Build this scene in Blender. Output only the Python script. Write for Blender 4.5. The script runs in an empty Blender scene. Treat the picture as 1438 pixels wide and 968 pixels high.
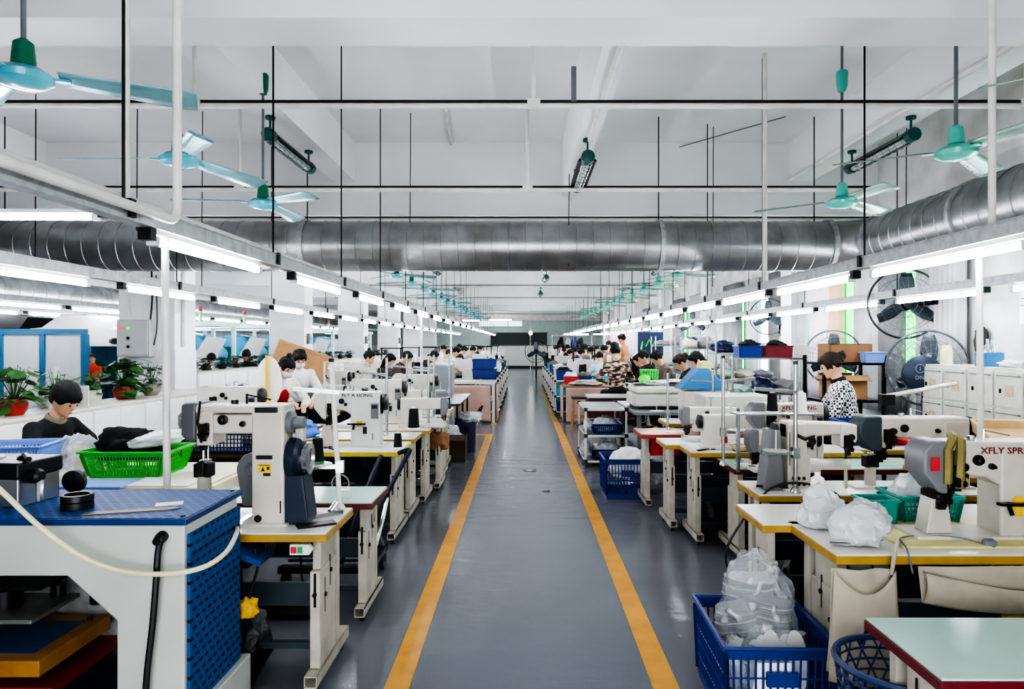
import bpy, math, random
from mathutils import Vector, Matrix, noise
R = random.Random(7)
PI = math.pi
SC = bpy.context.scene
COL = SC.collection
F, CX, CY, EYE = 960.0, 735.0, 482.0, 1.65      # focal length in pixels, vanishing point, eye height (m)
def XX(x, D): return (x-CX)*D/F
def ZZ(y, D): return EYE-(y-CY)*D/F
def AT(x, y, D): return (XX(x, D), D, ZZ(y, D))
ORD = ("first second third fourth fifth sixth seventh eighth ninth tenth eleventh twelfth thirteenth fourteenth fifteenth "
       "sixteenth seventeenth eighteenth nineteenth twentieth twenty-first twenty-second twenty-third twenty-fourth "
       "twenty-fifth twenty-sixth twenty-seventh twenty-eighth").split()

# ------------------------------------------------------------------ materials
def lin(h):
    h = h.lstrip('#')
    out = []
    for i in (0, 2, 4):
        v = int(h[i:i+2], 16)/255
        out.append(v/12.92 if v <= .04045 else ((v+.055)/1.055)**2.4)
    return (*out, 1)
MATS = {}
def mat(name, col, rough=.5, metal=0., dirt=.12, scale=6., bump=0., bscale=40., emit=0., alpha=1., trans=0., spec=.5, coat=0.):
    if name in MATS: return MATS[name]
    m = bpy.data.materials.new(name); m.use_nodes = True
    nt = m.node_tree; N = nt.nodes; L = nt.links
    b = N['Principled BSDF']
    c = lin(col) if isinstance(col, str) else (*col, 1)
    b.inputs['Base Color'].default_value = c
    b.inputs['Roughness'].default_value = rough
    b.inputs['Metallic'].default_value = metal
    b.inputs['Specular IOR Level'].default_value = spec
    b.inputs['Alpha'].default_value = alpha
    b.inputs['Transmission Weight'].default_value = trans
    b.inputs['Coat Weight'].default_value = coat
    if emit:
        b.inputs['Emission Color'].default_value = c
        b.inputs['Emission Strength'].default_value = emit
    if dirt or bump:
        tc = N.new('ShaderNodeTexCoord')
    if dirt:
        n = N.new('ShaderNodeTexNoise'); n.inputs['Scale'].default_value = scale; n.inputs['Detail'].default_value = 5
        L.new(tc.outputs['Object'], n.inputs['Vector'])
        r = N.new('ShaderNodeValToRGB')
        r.color_ramp.elements[0].position = .3; r.color_ramp.elements[1].position = .62
        r.color_ramp.elements[0].color = (c[0]*(1-dirt*2), c[1]*(1-dirt*2.1), c[2]*(1-dirt*2.3), 1)
        r.color_ramp.elements[1].color = c
        L.new(n.outputs['Fac'], r.inputs['Fac']); L.new(r.outputs['Color'], b.inputs['Base Color'])
    if bump:
        n2 = N.new('ShaderNodeTexNoise'); n2.inputs['Scale'].default_value = bscale; n2.inputs['Detail'].default_value = 4
        L.new(tc.outputs['Object'], n2.inputs['Vector'])
        bp = N.new('ShaderNodeBump'); bp.inputs['Strength'].default_value = bump; bp.inputs['Distance'].default_value = .02
        L.new(n2.outputs['Fac'], bp.inputs['Height']); L.new(bp.outputs['Normal'], b.inputs['Normal'])
    MATS[name] = m
    return m
def emat(name, col, strength):
    if name in MATS: return MATS[name]
    m = bpy.data.materials.new(name); m.use_nodes = True
    nt = m.node_tree; nt.nodes.clear()
    e = nt.nodes.new('ShaderNodeEmission'); o = nt.nodes.new('ShaderNodeOutputMaterial')
    e.inputs['Color'].default_value = lin(col); e.inputs['Strength'].default_value = strength
    nt.links.new(e.outputs[0], o.inputs['Surface'])
    MATS[name] = m; return m
def slot_mat(name, base, hole, bw, rh, mort, axes='xy', rough=.5):
    """perforated sheet: brick texture whose bricks are the dark punched slots"""
    if name in MATS: return MATS[name]
    m = mat(name, base, rough, dirt=0, spec=.25); nt = m.node_tree; N = nt.nodes; L = nt.links
    tc = N.new('ShaderNodeTexCoord'); sp = N.new('ShaderNodeSeparateXYZ'); cb = N.new('ShaderNodeCombineXYZ')
    L.new(tc.outputs['Object'], sp.inputs[0])
    L.new(sp.outputs[axes[0].upper()], cb.inputs[0]); L.new(sp.outputs[axes[1].upper()], cb.inputs[1])
    k = N.new('ShaderNodeTexBrick'); L.new(cb.outputs[0], k.inputs['Vector'])
    k.inputs['Color1'].default_value = lin(hole); k.inputs['Color2'].default_value = lin(hole); k.inputs['Mortar'].default_value = lin(base)
    k.inputs['Scale'].default_value = 1; k.inputs['Brick Width'].default_value = bw; k.inputs['Row Height'].default_value = rh
    k.inputs['Mortar Size'].default_value = mort; k.inputs['Mortar Smooth'].default_value = .1
    L.new(k.outputs['Color'], N['Principled BSDF'].inputs['Base Color'])
    return m
def ramp_noise(name, cols, scale, rough=.85, stretch=(1, 1, 1), detail=3):
    if name in MATS: return MATS[name]
    m = mat(name, cols[0][1], rough, dirt=0); nt = m.node_tree; N = nt.nodes; L = nt.links
    tc = N.new('ShaderNodeTexCoord'); mp = N.new('ShaderNodeMapping'); mp.inputs['Scale'].default_value = stretch
    n = N.new('ShaderNodeTexNoise'); n.inputs['Scale'].default_value = scale; n.inputs['Detail'].default_value = detail
    r = N.new('ShaderNodeValToRGB'); r.color_ramp.interpolation = 'CONSTANT'
    for i, (p, c) in enumerate(cols):
        e = r.color_ramp.elements[i] if i < 2 else r.color_ramp.elements.new(p)
        e.position = p; e.color = lin(c)
    L.new(tc.outputs['Object'], mp.inputs[0]); L.new(mp.outputs[0], n.inputs['Vector'])
    L.new(n.outputs['Fac'], r.inputs[0]); L.new(r.outputs[0], N['Principled BSDF'].inputs['Base Color'])
    return m
def checker(name, a, b, scale, rough=.85):
    if name in MATS: return MATS[name]
    m = mat(name, a, rough, dirt=0); nt = m.node_tree; N = nt.nodes; L = nt.links
    tc = N.new('ShaderNodeTexCoord'); k = N.new('ShaderNodeTexChecker')
    k.inputs['Scale'].default_value = scale; k.inputs['Color1'].default_value = lin(a); k.inputs['Color2'].default_value = lin(b)
    L.new(tc.outputs['Object'], k.inputs['Vector']); L.new(k.outputs['Color'], N['Principled BSDF'].inputs['Base Color'])
    return m
def stripes(name, a, b, scale, axis='Z', rough=.85):
    if name in MATS: return MATS[name]
    m = mat(name, a, rough, dirt=0); nt = m.node_tree; N = nt.nodes; L = nt.links
    tc = N.new('ShaderNodeTexCoord'); k = N.new('ShaderNodeTexWave'); k.bands_direction = axis
    k.inputs['Scale'].default_value = scale; r = N.new('ShaderNodeValToRGB'); r.color_ramp.interpolation = 'CONSTANT'
    r.color_ramp.elements[0].color = lin(a); r.color_ramp.elements[1].position = .5; r.color_ramp.elements[1].color = lin(b)
    L.new(tc.outputs['Object'], k.inputs['Vector']); L.new(k.outputs['Fac'], r.inputs[0]); L.new(r.outputs[0], N['Principled BSDF'].inputs['Base Color'])
    return m
def film(name, col, clear=.5, rough=.16):
    """thin clear or milky plastic film: creases show white, flat spots show what is inside"""
    if name in MATS: return MATS[name]
    m = bpy.data.materials.new(name); m.use_nodes = True; nt = m.node_tree; N = nt.nodes; L = nt.links
    b = N['Principled BSDF']; b.inputs['Base Color'].default_value = lin(col); b.inputs['Roughness'].default_value = rough
    t = N.new('ShaderNodeBsdfTransparent'); t.inputs[0].default_value = (.97, .97, .98, 1); mx = N.new('ShaderNodeMixShader')
    tc = N.new('ShaderNodeTexCoord'); n = N.new('ShaderNodeTexNoise'); n.noise_type = 'RIDGED_MULTIFRACTAL'; n.normalize = True
    n.inputs['Scale'].default_value = 16; n.inputs['Detail'].default_value = 5; n.inputs['Distortion'].default_value = .6
    r = N.new('ShaderNodeMapRange'); r.inputs[1].default_value = .1; r.inputs[2].default_value = .5
    r.inputs[3].default_value = min(1, clear+.12); r.inputs[4].default_value = max(0, clear-.45)
    L.new(tc.outputs['Object'], n.inputs['Vector']); L.new(n.outputs['Fac'], r.inputs[0]); L.new(r.outputs[0], mx.inputs[0])
    cr = N.new('ShaderNodeValToRGB'); c = lin(col); cr.color_ramp.elements[0].color = (c[0]*.8, c[1]*.82, c[2]*.84, 1); cr.color_ramp.elements[1].color = c
    cr.color_ramp.elements[0].position = .2; cr.color_ramp.elements[1].position = .7
    L.new(n.outputs['Fac'], cr.inputs[0]); L.new(cr.outputs[0], b.inputs['Base Color'])
    bp = N.new('ShaderNodeBump'); bp.inputs['Strength'].default_value = 1; bp.inputs['Distance'].default_value = .03
    L.new(n.outputs['Fac'], bp.inputs['Height']); L.new(bp.outputs[0], b.inputs['Normal'])
    L.new(b.outputs[0], mx.inputs[1]); L.new(t.outputs[0], mx.inputs[2]); L.new(mx.outputs[0], N['Material Output'].inputs['Surface'])
    MATS[name] = m; return m

# ------------------------------------------------------------------ mesh building
def frame_of(d):
    d = Vector(d).normalized()
    a = Vector((0, 0, 1)) if abs(d.z) < .9 else Vector((1, 0, 0))
    u = d.cross(a).normalized(); v = d.cross(u).normalized()
    return u, v
class MB:
    def __init__(s): s.v = []; s.f = []
    def add(s, vs, fs):
        o = len(s.v); s.v += [tuple(p) for p in vs]; s.f += [tuple(i+o for i in f) for f in fs]; return s
    def box(s, x0, x1, y0, y1, z0, z1, rz=0, ry=0, rx=0):
        vs = [(x, y, z) for z in (z0, z1) for y in (y0, y1) for x in (x0, x1)]
        if rz or ry or rx:
            c = Vector(((x0+x1)/2, (y0+y1)/2, (z0+z1)/2))
            m = Matrix.Rotation(rz, 3, 'Z') @ Matrix.Rotation(ry, 3, 'Y') @ Matrix.Rotation(rx, 3, 'X')
            vs = [c + m @ (Vector(p)-c) for p in vs]
        return s.add(vs, [(0, 2, 3, 1), (4, 5, 7, 6), (0, 1, 5, 4), (2, 6, 7, 3), (0, 4, 6, 2), (1, 3, 7, 5)])
    def cyl(s, p0, p1, r0, r1=None, n=12):
        return s.tube([p0, p1], [r0, r0 if r1 is None else r1], n)
    def tube(s, pts, r, n=8, closed=False):
        pts = [Vector(p) for p in pts]; k = len(pts)
        rr = list(r) if isinstance(r, (list, tuple)) else [r]*k
        vs = []; fs = []; u = None
        for i, p in enumerate(pts):
            if closed: d = pts[(i+1) % k]-pts[i-1]
            else: d = pts[min(i+1, k-1)]-pts[max(i-1, 0)]
            if d.length < 1e-9: d = Vector((0, 0, 1))
            d.normalize()
            if u is None: u, _ = frame_of(d)
            u = u-d*u.dot(d)
            if u.length < 1e-6: u, _ = frame_of(d)
            u.normalize(); w = d.cross(u)
            for j in range(n):
                a = 2*PI*j/n; vs.append(p+(u*math.cos(a)+w*math.sin(a))*rr[i])
        for i in range(k if closed else k-1):
            i2 = (i+1) % k
            for j in range(n):
                j2 = (j+1) % n; fs.append((i*n+j, i*n+j2, i2*n+j2, i2*n+j))
        if not closed:
            fs.append(tuple(range(n-1, -1, -1))); fs.append(tuple((k-1)*n+j for j in range(n)))
        return s.add(vs, fs)
    def lathe(s, prof, c=(0, 0, 0), axis=(0, 0, 1), n=20):
        """prof: (radius, height) pairs along axis"""
        c = Vector(c); ax = Vector(axis).normalized(); u, w = frame_of(ax); vs = []; fs = []
        for (r, h) in prof:
            for j in range(n):
                a = 2*PI*j/n; vs.append(c+ax*h+(u*math.cos(a)+w*math.sin(a))*max(r, 1e-4))
        for i in range(len(prof)-1):
            for j in range(n):
                j2 = (j+1) % n; fs.append((i*n+j, (i+1)*n+j, (i+1)*n+j2, i*n+j2))
        fs.append(tuple(range(n))); fs.append(tuple((len(prof)-1)*n+j for j in range(n-1, -1, -1)))
        return s.add(vs, fs)
    def sph(s, c, rx, ry=None, rz=None, n=14, m=9, M=None):
        ry = rx if ry is None else ry; rz = rx if rz is None else rz
        vs = []; fs = []; c = Vector(c)
        for i in range(1, m):
            t = PI*i/m
            for j in range(n):
                a = 2*PI*j/n; p = Vector((rx*math.sin(t)*math.cos(a), ry*math.sin(t)*math.sin(a), rz*math.cos(t)))
                vs.append(c+(M @ p if M else p))
        tp = Vector((0, 0, rz)); vs += [c+(M @ tp if M else tp), c-(M @ tp if M else tp)]
        a, b = len(vs)-2, len(vs)-1
        for i in range(m-2):
            for j in range(n):
                j2 = (j+1) % n; fs.append((i*n+j, (i+1)*n+j, (i+1)*n+j2, i*n+j2))
        for j in range(n):
            j2 = (j+1) % n; fs.append((a, j, j2)); fs.append((b, (m-2)*n+j2, (m-2)*n+j))
        return s.add(vs, fs)
    def prism(s, poly, a0, a1, plane='xz'):
        """poly in a plane, extruded along the third axis from a0 to a1"""
        def P(u, w, t): return {'xz': (u, t, w), 'xy': (u, w, t), 'yz': (t, u, w)}[plane]
        k = len(poly); vs = [P(u, w, a0) for u, w in poly]+[P(u, w, a1) for u, w in poly]
        fs = [tuple(range(k)), tuple(range(2*k-1, k-1, -1))]+[(i, i+k, (i+1) % k+k, (i+1) % k) for i in range(k)]
        return s.add(vs, fs)
    def grid(s, fn, nu, nv):
        vs = [fn(i/nu, j/nv) for j in range(nv+1) for i in range(nu+1)]
        fs = [(j*(nu+1)+i, j*(nu+1)+i+1, (j+1)*(nu+1)+i+1, (j+1)*(nu+1)+i) for j in range(nv) for i in range(nu)]
        return s.add(vs, fs)
    def xf(s, M):
        s.v = [tuple(M @ Vector(p)) for p in s.v]; return s
    def build(s, name, m, parent=None, smooth=False, bevel=0., solid=0., sub=0, seg=2):
        me = bpy.data.meshes.new(name); me.from_pydata(s.v, [], s.f); me.update()
        import bmesh
        bm = bmesh.new(); bm.from_mesh(me); bmesh.ops.recalc_face_normals(bm, faces=bm.faces); bm.to_mesh(me); bm.free()
        if m: me.materials.append(m)
        if smooth: me.polygons.foreach_set('use_smooth', [True]*len(me.polygons))
        o = bpy.data.objects.new(name, me); COL.objects.link(o)
        if parent: o.parent = parent
        if solid:
            md = o.modifiers.new('thickness', 'SOLIDIFY'); md.thickness = solid; md.offset = 0
        if bevel:
            md = o.modifiers.new('bevel', 'BEVEL'); md.width = bevel; md.segments = seg; md.limit_method = 'ANGLE'; md.angle_limit = .7
            me.polygons.foreach_set('use_smooth', [True]*len(me.polygons))
            md.harden_normals = True
        if smooth and not bevel and not sub:
            bpy.context.view_layer.objects.active = o
            try: me.set_sharp_from_angle(angle=.75)
            except Exception: pass
        if sub:
            md = o.modifiers.new('sub', 'SUBSURF'); md.levels = sub; md.render_levels = sub
        return o
def tag(o, label=None, cat=None, group=None, kind=None):
    if label: o['label'] = label
    if cat: o['category'] = cat
    if group: o['group'] = group
    if kind: o['kind'] = kind
    return o
def thing(name, label, cat, loc=(0, 0, 0), rz=0., group=None, scale=1.):
    o = bpy.data.objects.new(name, None); COL.objects.link(o); o.empty_display_size = .1
    o.location = loc; o.rotation_euler = (0, 0, rz); o.scale = (scale,)*3
    return tag(o, label, cat, group)
def struct(name, mb, m, parent=None, **k):
    o = mb.build(name, m, parent, **k); o['kind'] = 'structure'; return o
KIDS = {}
def kids(o):
    return [c for c in COL.objects if c.parent == o]
def dup(root, loc=None, rz=None, label=None, group=None, scale=None, swap=None):
    """copy of a thing with its parts and their sub-parts; swap: {part name: material}"""
    tree = KIDS.get(root.name)
    if tree is None:
        tree = [(c, kids(c)) for c in kids(root)]; KIDS[root.name] = tree
    r = root.copy(); COL.objects.link(r)
    if loc is not None: r.location = loc
    if rz is not None: r.rotation_euler = (0, 0, rz)
    if scale is not None: r.scale = scale if isinstance(scale, tuple) else (scale,)*3
    if label: r['label'] = label
    if group: r['group'] = group
    elif 'group' in r and group == '': del r['group']
    for c, gs in tree:
        k = c.copy(); COL.objects.link(k); k.parent = r
        nm = c.name.split('.')[0]
        if swap and nm in swap and k.material_slots:
            k.material_slots[0].link = 'OBJECT'; k.material_slots[0].material = swap[nm]
        for g in gs:
            q = g.copy(); COL.objects.link(q); q.parent = k
    if swap and root.type == 'MESH' and '' in swap:
        r.material_slots[0].link = 'OBJECT'; r.material_slots[0].material = swap['']
    return r
class Proto:
    """first use moves the original, later uses copy it"""
    def __init__(s, root): s.root = root; s.used = False
    def put(s, loc, rz=0., label=None, group=None, scale=None, swap=None):
        if not s.used and not swap:
            kk = [(c, kids(c)) for c in kids(s.root)]; KIDS[s.root.name] = kk
            s.used = True; r = s.root; r.location = loc; r.rotation_euler = (0, 0, rz)
            if scale is not None: r.scale = scale if isinstance(scale, tuple) else (scale,)*3
            if label: r['label'] = label
            if group: r['group'] = group
            return r
        return dup(s.root, loc, rz, label, group, scale if scale is not None else (1, 1, 1), swap)
    def done(s):
        if not s.used:
            for c in kids(s.root):
                for g in kids(c): bpy.data.objects.remove(g)
                bpy.data.objects.remove(c)
            bpy.data.objects.remove(s.root)
def text(body, size, m, name, parent, loc, rot=(PI/2, 0, 0), depth=.0006, align='LEFT', stretch=1.):
    cu = bpy.data.curves.new(name, 'FONT'); cu.body = body; cu.size = size; cu.extrude = depth; cu.align_x = align; cu.align_y = 'CENTER'; cu.resolution_u = 2
    cu.offset = size*.018
    o = bpy.data.objects.new(name, cu); COL.objects.link(o); o.data.materials.append(m)
    bpy.context.view_layer.update()
    me = bpy.data.meshes.new_from_object(o); bpy.data.objects.remove(o)
    o = bpy.data.objects.new(name, me); COL.objects.link(o)
    if not me.materials: me.materials.append(m)
    o.parent = parent; o.location = loc; o.rotation_euler = rot; o.scale = (stretch, 1, 1)
    return o
# ------------------------------------------------------------------ the palette
WHITE = mat('white_enamel', '#d9d8d4', .45, dirt=.05, scale=3)
PLASTER = mat('ceiling_plaster', '#e9e9ea', .8, dirt=.05, scale=.7)
WALLP = mat('wall_plaster', '#e3e3e2', .8, dirt=.07, scale=.8)
STAINW = mat('stained_wall_plaster', '#d3d3d1', .85, dirt=.22, scale=1.3)
CREAM = mat('machine_enamel', '#c6bfb3', .35, dirt=.06, scale=8, coat=.3)
IVORY = mat('ivory_enamel', '#d3cfc6', .35, dirt=.05, scale=8, coat=.3)
LEGP = mat('leg_beige_enamel', '#b9b3a5', .5, dirt=.14, scale=7)
TOPW = mat('tabletop_white_laminate', '#dcdad2', .25, dirt=.04, scale=4)
TOPC = mat('tabletop_cream_laminate', '#e4ddbf', .35, dirt=.06, scale=4)
TOPG = mat('tabletop_green_laminate', '#a3c4b6', .18, dirt=.05, scale=4)
TOPD = mat('tabletop_dark_laminate', '#3d3b3d', .2, dirt=.1, scale=4)
EDGEY = mat('edge_band_yellow', '#b08a34', .4, dirt=.12, scale=9)
EDGEL = mat('edge_band_lemon', '#d2c03f', .4, dirt=.1, scale=9)
EDGER = mat('edge_band_maroon', '#6a171f', .4, dirt=.12, scale=9)
REDT = mat('tabletop_redwood', '#b58172', .25, dirt=.1, scale=5)
BLACK = mat('black_plastic', '#151517', .4, dirt=.1)
BLACKM = mat('black_metal', '#1c1c1e', .35, .6, dirt=.1)
DARKM = mat('oily_dark_metal', '#3a3531', .4, .7, dirt=.25, scale=30)
GREYP = mat('grey_plastic', '#77777a', .4, dirt=.06)
GREYD = mat('slate_head_plastic', '#38444c', .4, dirt=.06)
GREYM = mat('motor_grey', '#6d7176', .45, dirt=.08)
STEEL = mat('bright_steel', '#b9bbbd', .25, .9, dirt=.08, scale=20)
GALV = mat('galvanized_steel', '#b3b5b7', .42, .65, dirt=.15, scale=18)
DUCTM = mat('duct_zinc', '#a7a9ab', .3, .85, dirt=.2, scale=2.5, bump=.08, bscale=60)
NAVY = mat('navy_plastic', '#1f2a3f', .35, dirt=.08)
BLUEC = mat('blue_crate_plastic', '#18337f', .35, dirt=.08)
BLUED = mat('navy_crate_plastic', '#161f4e', .4, dirt=.08)
BLUEL = mat('light_blue_plastic', '#7f9fe0', .4, dirt=.04)
BLUEP = mat('press_blue', '#1a4580', .35, dirt=.05)
PART_B = mat('partition_blue', '#3f7aa5', .4, dirt=.06)
GREENC = mat('bright_green_plastic', '#30b82f', .4, dirt=.05)
TEALC = mat('teal_plastic', '#1c8a7c', .4, dirt=.06)
REDC = mat('red_plastic', '#c2343a', .4, dirt=.06)
YELL = mat('yellow_line_paint', '#e0a030', .35, dirt=.12, scale=5)
TEAL = mat('fan_teal', '#4fb3a3', .3, dirt=.05, coat=.3)
BLADE = mat('fan_blade_teal', '#8fc4cc', .25, .35, dirt=.1, scale=5)
BLADEG = mat('fan_blade_green', '#8aa89a', .25, .35, dirt=.15, scale=5)
TEALD = mat('lamp_dark_teal', '#15504c', .4, dirt=.1)
GREEN2 = mat('fan_cup_green', '#136b50', .35, dirt=.08)
WOODO = mat('orange_wood_board', '#9a6a2e', .5, dirt=.16, scale=9)
WOODL = mat('pale_wood', '#d9b98a', .55, dirt=.1, scale=9)
WOODS = mat('stool_wood', '#b98c58', .5, dirt=.1, scale=9)
CARD = mat('cardboard', '#b48a5e', .8, dirt=.08, scale=5)
CARDD = mat('brown_cardboard', '#8f6543', .8, dirt=.08, scale=5)
CLOTHP = mat('dusty_pink_cloth', '#c0a092', .75, dirt=.08, scale=5, bump=.25, bscale=9)
CANVAS = mat('canvas_beige', '#b3a998', .9, dirt=.07, scale=8, bump=.2, bscale=14)
CLOTHW = mat('white_cloth', '#e8e8ea', .85, dirt=.07, scale=8, bump=.4, bscale=12)
CLOTHB = mat('black_cloth', '#131315', .9, dirt=.1, bump=.3, bscale=14)
CLOTHG = mat('grey_cloth', '#8f8f92', .9, dirt=.12, bump=.3, bscale=14)
CURT = mat('grey_curtain', '#c9c9cb', .85, dirt=.12, scale=2)
CURTD = mat('dark_curtain', '#8b8b8d', .85, dirt=.15, scale=2)
CURTP = mat('pink_curtain', '#e6dbe6', .8, dirt=.04, scale=2)
CURTO = mat('peach_curtain', '#e9c3a2', .8, dirt=.04, scale=2)
FILMC = film('clear_film', '#f2f4f6', .4)
FILMW = film('milky_film', '#f0f2f4', .2)
LEAF = mat('leaf_green', '#3c6b33', .45, dirt=.2, scale=12)
LEAFD = mat('leaf_dark', '#26402a', .5, dirt=.2, scale=12)
SOIL = mat('soil', '#2c2119', .9)
POTR = mat('red_pot', '#c0392e', .35, dirt=.05)
SKIN_ = mat('skin', '#d9a987', .55, dirt=.03, scale=9)
SKINT = mat('tanned_skin', '#cf966b', .55, dirt=.03, scale=9)
HAIRM = mat('black_hair', '#0b0a0a', .75, dirt=.1, bump=.5, bscale=60)
HAIRB = mat('dark_brown_hair', '#2c1512', .7, dirt=.1, bump=.5, bscale=60)
TUBE = emat('tube_glow', '#f3f7ff', 45)
FLOORM = None
M_INK = mat('maroon_ink', '#7a1f2b', .5, dirt=0)
M_INKK = mat('black_ink', '#151515', .5, dirt=0)
LBLY = mat('yellow_label', '#e3bd22', .5, dirt=.05)
PAPER = mat('white_paper', '#f0f0ee', .8, dirt=.03)
OLIVE = mat('olive_strap', '#86793f', .6, dirt=.15, scale=14)
# ------------------------------------------------------------------ camera, world
cam = bpy.data.cameras.new('camera'); camo = bpy.data.objects.new('camera', cam); COL.objects.link(camo)
camo.location = (0, 0, EYE); camo.rotation_euler = (PI/2, 0, 0)
cam.sensor_width = 36; cam.lens = 36*F/1438; cam.shift_x = -(CX-719)/1438; cam.shift_y = (CY-484)/1438
cam.clip_end = 200; cam.clip_start = .05
SC.camera = camo
w = bpy.data.worlds.new('daylight'); SC.world = w; w.use_nodes = True
w.node_tree.nodes['Background'].inputs[0].default_value = (.93, .97, 1, 1); w.node_tree.nodes['Background'].inputs[1].default_value = 4.0
SC.view_settings.view_transform = 'AgX'; SC.view_settings.look = 'AgX - Very High Contrast'; SC.view_settings.exposure = 0.8

XL, XR, YB, YF, ZC = -13.0, 5.1, -1.0, 45.0, 4.53
def floor_mat():
    m = mat('floor_epoxy', '#70737b', .15, dirt=.06, scale=.5, spec=.5)
    nt = m.node_tree; N = nt.nodes; L = nt.links; b = N['Principled BSDF']
    tc = N.new('ShaderNodeTexCoord'); mp = N.new('ShaderNodeMapping'); mp.inputs['Scale'].default_value = (1.2, 3.2, 1)
    n = N.new('ShaderNodeTexNoise'); n.inputs['Scale'].default_value = 1.6; n.inputs['Detail'].default_value = 3
    n2 = N.new('ShaderNodeTexNoise'); n2.inputs['Scale'].default_value = 90; n2.inputs['Detail'].default_value = 2
    mx = N.new('ShaderNodeMath'); mx.operation = 'MULTIPLY_ADD'; mx.inputs[1].default_value = .1
    bp = N.new('ShaderNodeBump'); bp.inputs['Strength'].default_value = .16; bp.inputs['Distance'].default_value = .05
    L.new(tc.outputs['Object'], mp.inputs[0]); L.new(mp.outputs[0], n.inputs['Vector']); L.new(tc.outputs['Object'], n2.inputs['Vector'])
    L.new(n2.outputs['Fac'], mx.inputs[0]); L.new(n.outputs['Fac'], mx.inputs[2])
    L.new(mx.outputs[0], bp.inputs['Height']); L.new(bp.outputs[0], b.inputs['Normal'])
    return m
struct('floor', MB().box(XL-.2, XR+.2, YB, YF+.2, -.12, 0), floor_mat())
struct('ceiling', MB().box(XL-.2, XR+.2, YB, YF+.2, ZC, ZC+.15), PLASTER)
struct('wall_left', MB().box(XL-.2, XL, YB, YF, 0, ZC), WALLP)
struct('wall_back', MB().box(XL, -1.6, YB-.2, YB, 0, ZC).box(1.6, XR, YB-.2, YB, 0, ZC).box(-1.6, 1.6, YB-.2, YB, 2.9, ZC), WALLP)
# far wall: white tiled lower half, green-grey paint above
fw = struct('wall_far', MB().box(XL, XR, YF, YF+.2, 1.5, ZC), mat('far_wall_green_grey', '#c3cfca', .6, dirt=.06))
struct('trim_1', MB().box(XL, XR, YF-.03, YF, 0, 1.5), mat('far_wall_white_tile', '#efece6', .4, dirt=.03))
struct('trim_2', MB().box(XL, XR, YF-.06, YF, 0, .16), mat('far_plinth_dark', '#3a3a40', .5))
# right wall with window openings
WIN = [(5.2, 7.0, 1.25, 2.9), (8.6, 11.9, 1.0, 2.95), (13.2, 16.9, 1.0, 2.95), (19.0, 22.5, 1.0, 2.95), (24.8, 28.3, 1.0, 2.95), (30.6, 34.0, 1.0, 2.95), (36.4, 39.9, 1.0, 2.95)]
mb = MB(); y = YB
for (a, b, z0, z1) in WIN:
    mb.box(XR, XR+.22, y, a, 0, ZC); mb.box(XR, XR+.22, a, b, 0, z0); mb.box(XR, XR+.22, a, b, z1, ZC); y = b
mb.box(XR, XR+.22, y, YF, 0, ZC)
struct('wall_right', mb, STAINW)
PANE = {}
for nm, c in (('green', '#7ee0a0'), ('clear', '#e8f3ff'), ('mint', '#b9f0d4')):
    m = mat('pane_'+nm, c, .1, dirt=0); nt = m.node_tree; N = nt.nodes; L = nt.links
    t = N.new('ShaderNodeBsdfTransparent'); t.inputs[0].default_value = lin(c); mx = N.new('ShaderNodeMixShader'); mx.inputs[0].default_value = .12
    L.new(t.outputs[0], mx.inputs[1]); L.new(N['Principled BSDF'].outputs[0], mx.inputs[2]); L.new(mx.outputs[0], N['Material Output'].inputs['Surface'])
    PANE[nm] = m
for i, (a, b, z0, z1) in enumerate(WIN):
    fr = MB(); X0, X1 = XR+.06, XR+.12
    fr.box(X0, X1, a, b, z0, z0+.06); fr.box(X0, X1, a, b, z1-.06, z1)
    n = 2 if b-a < 2.5 else 4
    for k in range(n+1):
        yy = a+(b-a)*k/n; fr.box(X0, X1, max(a, yy-.03), min(b, yy+.03), z0+.06, z1-.06)
    wo = fr.build('window_%d' % (i+1), mat('window_frame_paint', '#b9b39a', .5)); wo['kind'] = 'structure'
    for k in range(n):
        y0 = a+(b-a)*k/n+.03; y1 = a+(b-a)*(k+1)/n-.03
        MB().box(X0+.025, X0+.03, max(y0, a), y1, z0+.06, z1-.06).build('pane', PANE[('green', 'clear', 'green', 'mint')[k % 4]], wo)
# beams
for i in range(8):
    y0 = 3.99+5.8*i
    if y0 > YF: break
    d = .38
    struct('ceiling_beam', MB().box(XL, XR, y0+.04 if i else y0, y0+d, 3.55 if i == 0 else 3.5, ZC), PLASTER)
for (x0, x1, zb) in ((-2.75, -2.42, 3.98), (.56, .76, 3.75), (3.82, 4.15, 3.98), (-7.2, -6.85, 3.98), (-10.4, -10.0, 3.98)):
    struct('ceiling_joist', MB().box(x0, x1, YB, YF, zb, ZC), PLASTER)
# columns down the left of the row
COLY = [9.8+5.8*i for i in range(-1, 6)]
for i, y0 in enumerate(COLY):
    c = MB().box(-5.8, -5.0, y0, y0+.62, 0, ZC)
    o = struct('column', c, WHITE if 0 else mat('column_plaster', '#ececec', .6, dirt=.03, scale=1.5))
    struct('trim_3', MB().box(-5.81, -4.99, y0-.01, y0+.63, 0, 1.55), mat('column_dado', '#e2e3e6', .45, dirt=.03), o)
for i in range(6):   # shallow pilasters on the window wall
    y0 = 12.3+5.8*i
    struct('pilaster', MB().box(XR-.28, XR, y0, y0+.5, 0, ZC), WALLP)
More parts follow.
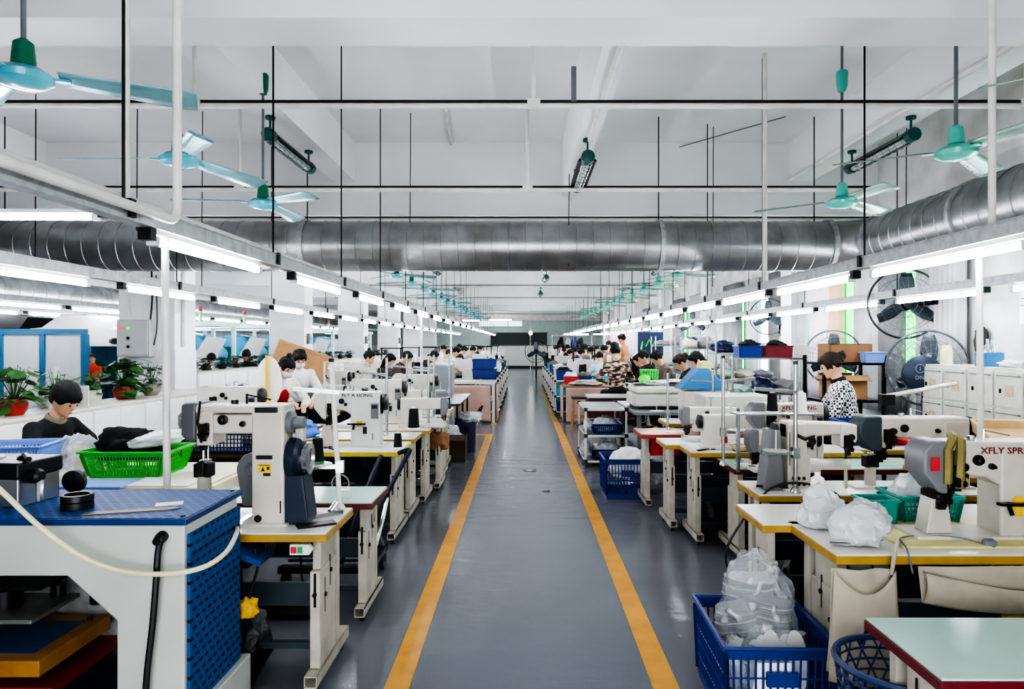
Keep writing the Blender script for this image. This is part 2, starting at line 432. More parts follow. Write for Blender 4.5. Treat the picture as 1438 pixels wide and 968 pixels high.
# floor lines (thin coats of paint) and the green board on the far wall
def line(x0, x1, y0, y1): return MB().box(x0, x1, y0, y1, .0005, .004)
struct('floor_marking', line(-.665, -.545, .5, 12.25), YELL)
struct('floor_marking', line(-1.15, -.545, 12.25, 12.37), YELL)
struct('floor_marking', line(-.66, -.545, 13.7, 17), mat('yellow_line_worn', '#a98a2c', .4))
struct('floor_marking', line(.62, .745, .5, 14.2), YELL)
struct('floor_marking', line(.62, .74, 14.2, 26), mat('yellow_line_worn', '#a98a2c', .4))
b = thing('notice_board', 'long dark green board on the far wall at the end of the aisle', 'board', (-.3, YF-.1, 1.9))
MB().box(-1.85, 1.85, 0, .04, -.36, .4).build('panel', mat('board_green', '#27362f', .35, dirt=.1), b)
MB().box(-1.9, 1.9, -.02, .05, -.41, -.36).box(-1.9, 1.9, -.02, .05, .4, .45).build('frame', mat('board_frame', '#59605a', .5), b)
tag(MB().box(XL, XR, 44.2, 44.9, 3.1, 3.5).build('lintel_beam', mat('pinkish_beam', '#e6d8da', .7)), kind='structure')
# ------------------------------------------------------------------ light rails, tubes, rods
XA, XB, XC_, XD_ = -1.72, -3.5, 2.42, 4.32      # left near, left second, right near, right second
ZR = 2.22
def rail(name, label, x, y0, y1, z=ZR, grp=None):
    mb = MB().box(x-.03, x+.03, y0, y1, z-.035, z+.035)
    mb.box(x-.036, x+.036, y0, y1, z+.035, z+.042).box(x-.036, x+.036, y0, y1, z-.042, z-.035)
    o = mb.build(name, GALV); return tag(o, label, 'rail', grp)
rail('light_rail', 'galvanized light rail running above the left machine row nearest the aisle', XA, .9, 43)
rail('light_rail', 'galvanized light rail above the second left row, closer to the columns', XB, 1.2, 39)
rail('light_rail', 'galvanized light rail running above the right machine row nearest the aisle', XC_, 1.2, 40)
rail('light_rail', 'galvanized light rail hung along the window side of the right rows', XD_, 3, 38)
for k, (x, y0, y1) in enumerate(((-7.3, 7, 36), (-9.3, 9, 36), (-11.0, 8, 36))):  # rails for the extra tube rows that brighten the left hall
    rail('light_rail', ['bright light rail in the hall just beyond the columns', 'light rail in the middle of the hall beyond the columns', 'light rail nearest the far left wall'][k], x, y0, y1, 2.3)
def mk_tube(L):
    t = thing('hanging_tube_light', 'x', 'light')
    MB().cyl((0, .04, 0), (0, L-.04, 0), .019, n=10).build('glass_tube', TUBE, t, smooth=True)
    MB().box(-.013, .013, .0, L, .03, .06).build('batten', WHITE, t)
    for yy in (0, L-.05):
        MB().box(-.022, .022, yy, yy+.05, -.024, .024).build('end_cap', mat('lamp_cap_white', '#dfe3e8', .4), t, bevel=.006)
    MB().box(-.03, .03, -.05, -.002, -.005, .05).build('holder', BLACK, t)
    return t
def row(x, y0, step, n, L, where, proto, z=ZR-.095):
    for i in range(n):
        proto.put((x, y0+step*i, z), 0, '%s white tube light from the camera end %s' % (ORD[i] if i < len(ORD) else ORD[-1], where), 'tube lights '+where)
p12 = Proto(mk_tube(1.3)); p14 = Proto(mk_tube(1.5))
row(XA, 3.15, 1.95, 20, 1, 'under the left aisle rail', p12)
row(XB, 4.2, 1.78, 19, 1, 'under the second left rail', p12)
row(XC_, 3.25, 1.76, 20, 1, 'under the right aisle rail', p14)
row(XD_, 4.55, 1.86, 17, 1, 'under the window side rail', p14)
for x, y0, n, nm in ((-7.3, 7.6, 14, 'in the hall just beyond the columns'), (-9.3, 9.4, 13, 'in the middle of the left hall'), (-11.0, 9, 13, 'along the far left wall')):  # extra rows, added so the hall beyond the columns looks bright
    row(x, y0, 1.7, n, 1, nm, p14, 2.2)
t = dup(p12.root, (-3.1, 5.0, 2.57), PI/2, 'tube light set crosswise behind the left rail, in front of the big duct', '')
if 'group' in t: del t['group']
for k, (x, y, z, l) in enumerate(((-3.6, 42.5, 3.05, 'crosswise tube light high at the far end, leftmost of two'), (-1.6, 42.8, 3.1, 'crosswise tube light high at the far end, rightmost of two'), (2.9, 39.5, 2.15, 'crosswise tube light closing the right rails at the far end, nearer the aisle'), (4.6, 39.5, 2.15, 'crosswise tube light closing the right rails at the far end, by the wall'))):
    o = dup(p14.root, (x+.9, y, z), PI/2, l)
    if 'group' in o: del o['group']
# rods and cords the rails hang from
def hang(x, y0, step, n, m, r, label, grp, z0=ZR+.03):
    pr = None
    for i in range(n):
        if pr is None:
            pr = thing('hanging_rod', 'x', 'rod'); MB().cyl((0, 0, 0), (0, 0, ZC-z0+.0), r, n=6).build('rod', m, pr)
            MB().box(-.045, .045, -.02, .02, -.06, .02).build('clamp', BLACKM, pr)
            o = pr
        else: o = dup(pr)
        o.location = (x, y0+step*i, z0)
        o['label'] = label % (ORD[i]); o['group'] = grp
hang(XA, 2.94, 1.76, 22, BLACKM, .007, '%s black cord from the camera holding up the left aisle rail', 'cords of the left aisle rail')
hang(XB, 4.3, 2.6, 12, BLACKM, .006, '%s thin black cord from the camera holding up the second left rail', 'cords of the second left rail')
hang(XC_, 4.85, 2.07, 17, BLACKM, .007, '%s black cord from the camera holding up the right aisle rail', 'cords of the right aisle rail')
hang(XD_, 7.9, 2.6, 10, BLACKM, .006, '%s thin black cord from the camera holding up the window side rail', 'cords of the window side rail')
def pipe(name, pts, r, m, label, cat='pipe', grp=None, n=10):
    return tag(MB().tube(pts, r, n).build(name, m, smooth=True), label, cat, grp)
PIPEW = mat('white_pipe', '#dedad6', .45, dirt=.08)
def bend(a, c, b, r=.08, k=5):
    a, c, b = Vector(a), Vector(c), Vector(b); p = c+(a-c).normalized()*r; q = c+(b-c).normalized()*r
    return [tuple((1-t)*((1-t)*p+t*c)+t*((1-t)*c+t*q)) for t in [i/k for i in range(k+1)]]
a_, c_, b_ = (XA+.09, .9, ZR+.0), (XA+.09, 3.22, ZR+.0), (XA+.09, 3.22, ZC)
pipe('conduit_pipe', [a_]+bend(a_, c_, b_)+[b_], .021, PIPEW, 'white conduit pipe running along the left aisle rail and bending up to the ceiling')
pipe('conduit_pipe', [(XA-.05, 3.05, ZR+.04), (XA-.05, 3.05, ZC)], .013, PIPEW, 'thin white conduit standing beside the thick bent pipe at left')
pipe('cable_duct', [(XA-.1, 1.2, ZR+.09), (XA-.1, 30, ZR+.09)], .02, PIPEW, 'white cable pipe laid along the top of the left aisle rail')
pipe('drop_pipe', [(XC_-.02, 6.8, ZR+.03), (XC_-.02, 6.8, ZC)], .022, PIPEW, 'white drop pipe from the ceiling to the right aisle rail, left of the wall fans')
pipe('drop_pipe', [(XC_, 3.53, ZR+.03), (XC_, 3.53, ZC)], .019, PIPEW, 'white drop pipe from the ceiling onto the right rail at the picture edge')
# power posts going down to the tables
for i, (x, D, z0, w_) in enumerate(((-1.72, 3.28, .78, 'left row beside the blue press'), (2.5, 3.75, .78, 'right row in front of the lockers'), (-1.72, 11.5, .8, 'nearer of two far left ones'),
                              (-1.72, 16.2, .8, 'farther of two far left ones'), (2.42, 20.5, .8, 'right row among the workers'), (.4, 40, 0, 'aisle end before the board'))):
    pipe('power_post', [(x+.012, D, z0), (x, D, ZR-.04)], .017 if D < 10 else .022, PIPEW, 'white power post dropping from the rail, '+w_, 'post')
# water pipes across the hall
def cross(y, z, x0, x1, r, label):
    o = thing('hanging_pipe', label, 'pipe', (0, y, z))
    MB().cyl((x0, 0, 0), (x1, 0, 0), r, n=10).build('pipe_run', PIPEW, o, smooth=True)
    MB().cyl((x0, 0, r+.012), (x1, 0, r+.012), .012, n=6).build('cable', BLACKM, o)
    return o
c1 = cross(5.3, 3.49, -7.5, 5.0, .022, 'white pipe with a black cable crossing the hall nearest the camera')
for x in (-.72+.8, -2.55, 3.9):
    MB().cyl((x, 0, 0), (x, 0, ZC-3.49), .017, n=8).box(x-.05, x+.05, -.03, .03, -.02, .05).build('hanger', PIPEW, c1)
MB().box(.37, .41, -.02, .02, .03, .3).build('bracket', GREYM, c1)
c2 = cross(8.2, 3.49, -7.5, 4.2, .024, 'white pipe with a black cable crossing the hall just before the big duct')
for x in (.05, -3.4):
    MB().cyl((x, 0, 0), (x, 0, ZC-3.49), .02, n=8).box(x-.06, x+.06, -.03, .03, -.02, .05).build('hanger', PIPEW, c2)
for i, yy in enumerate((9.85, 15.6, 21.4, 27.2)):
    cross(yy, 3.42, -7.5, 5.0, .03, ['white pipe under the second ceiling beam, over the big duct', 'first cross pipe seen beyond the big duct', 'second cross pipe seen beyond the big duct', 'farthest cross pipe beyond the big duct'][i])
def path(name, pts, r, label, m=PIPEW): pipe(name, pts, r, m, label)
path('conduit_hanging', [(-.95, 8.4, ZC-.02), (-1.05, 10.0, ZC-.02), (-1.05, 10.0, 3.5)], .02, 'thin conduit on the ceiling left of the middle lamp turning down the beam')
path('conduit_hanging', [(3.3, 8.6, ZC-.03), (2.15, 9.95, ZC-.06), (2.15, 9.95, 3.35)], .008, 'dark conduit crossing the ceiling right of the middle lamp then down the beam', GREYM)
path('conduit_hanging', [(-2.95, 4.5, 4.3), (-2.95, 10.0, 4.3)], .03, 'white conduit along the left ceiling joist')
path('conduit_hanging', [(.68, 4.4, 3.73), (.68, 10, 3.73)], .025, 'white conduit under the middle ceiling joist')
path('conduit_hanging', [(3.78, 4.4, 3.96), (3.78, 10, 3.96)], .028, 'white conduit along the right ceiling joist')
for i, (x, D, z0, z1) in enumerate(((-5.0, 7.0, 2.3, ZC), (-4.3, 7.6, 2.9, ZC), (-4.0, 8.5, 2.3, ZC), (-1.42, 8.55, 2.9, ZC), (.56, 8.5, 2.6, 3.75), (2.52, 9.1, 2.4, ZC), (4.7, 8.4, 2.9, ZC), (-5.6, 6.4, 2.3, ZC))):
    pipe('hanging_cable', [(x, D, z0), (x+.01, D, z1)], .006, BLACKM, ['black cable hanging farther left among the left fans', 'black cable holding the duct at far left', 'black cable at left, just right of the second fan', 'black cable hanging before the duct left of the middle', 'paired black cable under the middle joist', 'black cable hanging at the right of the duct straight run', 'black cable by the duct elbow', 'leftmost black cable hanging behind the white lamp'][i], 'cable', n=5)
# ------------------------------------------------------------------ big duct
duct = thing('ventilation_duct', 'large galvanized spiral air duct crossing the hall and turning toward the camera at right', 'duct', (0, 8.7, 2.88))
def ribbed(p0, p1, r, pitch=.21):
    p0, p1 = Vector(p0), Vector(p1); L = (p1-p0).length; d = (p1-p0)/L; pr = []
    n = int(L/pitch)
    for i in range(n+1):
        h = i*pitch; pr += [(r, h), (r+.009, h+.004), (r+.009, h+.012), (r, h+.016)]
    pr.append((r, L)); return MB().lathe(pr, p0, d, 32)
RD = .315
ribbed((-13, 0, 0), (3.85, 0, 0), RD).build('straight_run', DUCTM, duct, smooth=True)
el = []
for i in range(7):
    a = PI/2*i/6; el.append((3.85+.5*math.sin(a), -.5+.5*math.cos(a), 0))
MB().tube(el, RD, 32).build('elbow', DUCTM, duct, smooth=True)
ribbed((4.35, -.5, 0), (4.35, -6.5, 0), RD).build('side_run', DUCTM, duct, smooth=True)
for i, (p, ax) in enumerate((((3.85, 0, 0), (1, 0, 0)), ((1.72, 0, 0), (1, 0, 0)), ((-2.75, 0, 0), (1, 0, 0)), ((4.35, -.5, 0), (0, 1, 0)), ((-6.6, 0, 0), (1, 0, 0)), ((4.35, -2.2, 0), (0, 1, 0)))):
    MB().lathe([(RD, -.03), (RD+.025, -.028), (RD+.025, .028), (RD, .03)], p, ax, 32).build('flange', GALV, duct, smooth=True)
for x in (-9.5, -6.6, -2.75, 1.72, 3.7):
    MB().cyl((x, 0, RD), (x, 0, ZC-2.88), .008, n=6).build('hanger_rod', BLACKM, duct)
d2 = thing('ventilation_duct', 'second air duct running along the far left side beyond the columns', 'duct', (-10.8, 9, 2.75))
ribbed((0, 0, 0), (0, 26, 0), .34, .4).build('straight_run', DUCTM, d2, smooth=True)
d3 = thing('ventilation_duct', 'slimmer bright duct below the far left duct', 'duct', (-11.6, 8, 2.25))
ribbed((0, 0, 0), (0, 24, 0), .2, .4).build('straight_run', DUCTM, d3, smooth=True)
# ------------------------------------------------------------------ ceiling fans
def mk_fan(blm, cup, hub):
    t = thing('ceiling_fan', 'x', 'fan')
    MB().cyl((0, 0, .1), (0, 0, ZC-2.95), .013, n=8).build('downrod', GREYM, t)
    MB().lathe([(.02, .03), (.055, .06), (.045, .17), (.02, .19)], n=14).build('lower_cup', cup, t, smooth=True)
    MB().lathe([(.045, 1.22), (.055, 1.2), (.05, 1.08), (.035, 1.03), (.015, 1.02)], n=14).build('upper_cup', cup, t, smooth=True)
    MB().lathe([(.02, .05), (.1, .04), (.135, .01), (.13, -.02), (.09, -.045), (.02, -.055)], n=20).build('motor_hub', hub, t, smooth=True)
    for k in range(3):
        a = 2*PI*k/3
        def fn(u, v, a=a):
            r = .15+.62*u; w_ = (.055+.03*u)*(v-.5)*2*(1 if u < .93 else .8); z = .015-w_*.28-.03*u
            return (r*math.cos(a)-w_*math.sin(a), r*math.sin(a)+w_*math.cos(a), z)
        b = MB().grid(fn, 8, 3).build('blade', blm, t, smooth=True, solid=.006)
        MB().box(.1, .2, -.018, .018, .0, .012).xf(Matrix.Rotation(a, 4, 'Z')).build('blade_arm', hub, b)
    return t
fl = Proto(mk_fan(BLADE, GREEN2, mat('fan_hub_blue_teal', '#4aa6b8', .25, dirt=.05, coat=.4)))
fr_ = Proto(mk_fan(BLADEG, TEAL, TEAL))
yl = [3.35, 4.86, 6.4]+[13.1+1.75*i for i in range(14)]
for i, y_ in enumerate(yl):
    fl.put((-2.45+.006*i, y_, 2.95), math.radians([23, 66, -37][i] if i < 3 else (i*47) % 120), '%s teal ceiling fan from the camera in the left line' % ORD[i], 'ceiling fans of the left line')
yr = [3.06, 4.67, 6.33]+[13.1+1.78*i for i in range(13)]
for i, y_ in enumerate(yr):
    fr_.put((2.96-.005*i, y_, 2.95), math.radians([150, -80, -86][i] if i < 3 else (i*41) % 120), '%s green ceiling fan from the camera in the right line' % ORD[i], 'ceiling fans of the right line')
# ------------------------------------------------------------------ caged strip lamps
def mk_cage():
    t = thing('hanging_caged_lamp', 'x', 'lamp')
    MB().prism([(-.1, -.02), (-.035, .05), (.035, .05), (.1, -.02), (.09, -.025), (0, .02), (-.09, -.025)], .05, 1.25, 'xz').build('reflector', BLACKM, t)
    MB().cyl((0, .06, -.02), (0, 1.24, -.02), .035, n=10).build('glass', mat('lamp_glass_dull', '#b9c4c4', .15, dirt=.05), t, smooth=True)
    g = MB()
    for i in range(9): 
        y_ = .1+i*.13; g.tube([(.055*math.cos(a), y_, -.025+.055*math.sin(a)) for a in [PI+PI*j/8 for j in range(9)]], .004, 4)
    for a in (PI*1.15, PI*1.5, PI*1.85): g.cyl((.055*math.cos(a), .06, -.025+.055*math.sin(a)), (.055*math.cos(a), 1.24, -.025+.055*math.sin(a)), .004, n=4)
    g.build('wire_guard', STEEL, t)
    for y_ in (0, 1.3):
        MB().lathe([(.02, -.06), (.07, -.05), (.07, .05), (.02, .06)], (0, y_, 0), (0, 1, 0), 14).build('end_housing', TEALD, t, smooth=True)
    for y_ in (.02, 1.28): MB().cyl((0, y_, .04), (0, y_, .2), .012, n=6).lathe([(.05, .17), (.05, .2)], (0, y_, 0), n=10).build('hanger', TEALD, t)
    return t
cg = Proto(mk_cage())
n = 0
for (x, z, nm) in ((-2.6, 3.78, 'left'), (.66, 3.55, 'middle'), (3.98, 3.78, 'right')):
    for k in range(4):
        cg.put((x, 7.0+k*6.3, z), 0, '%s caged strip lamp from the camera under the %s joist' % (ORD[k], nm), 'caged strip lamps')
# ------------------------------------------------------------------ tables
def mk_table(w, d, h, top, edge, motor=True, light=False):
    t = thing('sewing_table', 'x', 'table')
    MB().box(-w/2+.004, w/2-.004, -d/2+.004, d/2-.004, h-.008, h).build('tabletop', top, t, bevel=0 if light else .002)
    MB().box(-w/2, w/2, -d/2, d/2, h-.042, h-.008).build('edge_band', edge, t, bevel=0 if light else .003)
    for s in (-1, 1):
        x = s*(w/2-.075)
        m = MB().box(x-.024, x+.024, -d*.36, d*.18, .11, h*.74).box(x-.02, x+.02, -d*.3, d*.12, h*.74, h-.042)
        if not light:
            m.box(x-.02, x+.02, d*.26, d*.36, .11, h-.042)
        lg = m.build('leg', LEGP, t, bevel=0 if light else .004)
        if not light:
            sl = MB()
            for yy, z0, z1 in ((-d*.2, .35, .52), (-d*.02, .45, .6)):
                sl.box(x+s*.022, x+s*.0255, yy-.004, yy+.004, z0, z1).cyl((x+s*.024, yy, (z0+z1)/2), (x+s*.034, yy, (z0+z1)/2), .011, n=8)
            sl.box(x-.006, x+.006, -d*.363, -d*.355, .4, .56).cyl((x, -d*.36, .46), (x, -d*.36-.012, .46), .011, n=8)
            sl.build('slot_bolts', BLACKM, lg)
        ft = MB()
        y0, y1 = -d/2-.0, d/2+.08
        ft.box(x-.03, x+.03, y0, y1, .1, .106).box(x-.03, x+.03, y0, y1, .05, .056).box(x-.03, x-.025, y0, y1, .05, .106).box(x+.025, x+.03, y0, y1, .05, .106)
        fo = ft.build('foot', LEGP, t)
        if not light:
            for yy in (y0+.08, y1-.06):
                MB().cyl((x-.012, yy, .028), (x+.012, yy, .028), .027, n=12).box(x-.006, x+.006, yy-.012, yy+.012, .03, .05).build('castor', BLACK, fo)
    MB().box(-w/2+.09, w/2-.09, d*.02, d*.1, .12, .15).box(-w/2+.09, w/2-.09, d*.2, d*.24, .3, .42).build('crossbar', GREYD, t)  # coloured dark to add shade under the tabletop
    if motor:
        MB().box(-.18, .12, -.02, .2, h-.24, h-.045).cyl((.12, .09, h-.15), (.2, .09, h-.15), .07, n=12).build('motor', BLACK, t, bevel=0 if light else .01)
        if not light:
            MB().box(-.2, .2, -.16, .14, .05, .065, rx=.2).cyl((.1, 0, .06), (.05, .06, h-.2), .006, n=6).build('pedal', BLACKM, t)
    return t
# ------------------------------------------------------------------ machines (operator side faces -y, needle head on the left)
def mech(t, x, z, y=-.06, s=1., name='needle_mechanism'):
    rr = random.Random(3); m = MB()
    for i in range(9):
        a = x+rr.uniform(-.035, .04)*s; b = z+rr.uniform(-.06, .03)*s
        m.cyl((a, y+.02, b), (a, y-rr.uniform(.0, .03), b), rr.uniform(.008, .02)*s, n=8)
    m.box(x-.035*s, x+.035*s, y, y+.05, z-.05*s, z+.03*s).box(x-.02, x+.012, y-.006, y+.02, z-.09*s, z-.03*s)
    return m.build(name, DARKM, t, bevel=0)
def mk_post(head, body, brand=None, ink=None, ax=-.32, hx=-.44, z0=.31, z1=.465, cw=.25, cd=.16, postx=-.335, posttop=.22, slim=False, wheel=True, panel=True, strap=False, belt=False, label=True, cyl_post=False, light=False):
    t = thing('sewing_machine', 'x', 'sewing machine')
    bv = 0 if light else .014
    # column and arm
    MB().box(-cw/2, cw/2, -cd/2, cd/2, 0, z1-.02).build('column', body, t, bevel=bv)
    if slim:
        a = MB().box(ax-.02, cw/2-.01, -cd*.42, cd*.42, z0, z1-.045)
        MB().box(ax-.03, cw/2-.005, -cd*.46, cd*.46, z1-.04, z1).build('arm_cover', body, t, bevel=bv*.8)
    else:
        a = MB().prism([(ax-.02, z0+.01), (-cw/2-.06, z0), (-cw/2+.02, z0-.05), (cw/2, z0-.05), (cw/2, z1), (ax-.02, z1)], -cd*.47, cd*.47, 'xz')
    a.build('arm', body, t, bevel=bv)
    # head
    hz = z0-.075
    MB().prism([(hx, z0+.02), (hx, z1-.04), (hx+.04, z1+.008), (ax-.01, z1+.008), (ax-.01, hz), (hx+.075, hz)] if not slim else [(hx, z0-.005), (hx, z1), (hx+.015, z1+.012), (ax-.01, z1+.012), (ax-.01, z0-.03), (hx+.02, z0-.03)], -cd*.5, cd*.5, 'xz').build('head_cover', head, t, bevel=bv)
    MB().box(ax-.01, ax+.07, -cd*.48, cd*.4, hz+.02, z1-.03).build('face_plate', body if not strap else DARKM, t, bevel=bv*.6)
    mech(t, ax+.03, z0+.03, -cd*.5, .7 if slim else 1.)
    mech(t, ax-.0, hz+(.03 if slim else 0), -.03, .45 if slim else .8, 'presser_mechanism')
    MB().cyl((postx, -.01, posttop+.01), (postx, -.01, z0), .006, n=8).cyl((postx+.018, .0, posttop+.015), (postx+.018, .0, z0), .005, n=8).box(postx-.012, postx+.03, -.03, .02, posttop+.006, posttop+.016).build('needle_bar', STEEL, t)
    # post bed
    if cyl_post:
        MB().lathe([(.033, 0), (.033, posttop-.07), (.04, posttop-.065)], (postx, 0, 0), n=14).build('post', body, t, smooth=True)
        MB().box(postx-.04, postx+.04, -.035, .035, posttop-.07, posttop).build('post_cap', DARKM, t, bevel=.006)
    else:
        MB().prism([(postx-.06, .012), (postx+.06, .012), (postx+.035, posttop-.03), (postx-.03, posttop-.03)], -.05, .05, 'xz').build('post', CREAM, t, bevel=bv*.4)
        MB().box(postx-.034, postx+.04, -.04, .04, posttop-.03, posttop).cyl((postx+.04, 0, posttop-.06), (postx+.07, 0, posttop-.06), .02, n=10).build('post_cap', GREYP if light else DARKM, t)
    MB().box(postx-.13, cw/2+.02, -cd/2-.02, cd/2+.02, 0, .012).build('base_plate', IVORY, t, bevel=0)
    if wheel:
        MB().lathe([(.02, 0), (.07, .004), (.075, .014), (.075, .034), (.066, .042), (.02, .046)], (cw/2+.005, 0, (z0+z1)/2-.01), (1, 0, 0), 20).build('hand_wheel', BLACK, t, smooth=True)
    k = MB()
    for (x, z, r) in ((ax+.12, (z0+z1)/2, .024), (-cw/2-.04, z0+.05, .014)): k.lathe([(r, 0), (r, .012), (r*.6, .014), (r*.6, .03), (r*.3, .034)], (x, -cd*.47, z), (0, -1, 0), 14)
    k.build('tension_dial', BLACKM, t, smooth=True)
    if panel:
        p = MB().box(cw/2-.075, cw/2-.012, -cd/2-.012, -cd/2, z0-.07, z0+.06).build('control_panel', GREYP, t, bevel=0)
        MB().box(cw/2-.068, cw/2-.02, -cd/2-.015, -cd/2-.012, z0+.015, z0+.045).build('display', BLACK, p)
    MB().cyl((ax+.2, 0, z1), (ax+.2, 0, z1+.05), .006, n=6).cyl((ax+.2, 0, z1+.045), (ax+.32, .0, z1+.02), .004, n=6).lathe([(.018, 0), (.018, .02)], (ax+.14, 0, z1), n=10).build('thread_guide', STEEL if not slim else BLACKM, t)
    if not slim: MB().box(-cw/2-.02, -cw/2+.13, -cd/2-.035, -cd/2-.0, z0-.12, z0-.108).cyl((-cw/2+.03, -cd/2, z0-.11), (-cw/2+.03, -cd/2-.03, z0-.16), .01, n=6).build('knee_lever', BLACKM, t)
    MB().box(-.02, .015, -cd/2-.003, -cd/2, z0-.2, z0-.14).box(.06, .066, -cd/2-.003, -cd/2, .06, .12).build('cover_slot', BLACK, t)
    if label and not light:
        MB().box(-cw/2+.05, -cw/2+.1, -cd/2-.003, -cd/2, z0-.14, z0-.09).build('warning_label', LBLY, t)
    if strap:
        MB().tube([(ax-.02, -cd*.52, hz+.05), (ax-.02, -cd*.54, z1-.03), (ax+.02, -cd*.4, z1+.02), (ax+.05, 0, z1+.025)], .02, 6).tube([(ax+.03, -cd*.53, hz+.03), (ax+.035, -cd*.55, z1-.04), (ax+.05, -cd*.4, z1+.012)], .022, 6).build('strap', OLIVE, t, smooth=True)
    if brand:
        text(brand, .04, ink, 'brand_lettering', t, (-cw/2-.09 if not slim else -.02, -cd/2-.0015, z1-.036), stretch=1.15)
    return t
def mk_machine_a():
    """tall cylinder machine nearest the camera at left"""
    t = mk_post(mat('head_dark_grey', '#57575b', .4, dirt=.06), CREAM, ax=-.335, hx=-.42, z0=.44, z1=.58, cw=.158, cd=.18, postx=-.345, posttop=.29, slim=True, wheel=False, panel=False, label=False, cyl_post=True)
    MB().box(-.12, .12, -.094, -.09, .31, .335).build('badge', BLACK, t) if 0 else None
    MB().box(-.06, .05, -.1, -.086, .545, .572).build('top_slot', BLACK, t, bevel=.004)
    MB().box(-.055, .025, -.096, -.089, .32, .34).build('badge', BLACK, t, bevel=.003)
    lb = MB().box(-.045, .02, -.0945, -.09, .255, .3).build('warning_label', LBLY, t)
    MB().prism([(-.03, .263), (-.01, .263), (-.02, .285)], -.0955, -.0945, 'xz').box(-.002, .012, -.0955, -.0945, .27, .285).box(-.04, .014, -.0955, -.0945, .29, .294).build('warning_sign', M_INKK, lb)
    MB().cyl((-.045, -.09, .035), (-.045, -.096, .035), .018, n=16).build('oil_plug', BLACK, t)
    # belt cover, wheel and dial on the right
    MB().prism([(.075, 0), (.19, 0), (.19, .04), (.165, .24), (.075, .24)], -.075, .075, 'xz').build('belt_cover', NAVY, t, bevel=.008)
    MB().lathe([(.03, 0), (.1, .005), (.105, .02), (.105, .05), (.085, .065), (.085, .075), (.05, .08)], (.075, 0, .31), (1, 0, 0), 28).build('hand_wheel', NAVY, t, smooth=True)
    MB().lathe([(.04, 0), (.075, .003), (.078, .03), (.05, .034), (.045, .02)], (.15, 0, .31), (1, 0, 0), 24).build('wheel_rim', STEEL, t, smooth=True)
    MB().lathe([(.02, 0), (.055, .004), (.055, .03), (.03, .034), (.03, .08), (.025, .085)], (.075, -.02, .49), (1, 0, 0), 18).build('upper_dial', GREYM, t, smooth=True)
    MB().box(.09, .14, .0, .06, .36, .47).cyl((.12, -.0, .38), (.12, -.015, .46), .012, n=8).build('rear_lever', CREAM, t, bevel=.006)
    # motor behind
    mo = MB(); pl = [(-.145+.085*math.cos(a), .235+.085*math.sin(a)) for a in [PI*i/12 for i in range(-1, 14)]]+[(-.2, .05), (-.05, .05)]
    mo.prism(pl, .1, .22, 'xz'); mo = mo.build('motor_housing', GREYM, t, bevel=.006)
    g = MB()
    for r in (.018, .03, .042): g.tube([(-.145+r*math.cos(2*PI*j/20), .098, .235+r*math.sin(2*PI*j/20)) for j in range(20)], .003, 4, True)
    g.build('vent_rings', STEEL, mo)
    MB().cyl((-.345, 0, .0), (-.345, 0, .12), .03, n=12).build('post_foot', IVORY, t)
    MB().box(-.365, -.325, -.05, -.03, .23, .3).build('roller', BLACK, t, bevel=.01)
    MB().tube([(-.325, -.085, .6), (-.33, -.1, .5), (-.315, -.095, .4)], .006, 5).build('thread_take_up', BLACKM, t)
    return t
def mk_flat(body, head, light=False):
    t = thing('sewing_machine', 'x', 'sewing machine'); bv = 0 if light else .012
    MB().box(-.3, .18, -.09, .09, 0, .03).build('bed', body, t, bevel=bv*.4)
    MB().prism([(.04, .02), (.17, .02), (.17, .3), (-.26, .3), (-.26, .19), (-.02, .18), (.04, .13)], -.055, .055, 'xz').build('arm', body, t, bevel=bv)
    MB().prism([(-.33, .2), (-.33, .28), (-.3, .305), (-.25, .305), (-.25, .12), (-.3, .12)], -.06, .06, 'xz').build('head', head, t, bevel=bv)
    mech(t, -.28, .12, -.06, .7)
    MB().cyl((-.285, 0, .03), (-.285, 0, .14), .005, n=6).box(-.305, -.265, -.02, .02, .03, .04).build('needle_bar', STEEL, t)
    MB().lathe([(.02, 0), (.06, .004), (.062, .03), (.03, .035)], (.17, 0, .235), (1, 0, 0), 16).build('hand_wheel', BLACK, t, smooth=True)
    MB().lathe([(.02, 0), (.02, .02), (.01, .03)], (-.1, -.055, .25), (0, -1, 0), 10).lathe([(.02, 0), (.02, .015)], (.1, -.055, .2), (0, -1, 0), 10).build('tension_dial', BLACKM, t)
    MB().lathe([(.006, 0), (.006, .08), (.03, .085), (.03, .09)], (-.05, 0, .3), n=8).build('thread_guide', STEEL, t)
    return t
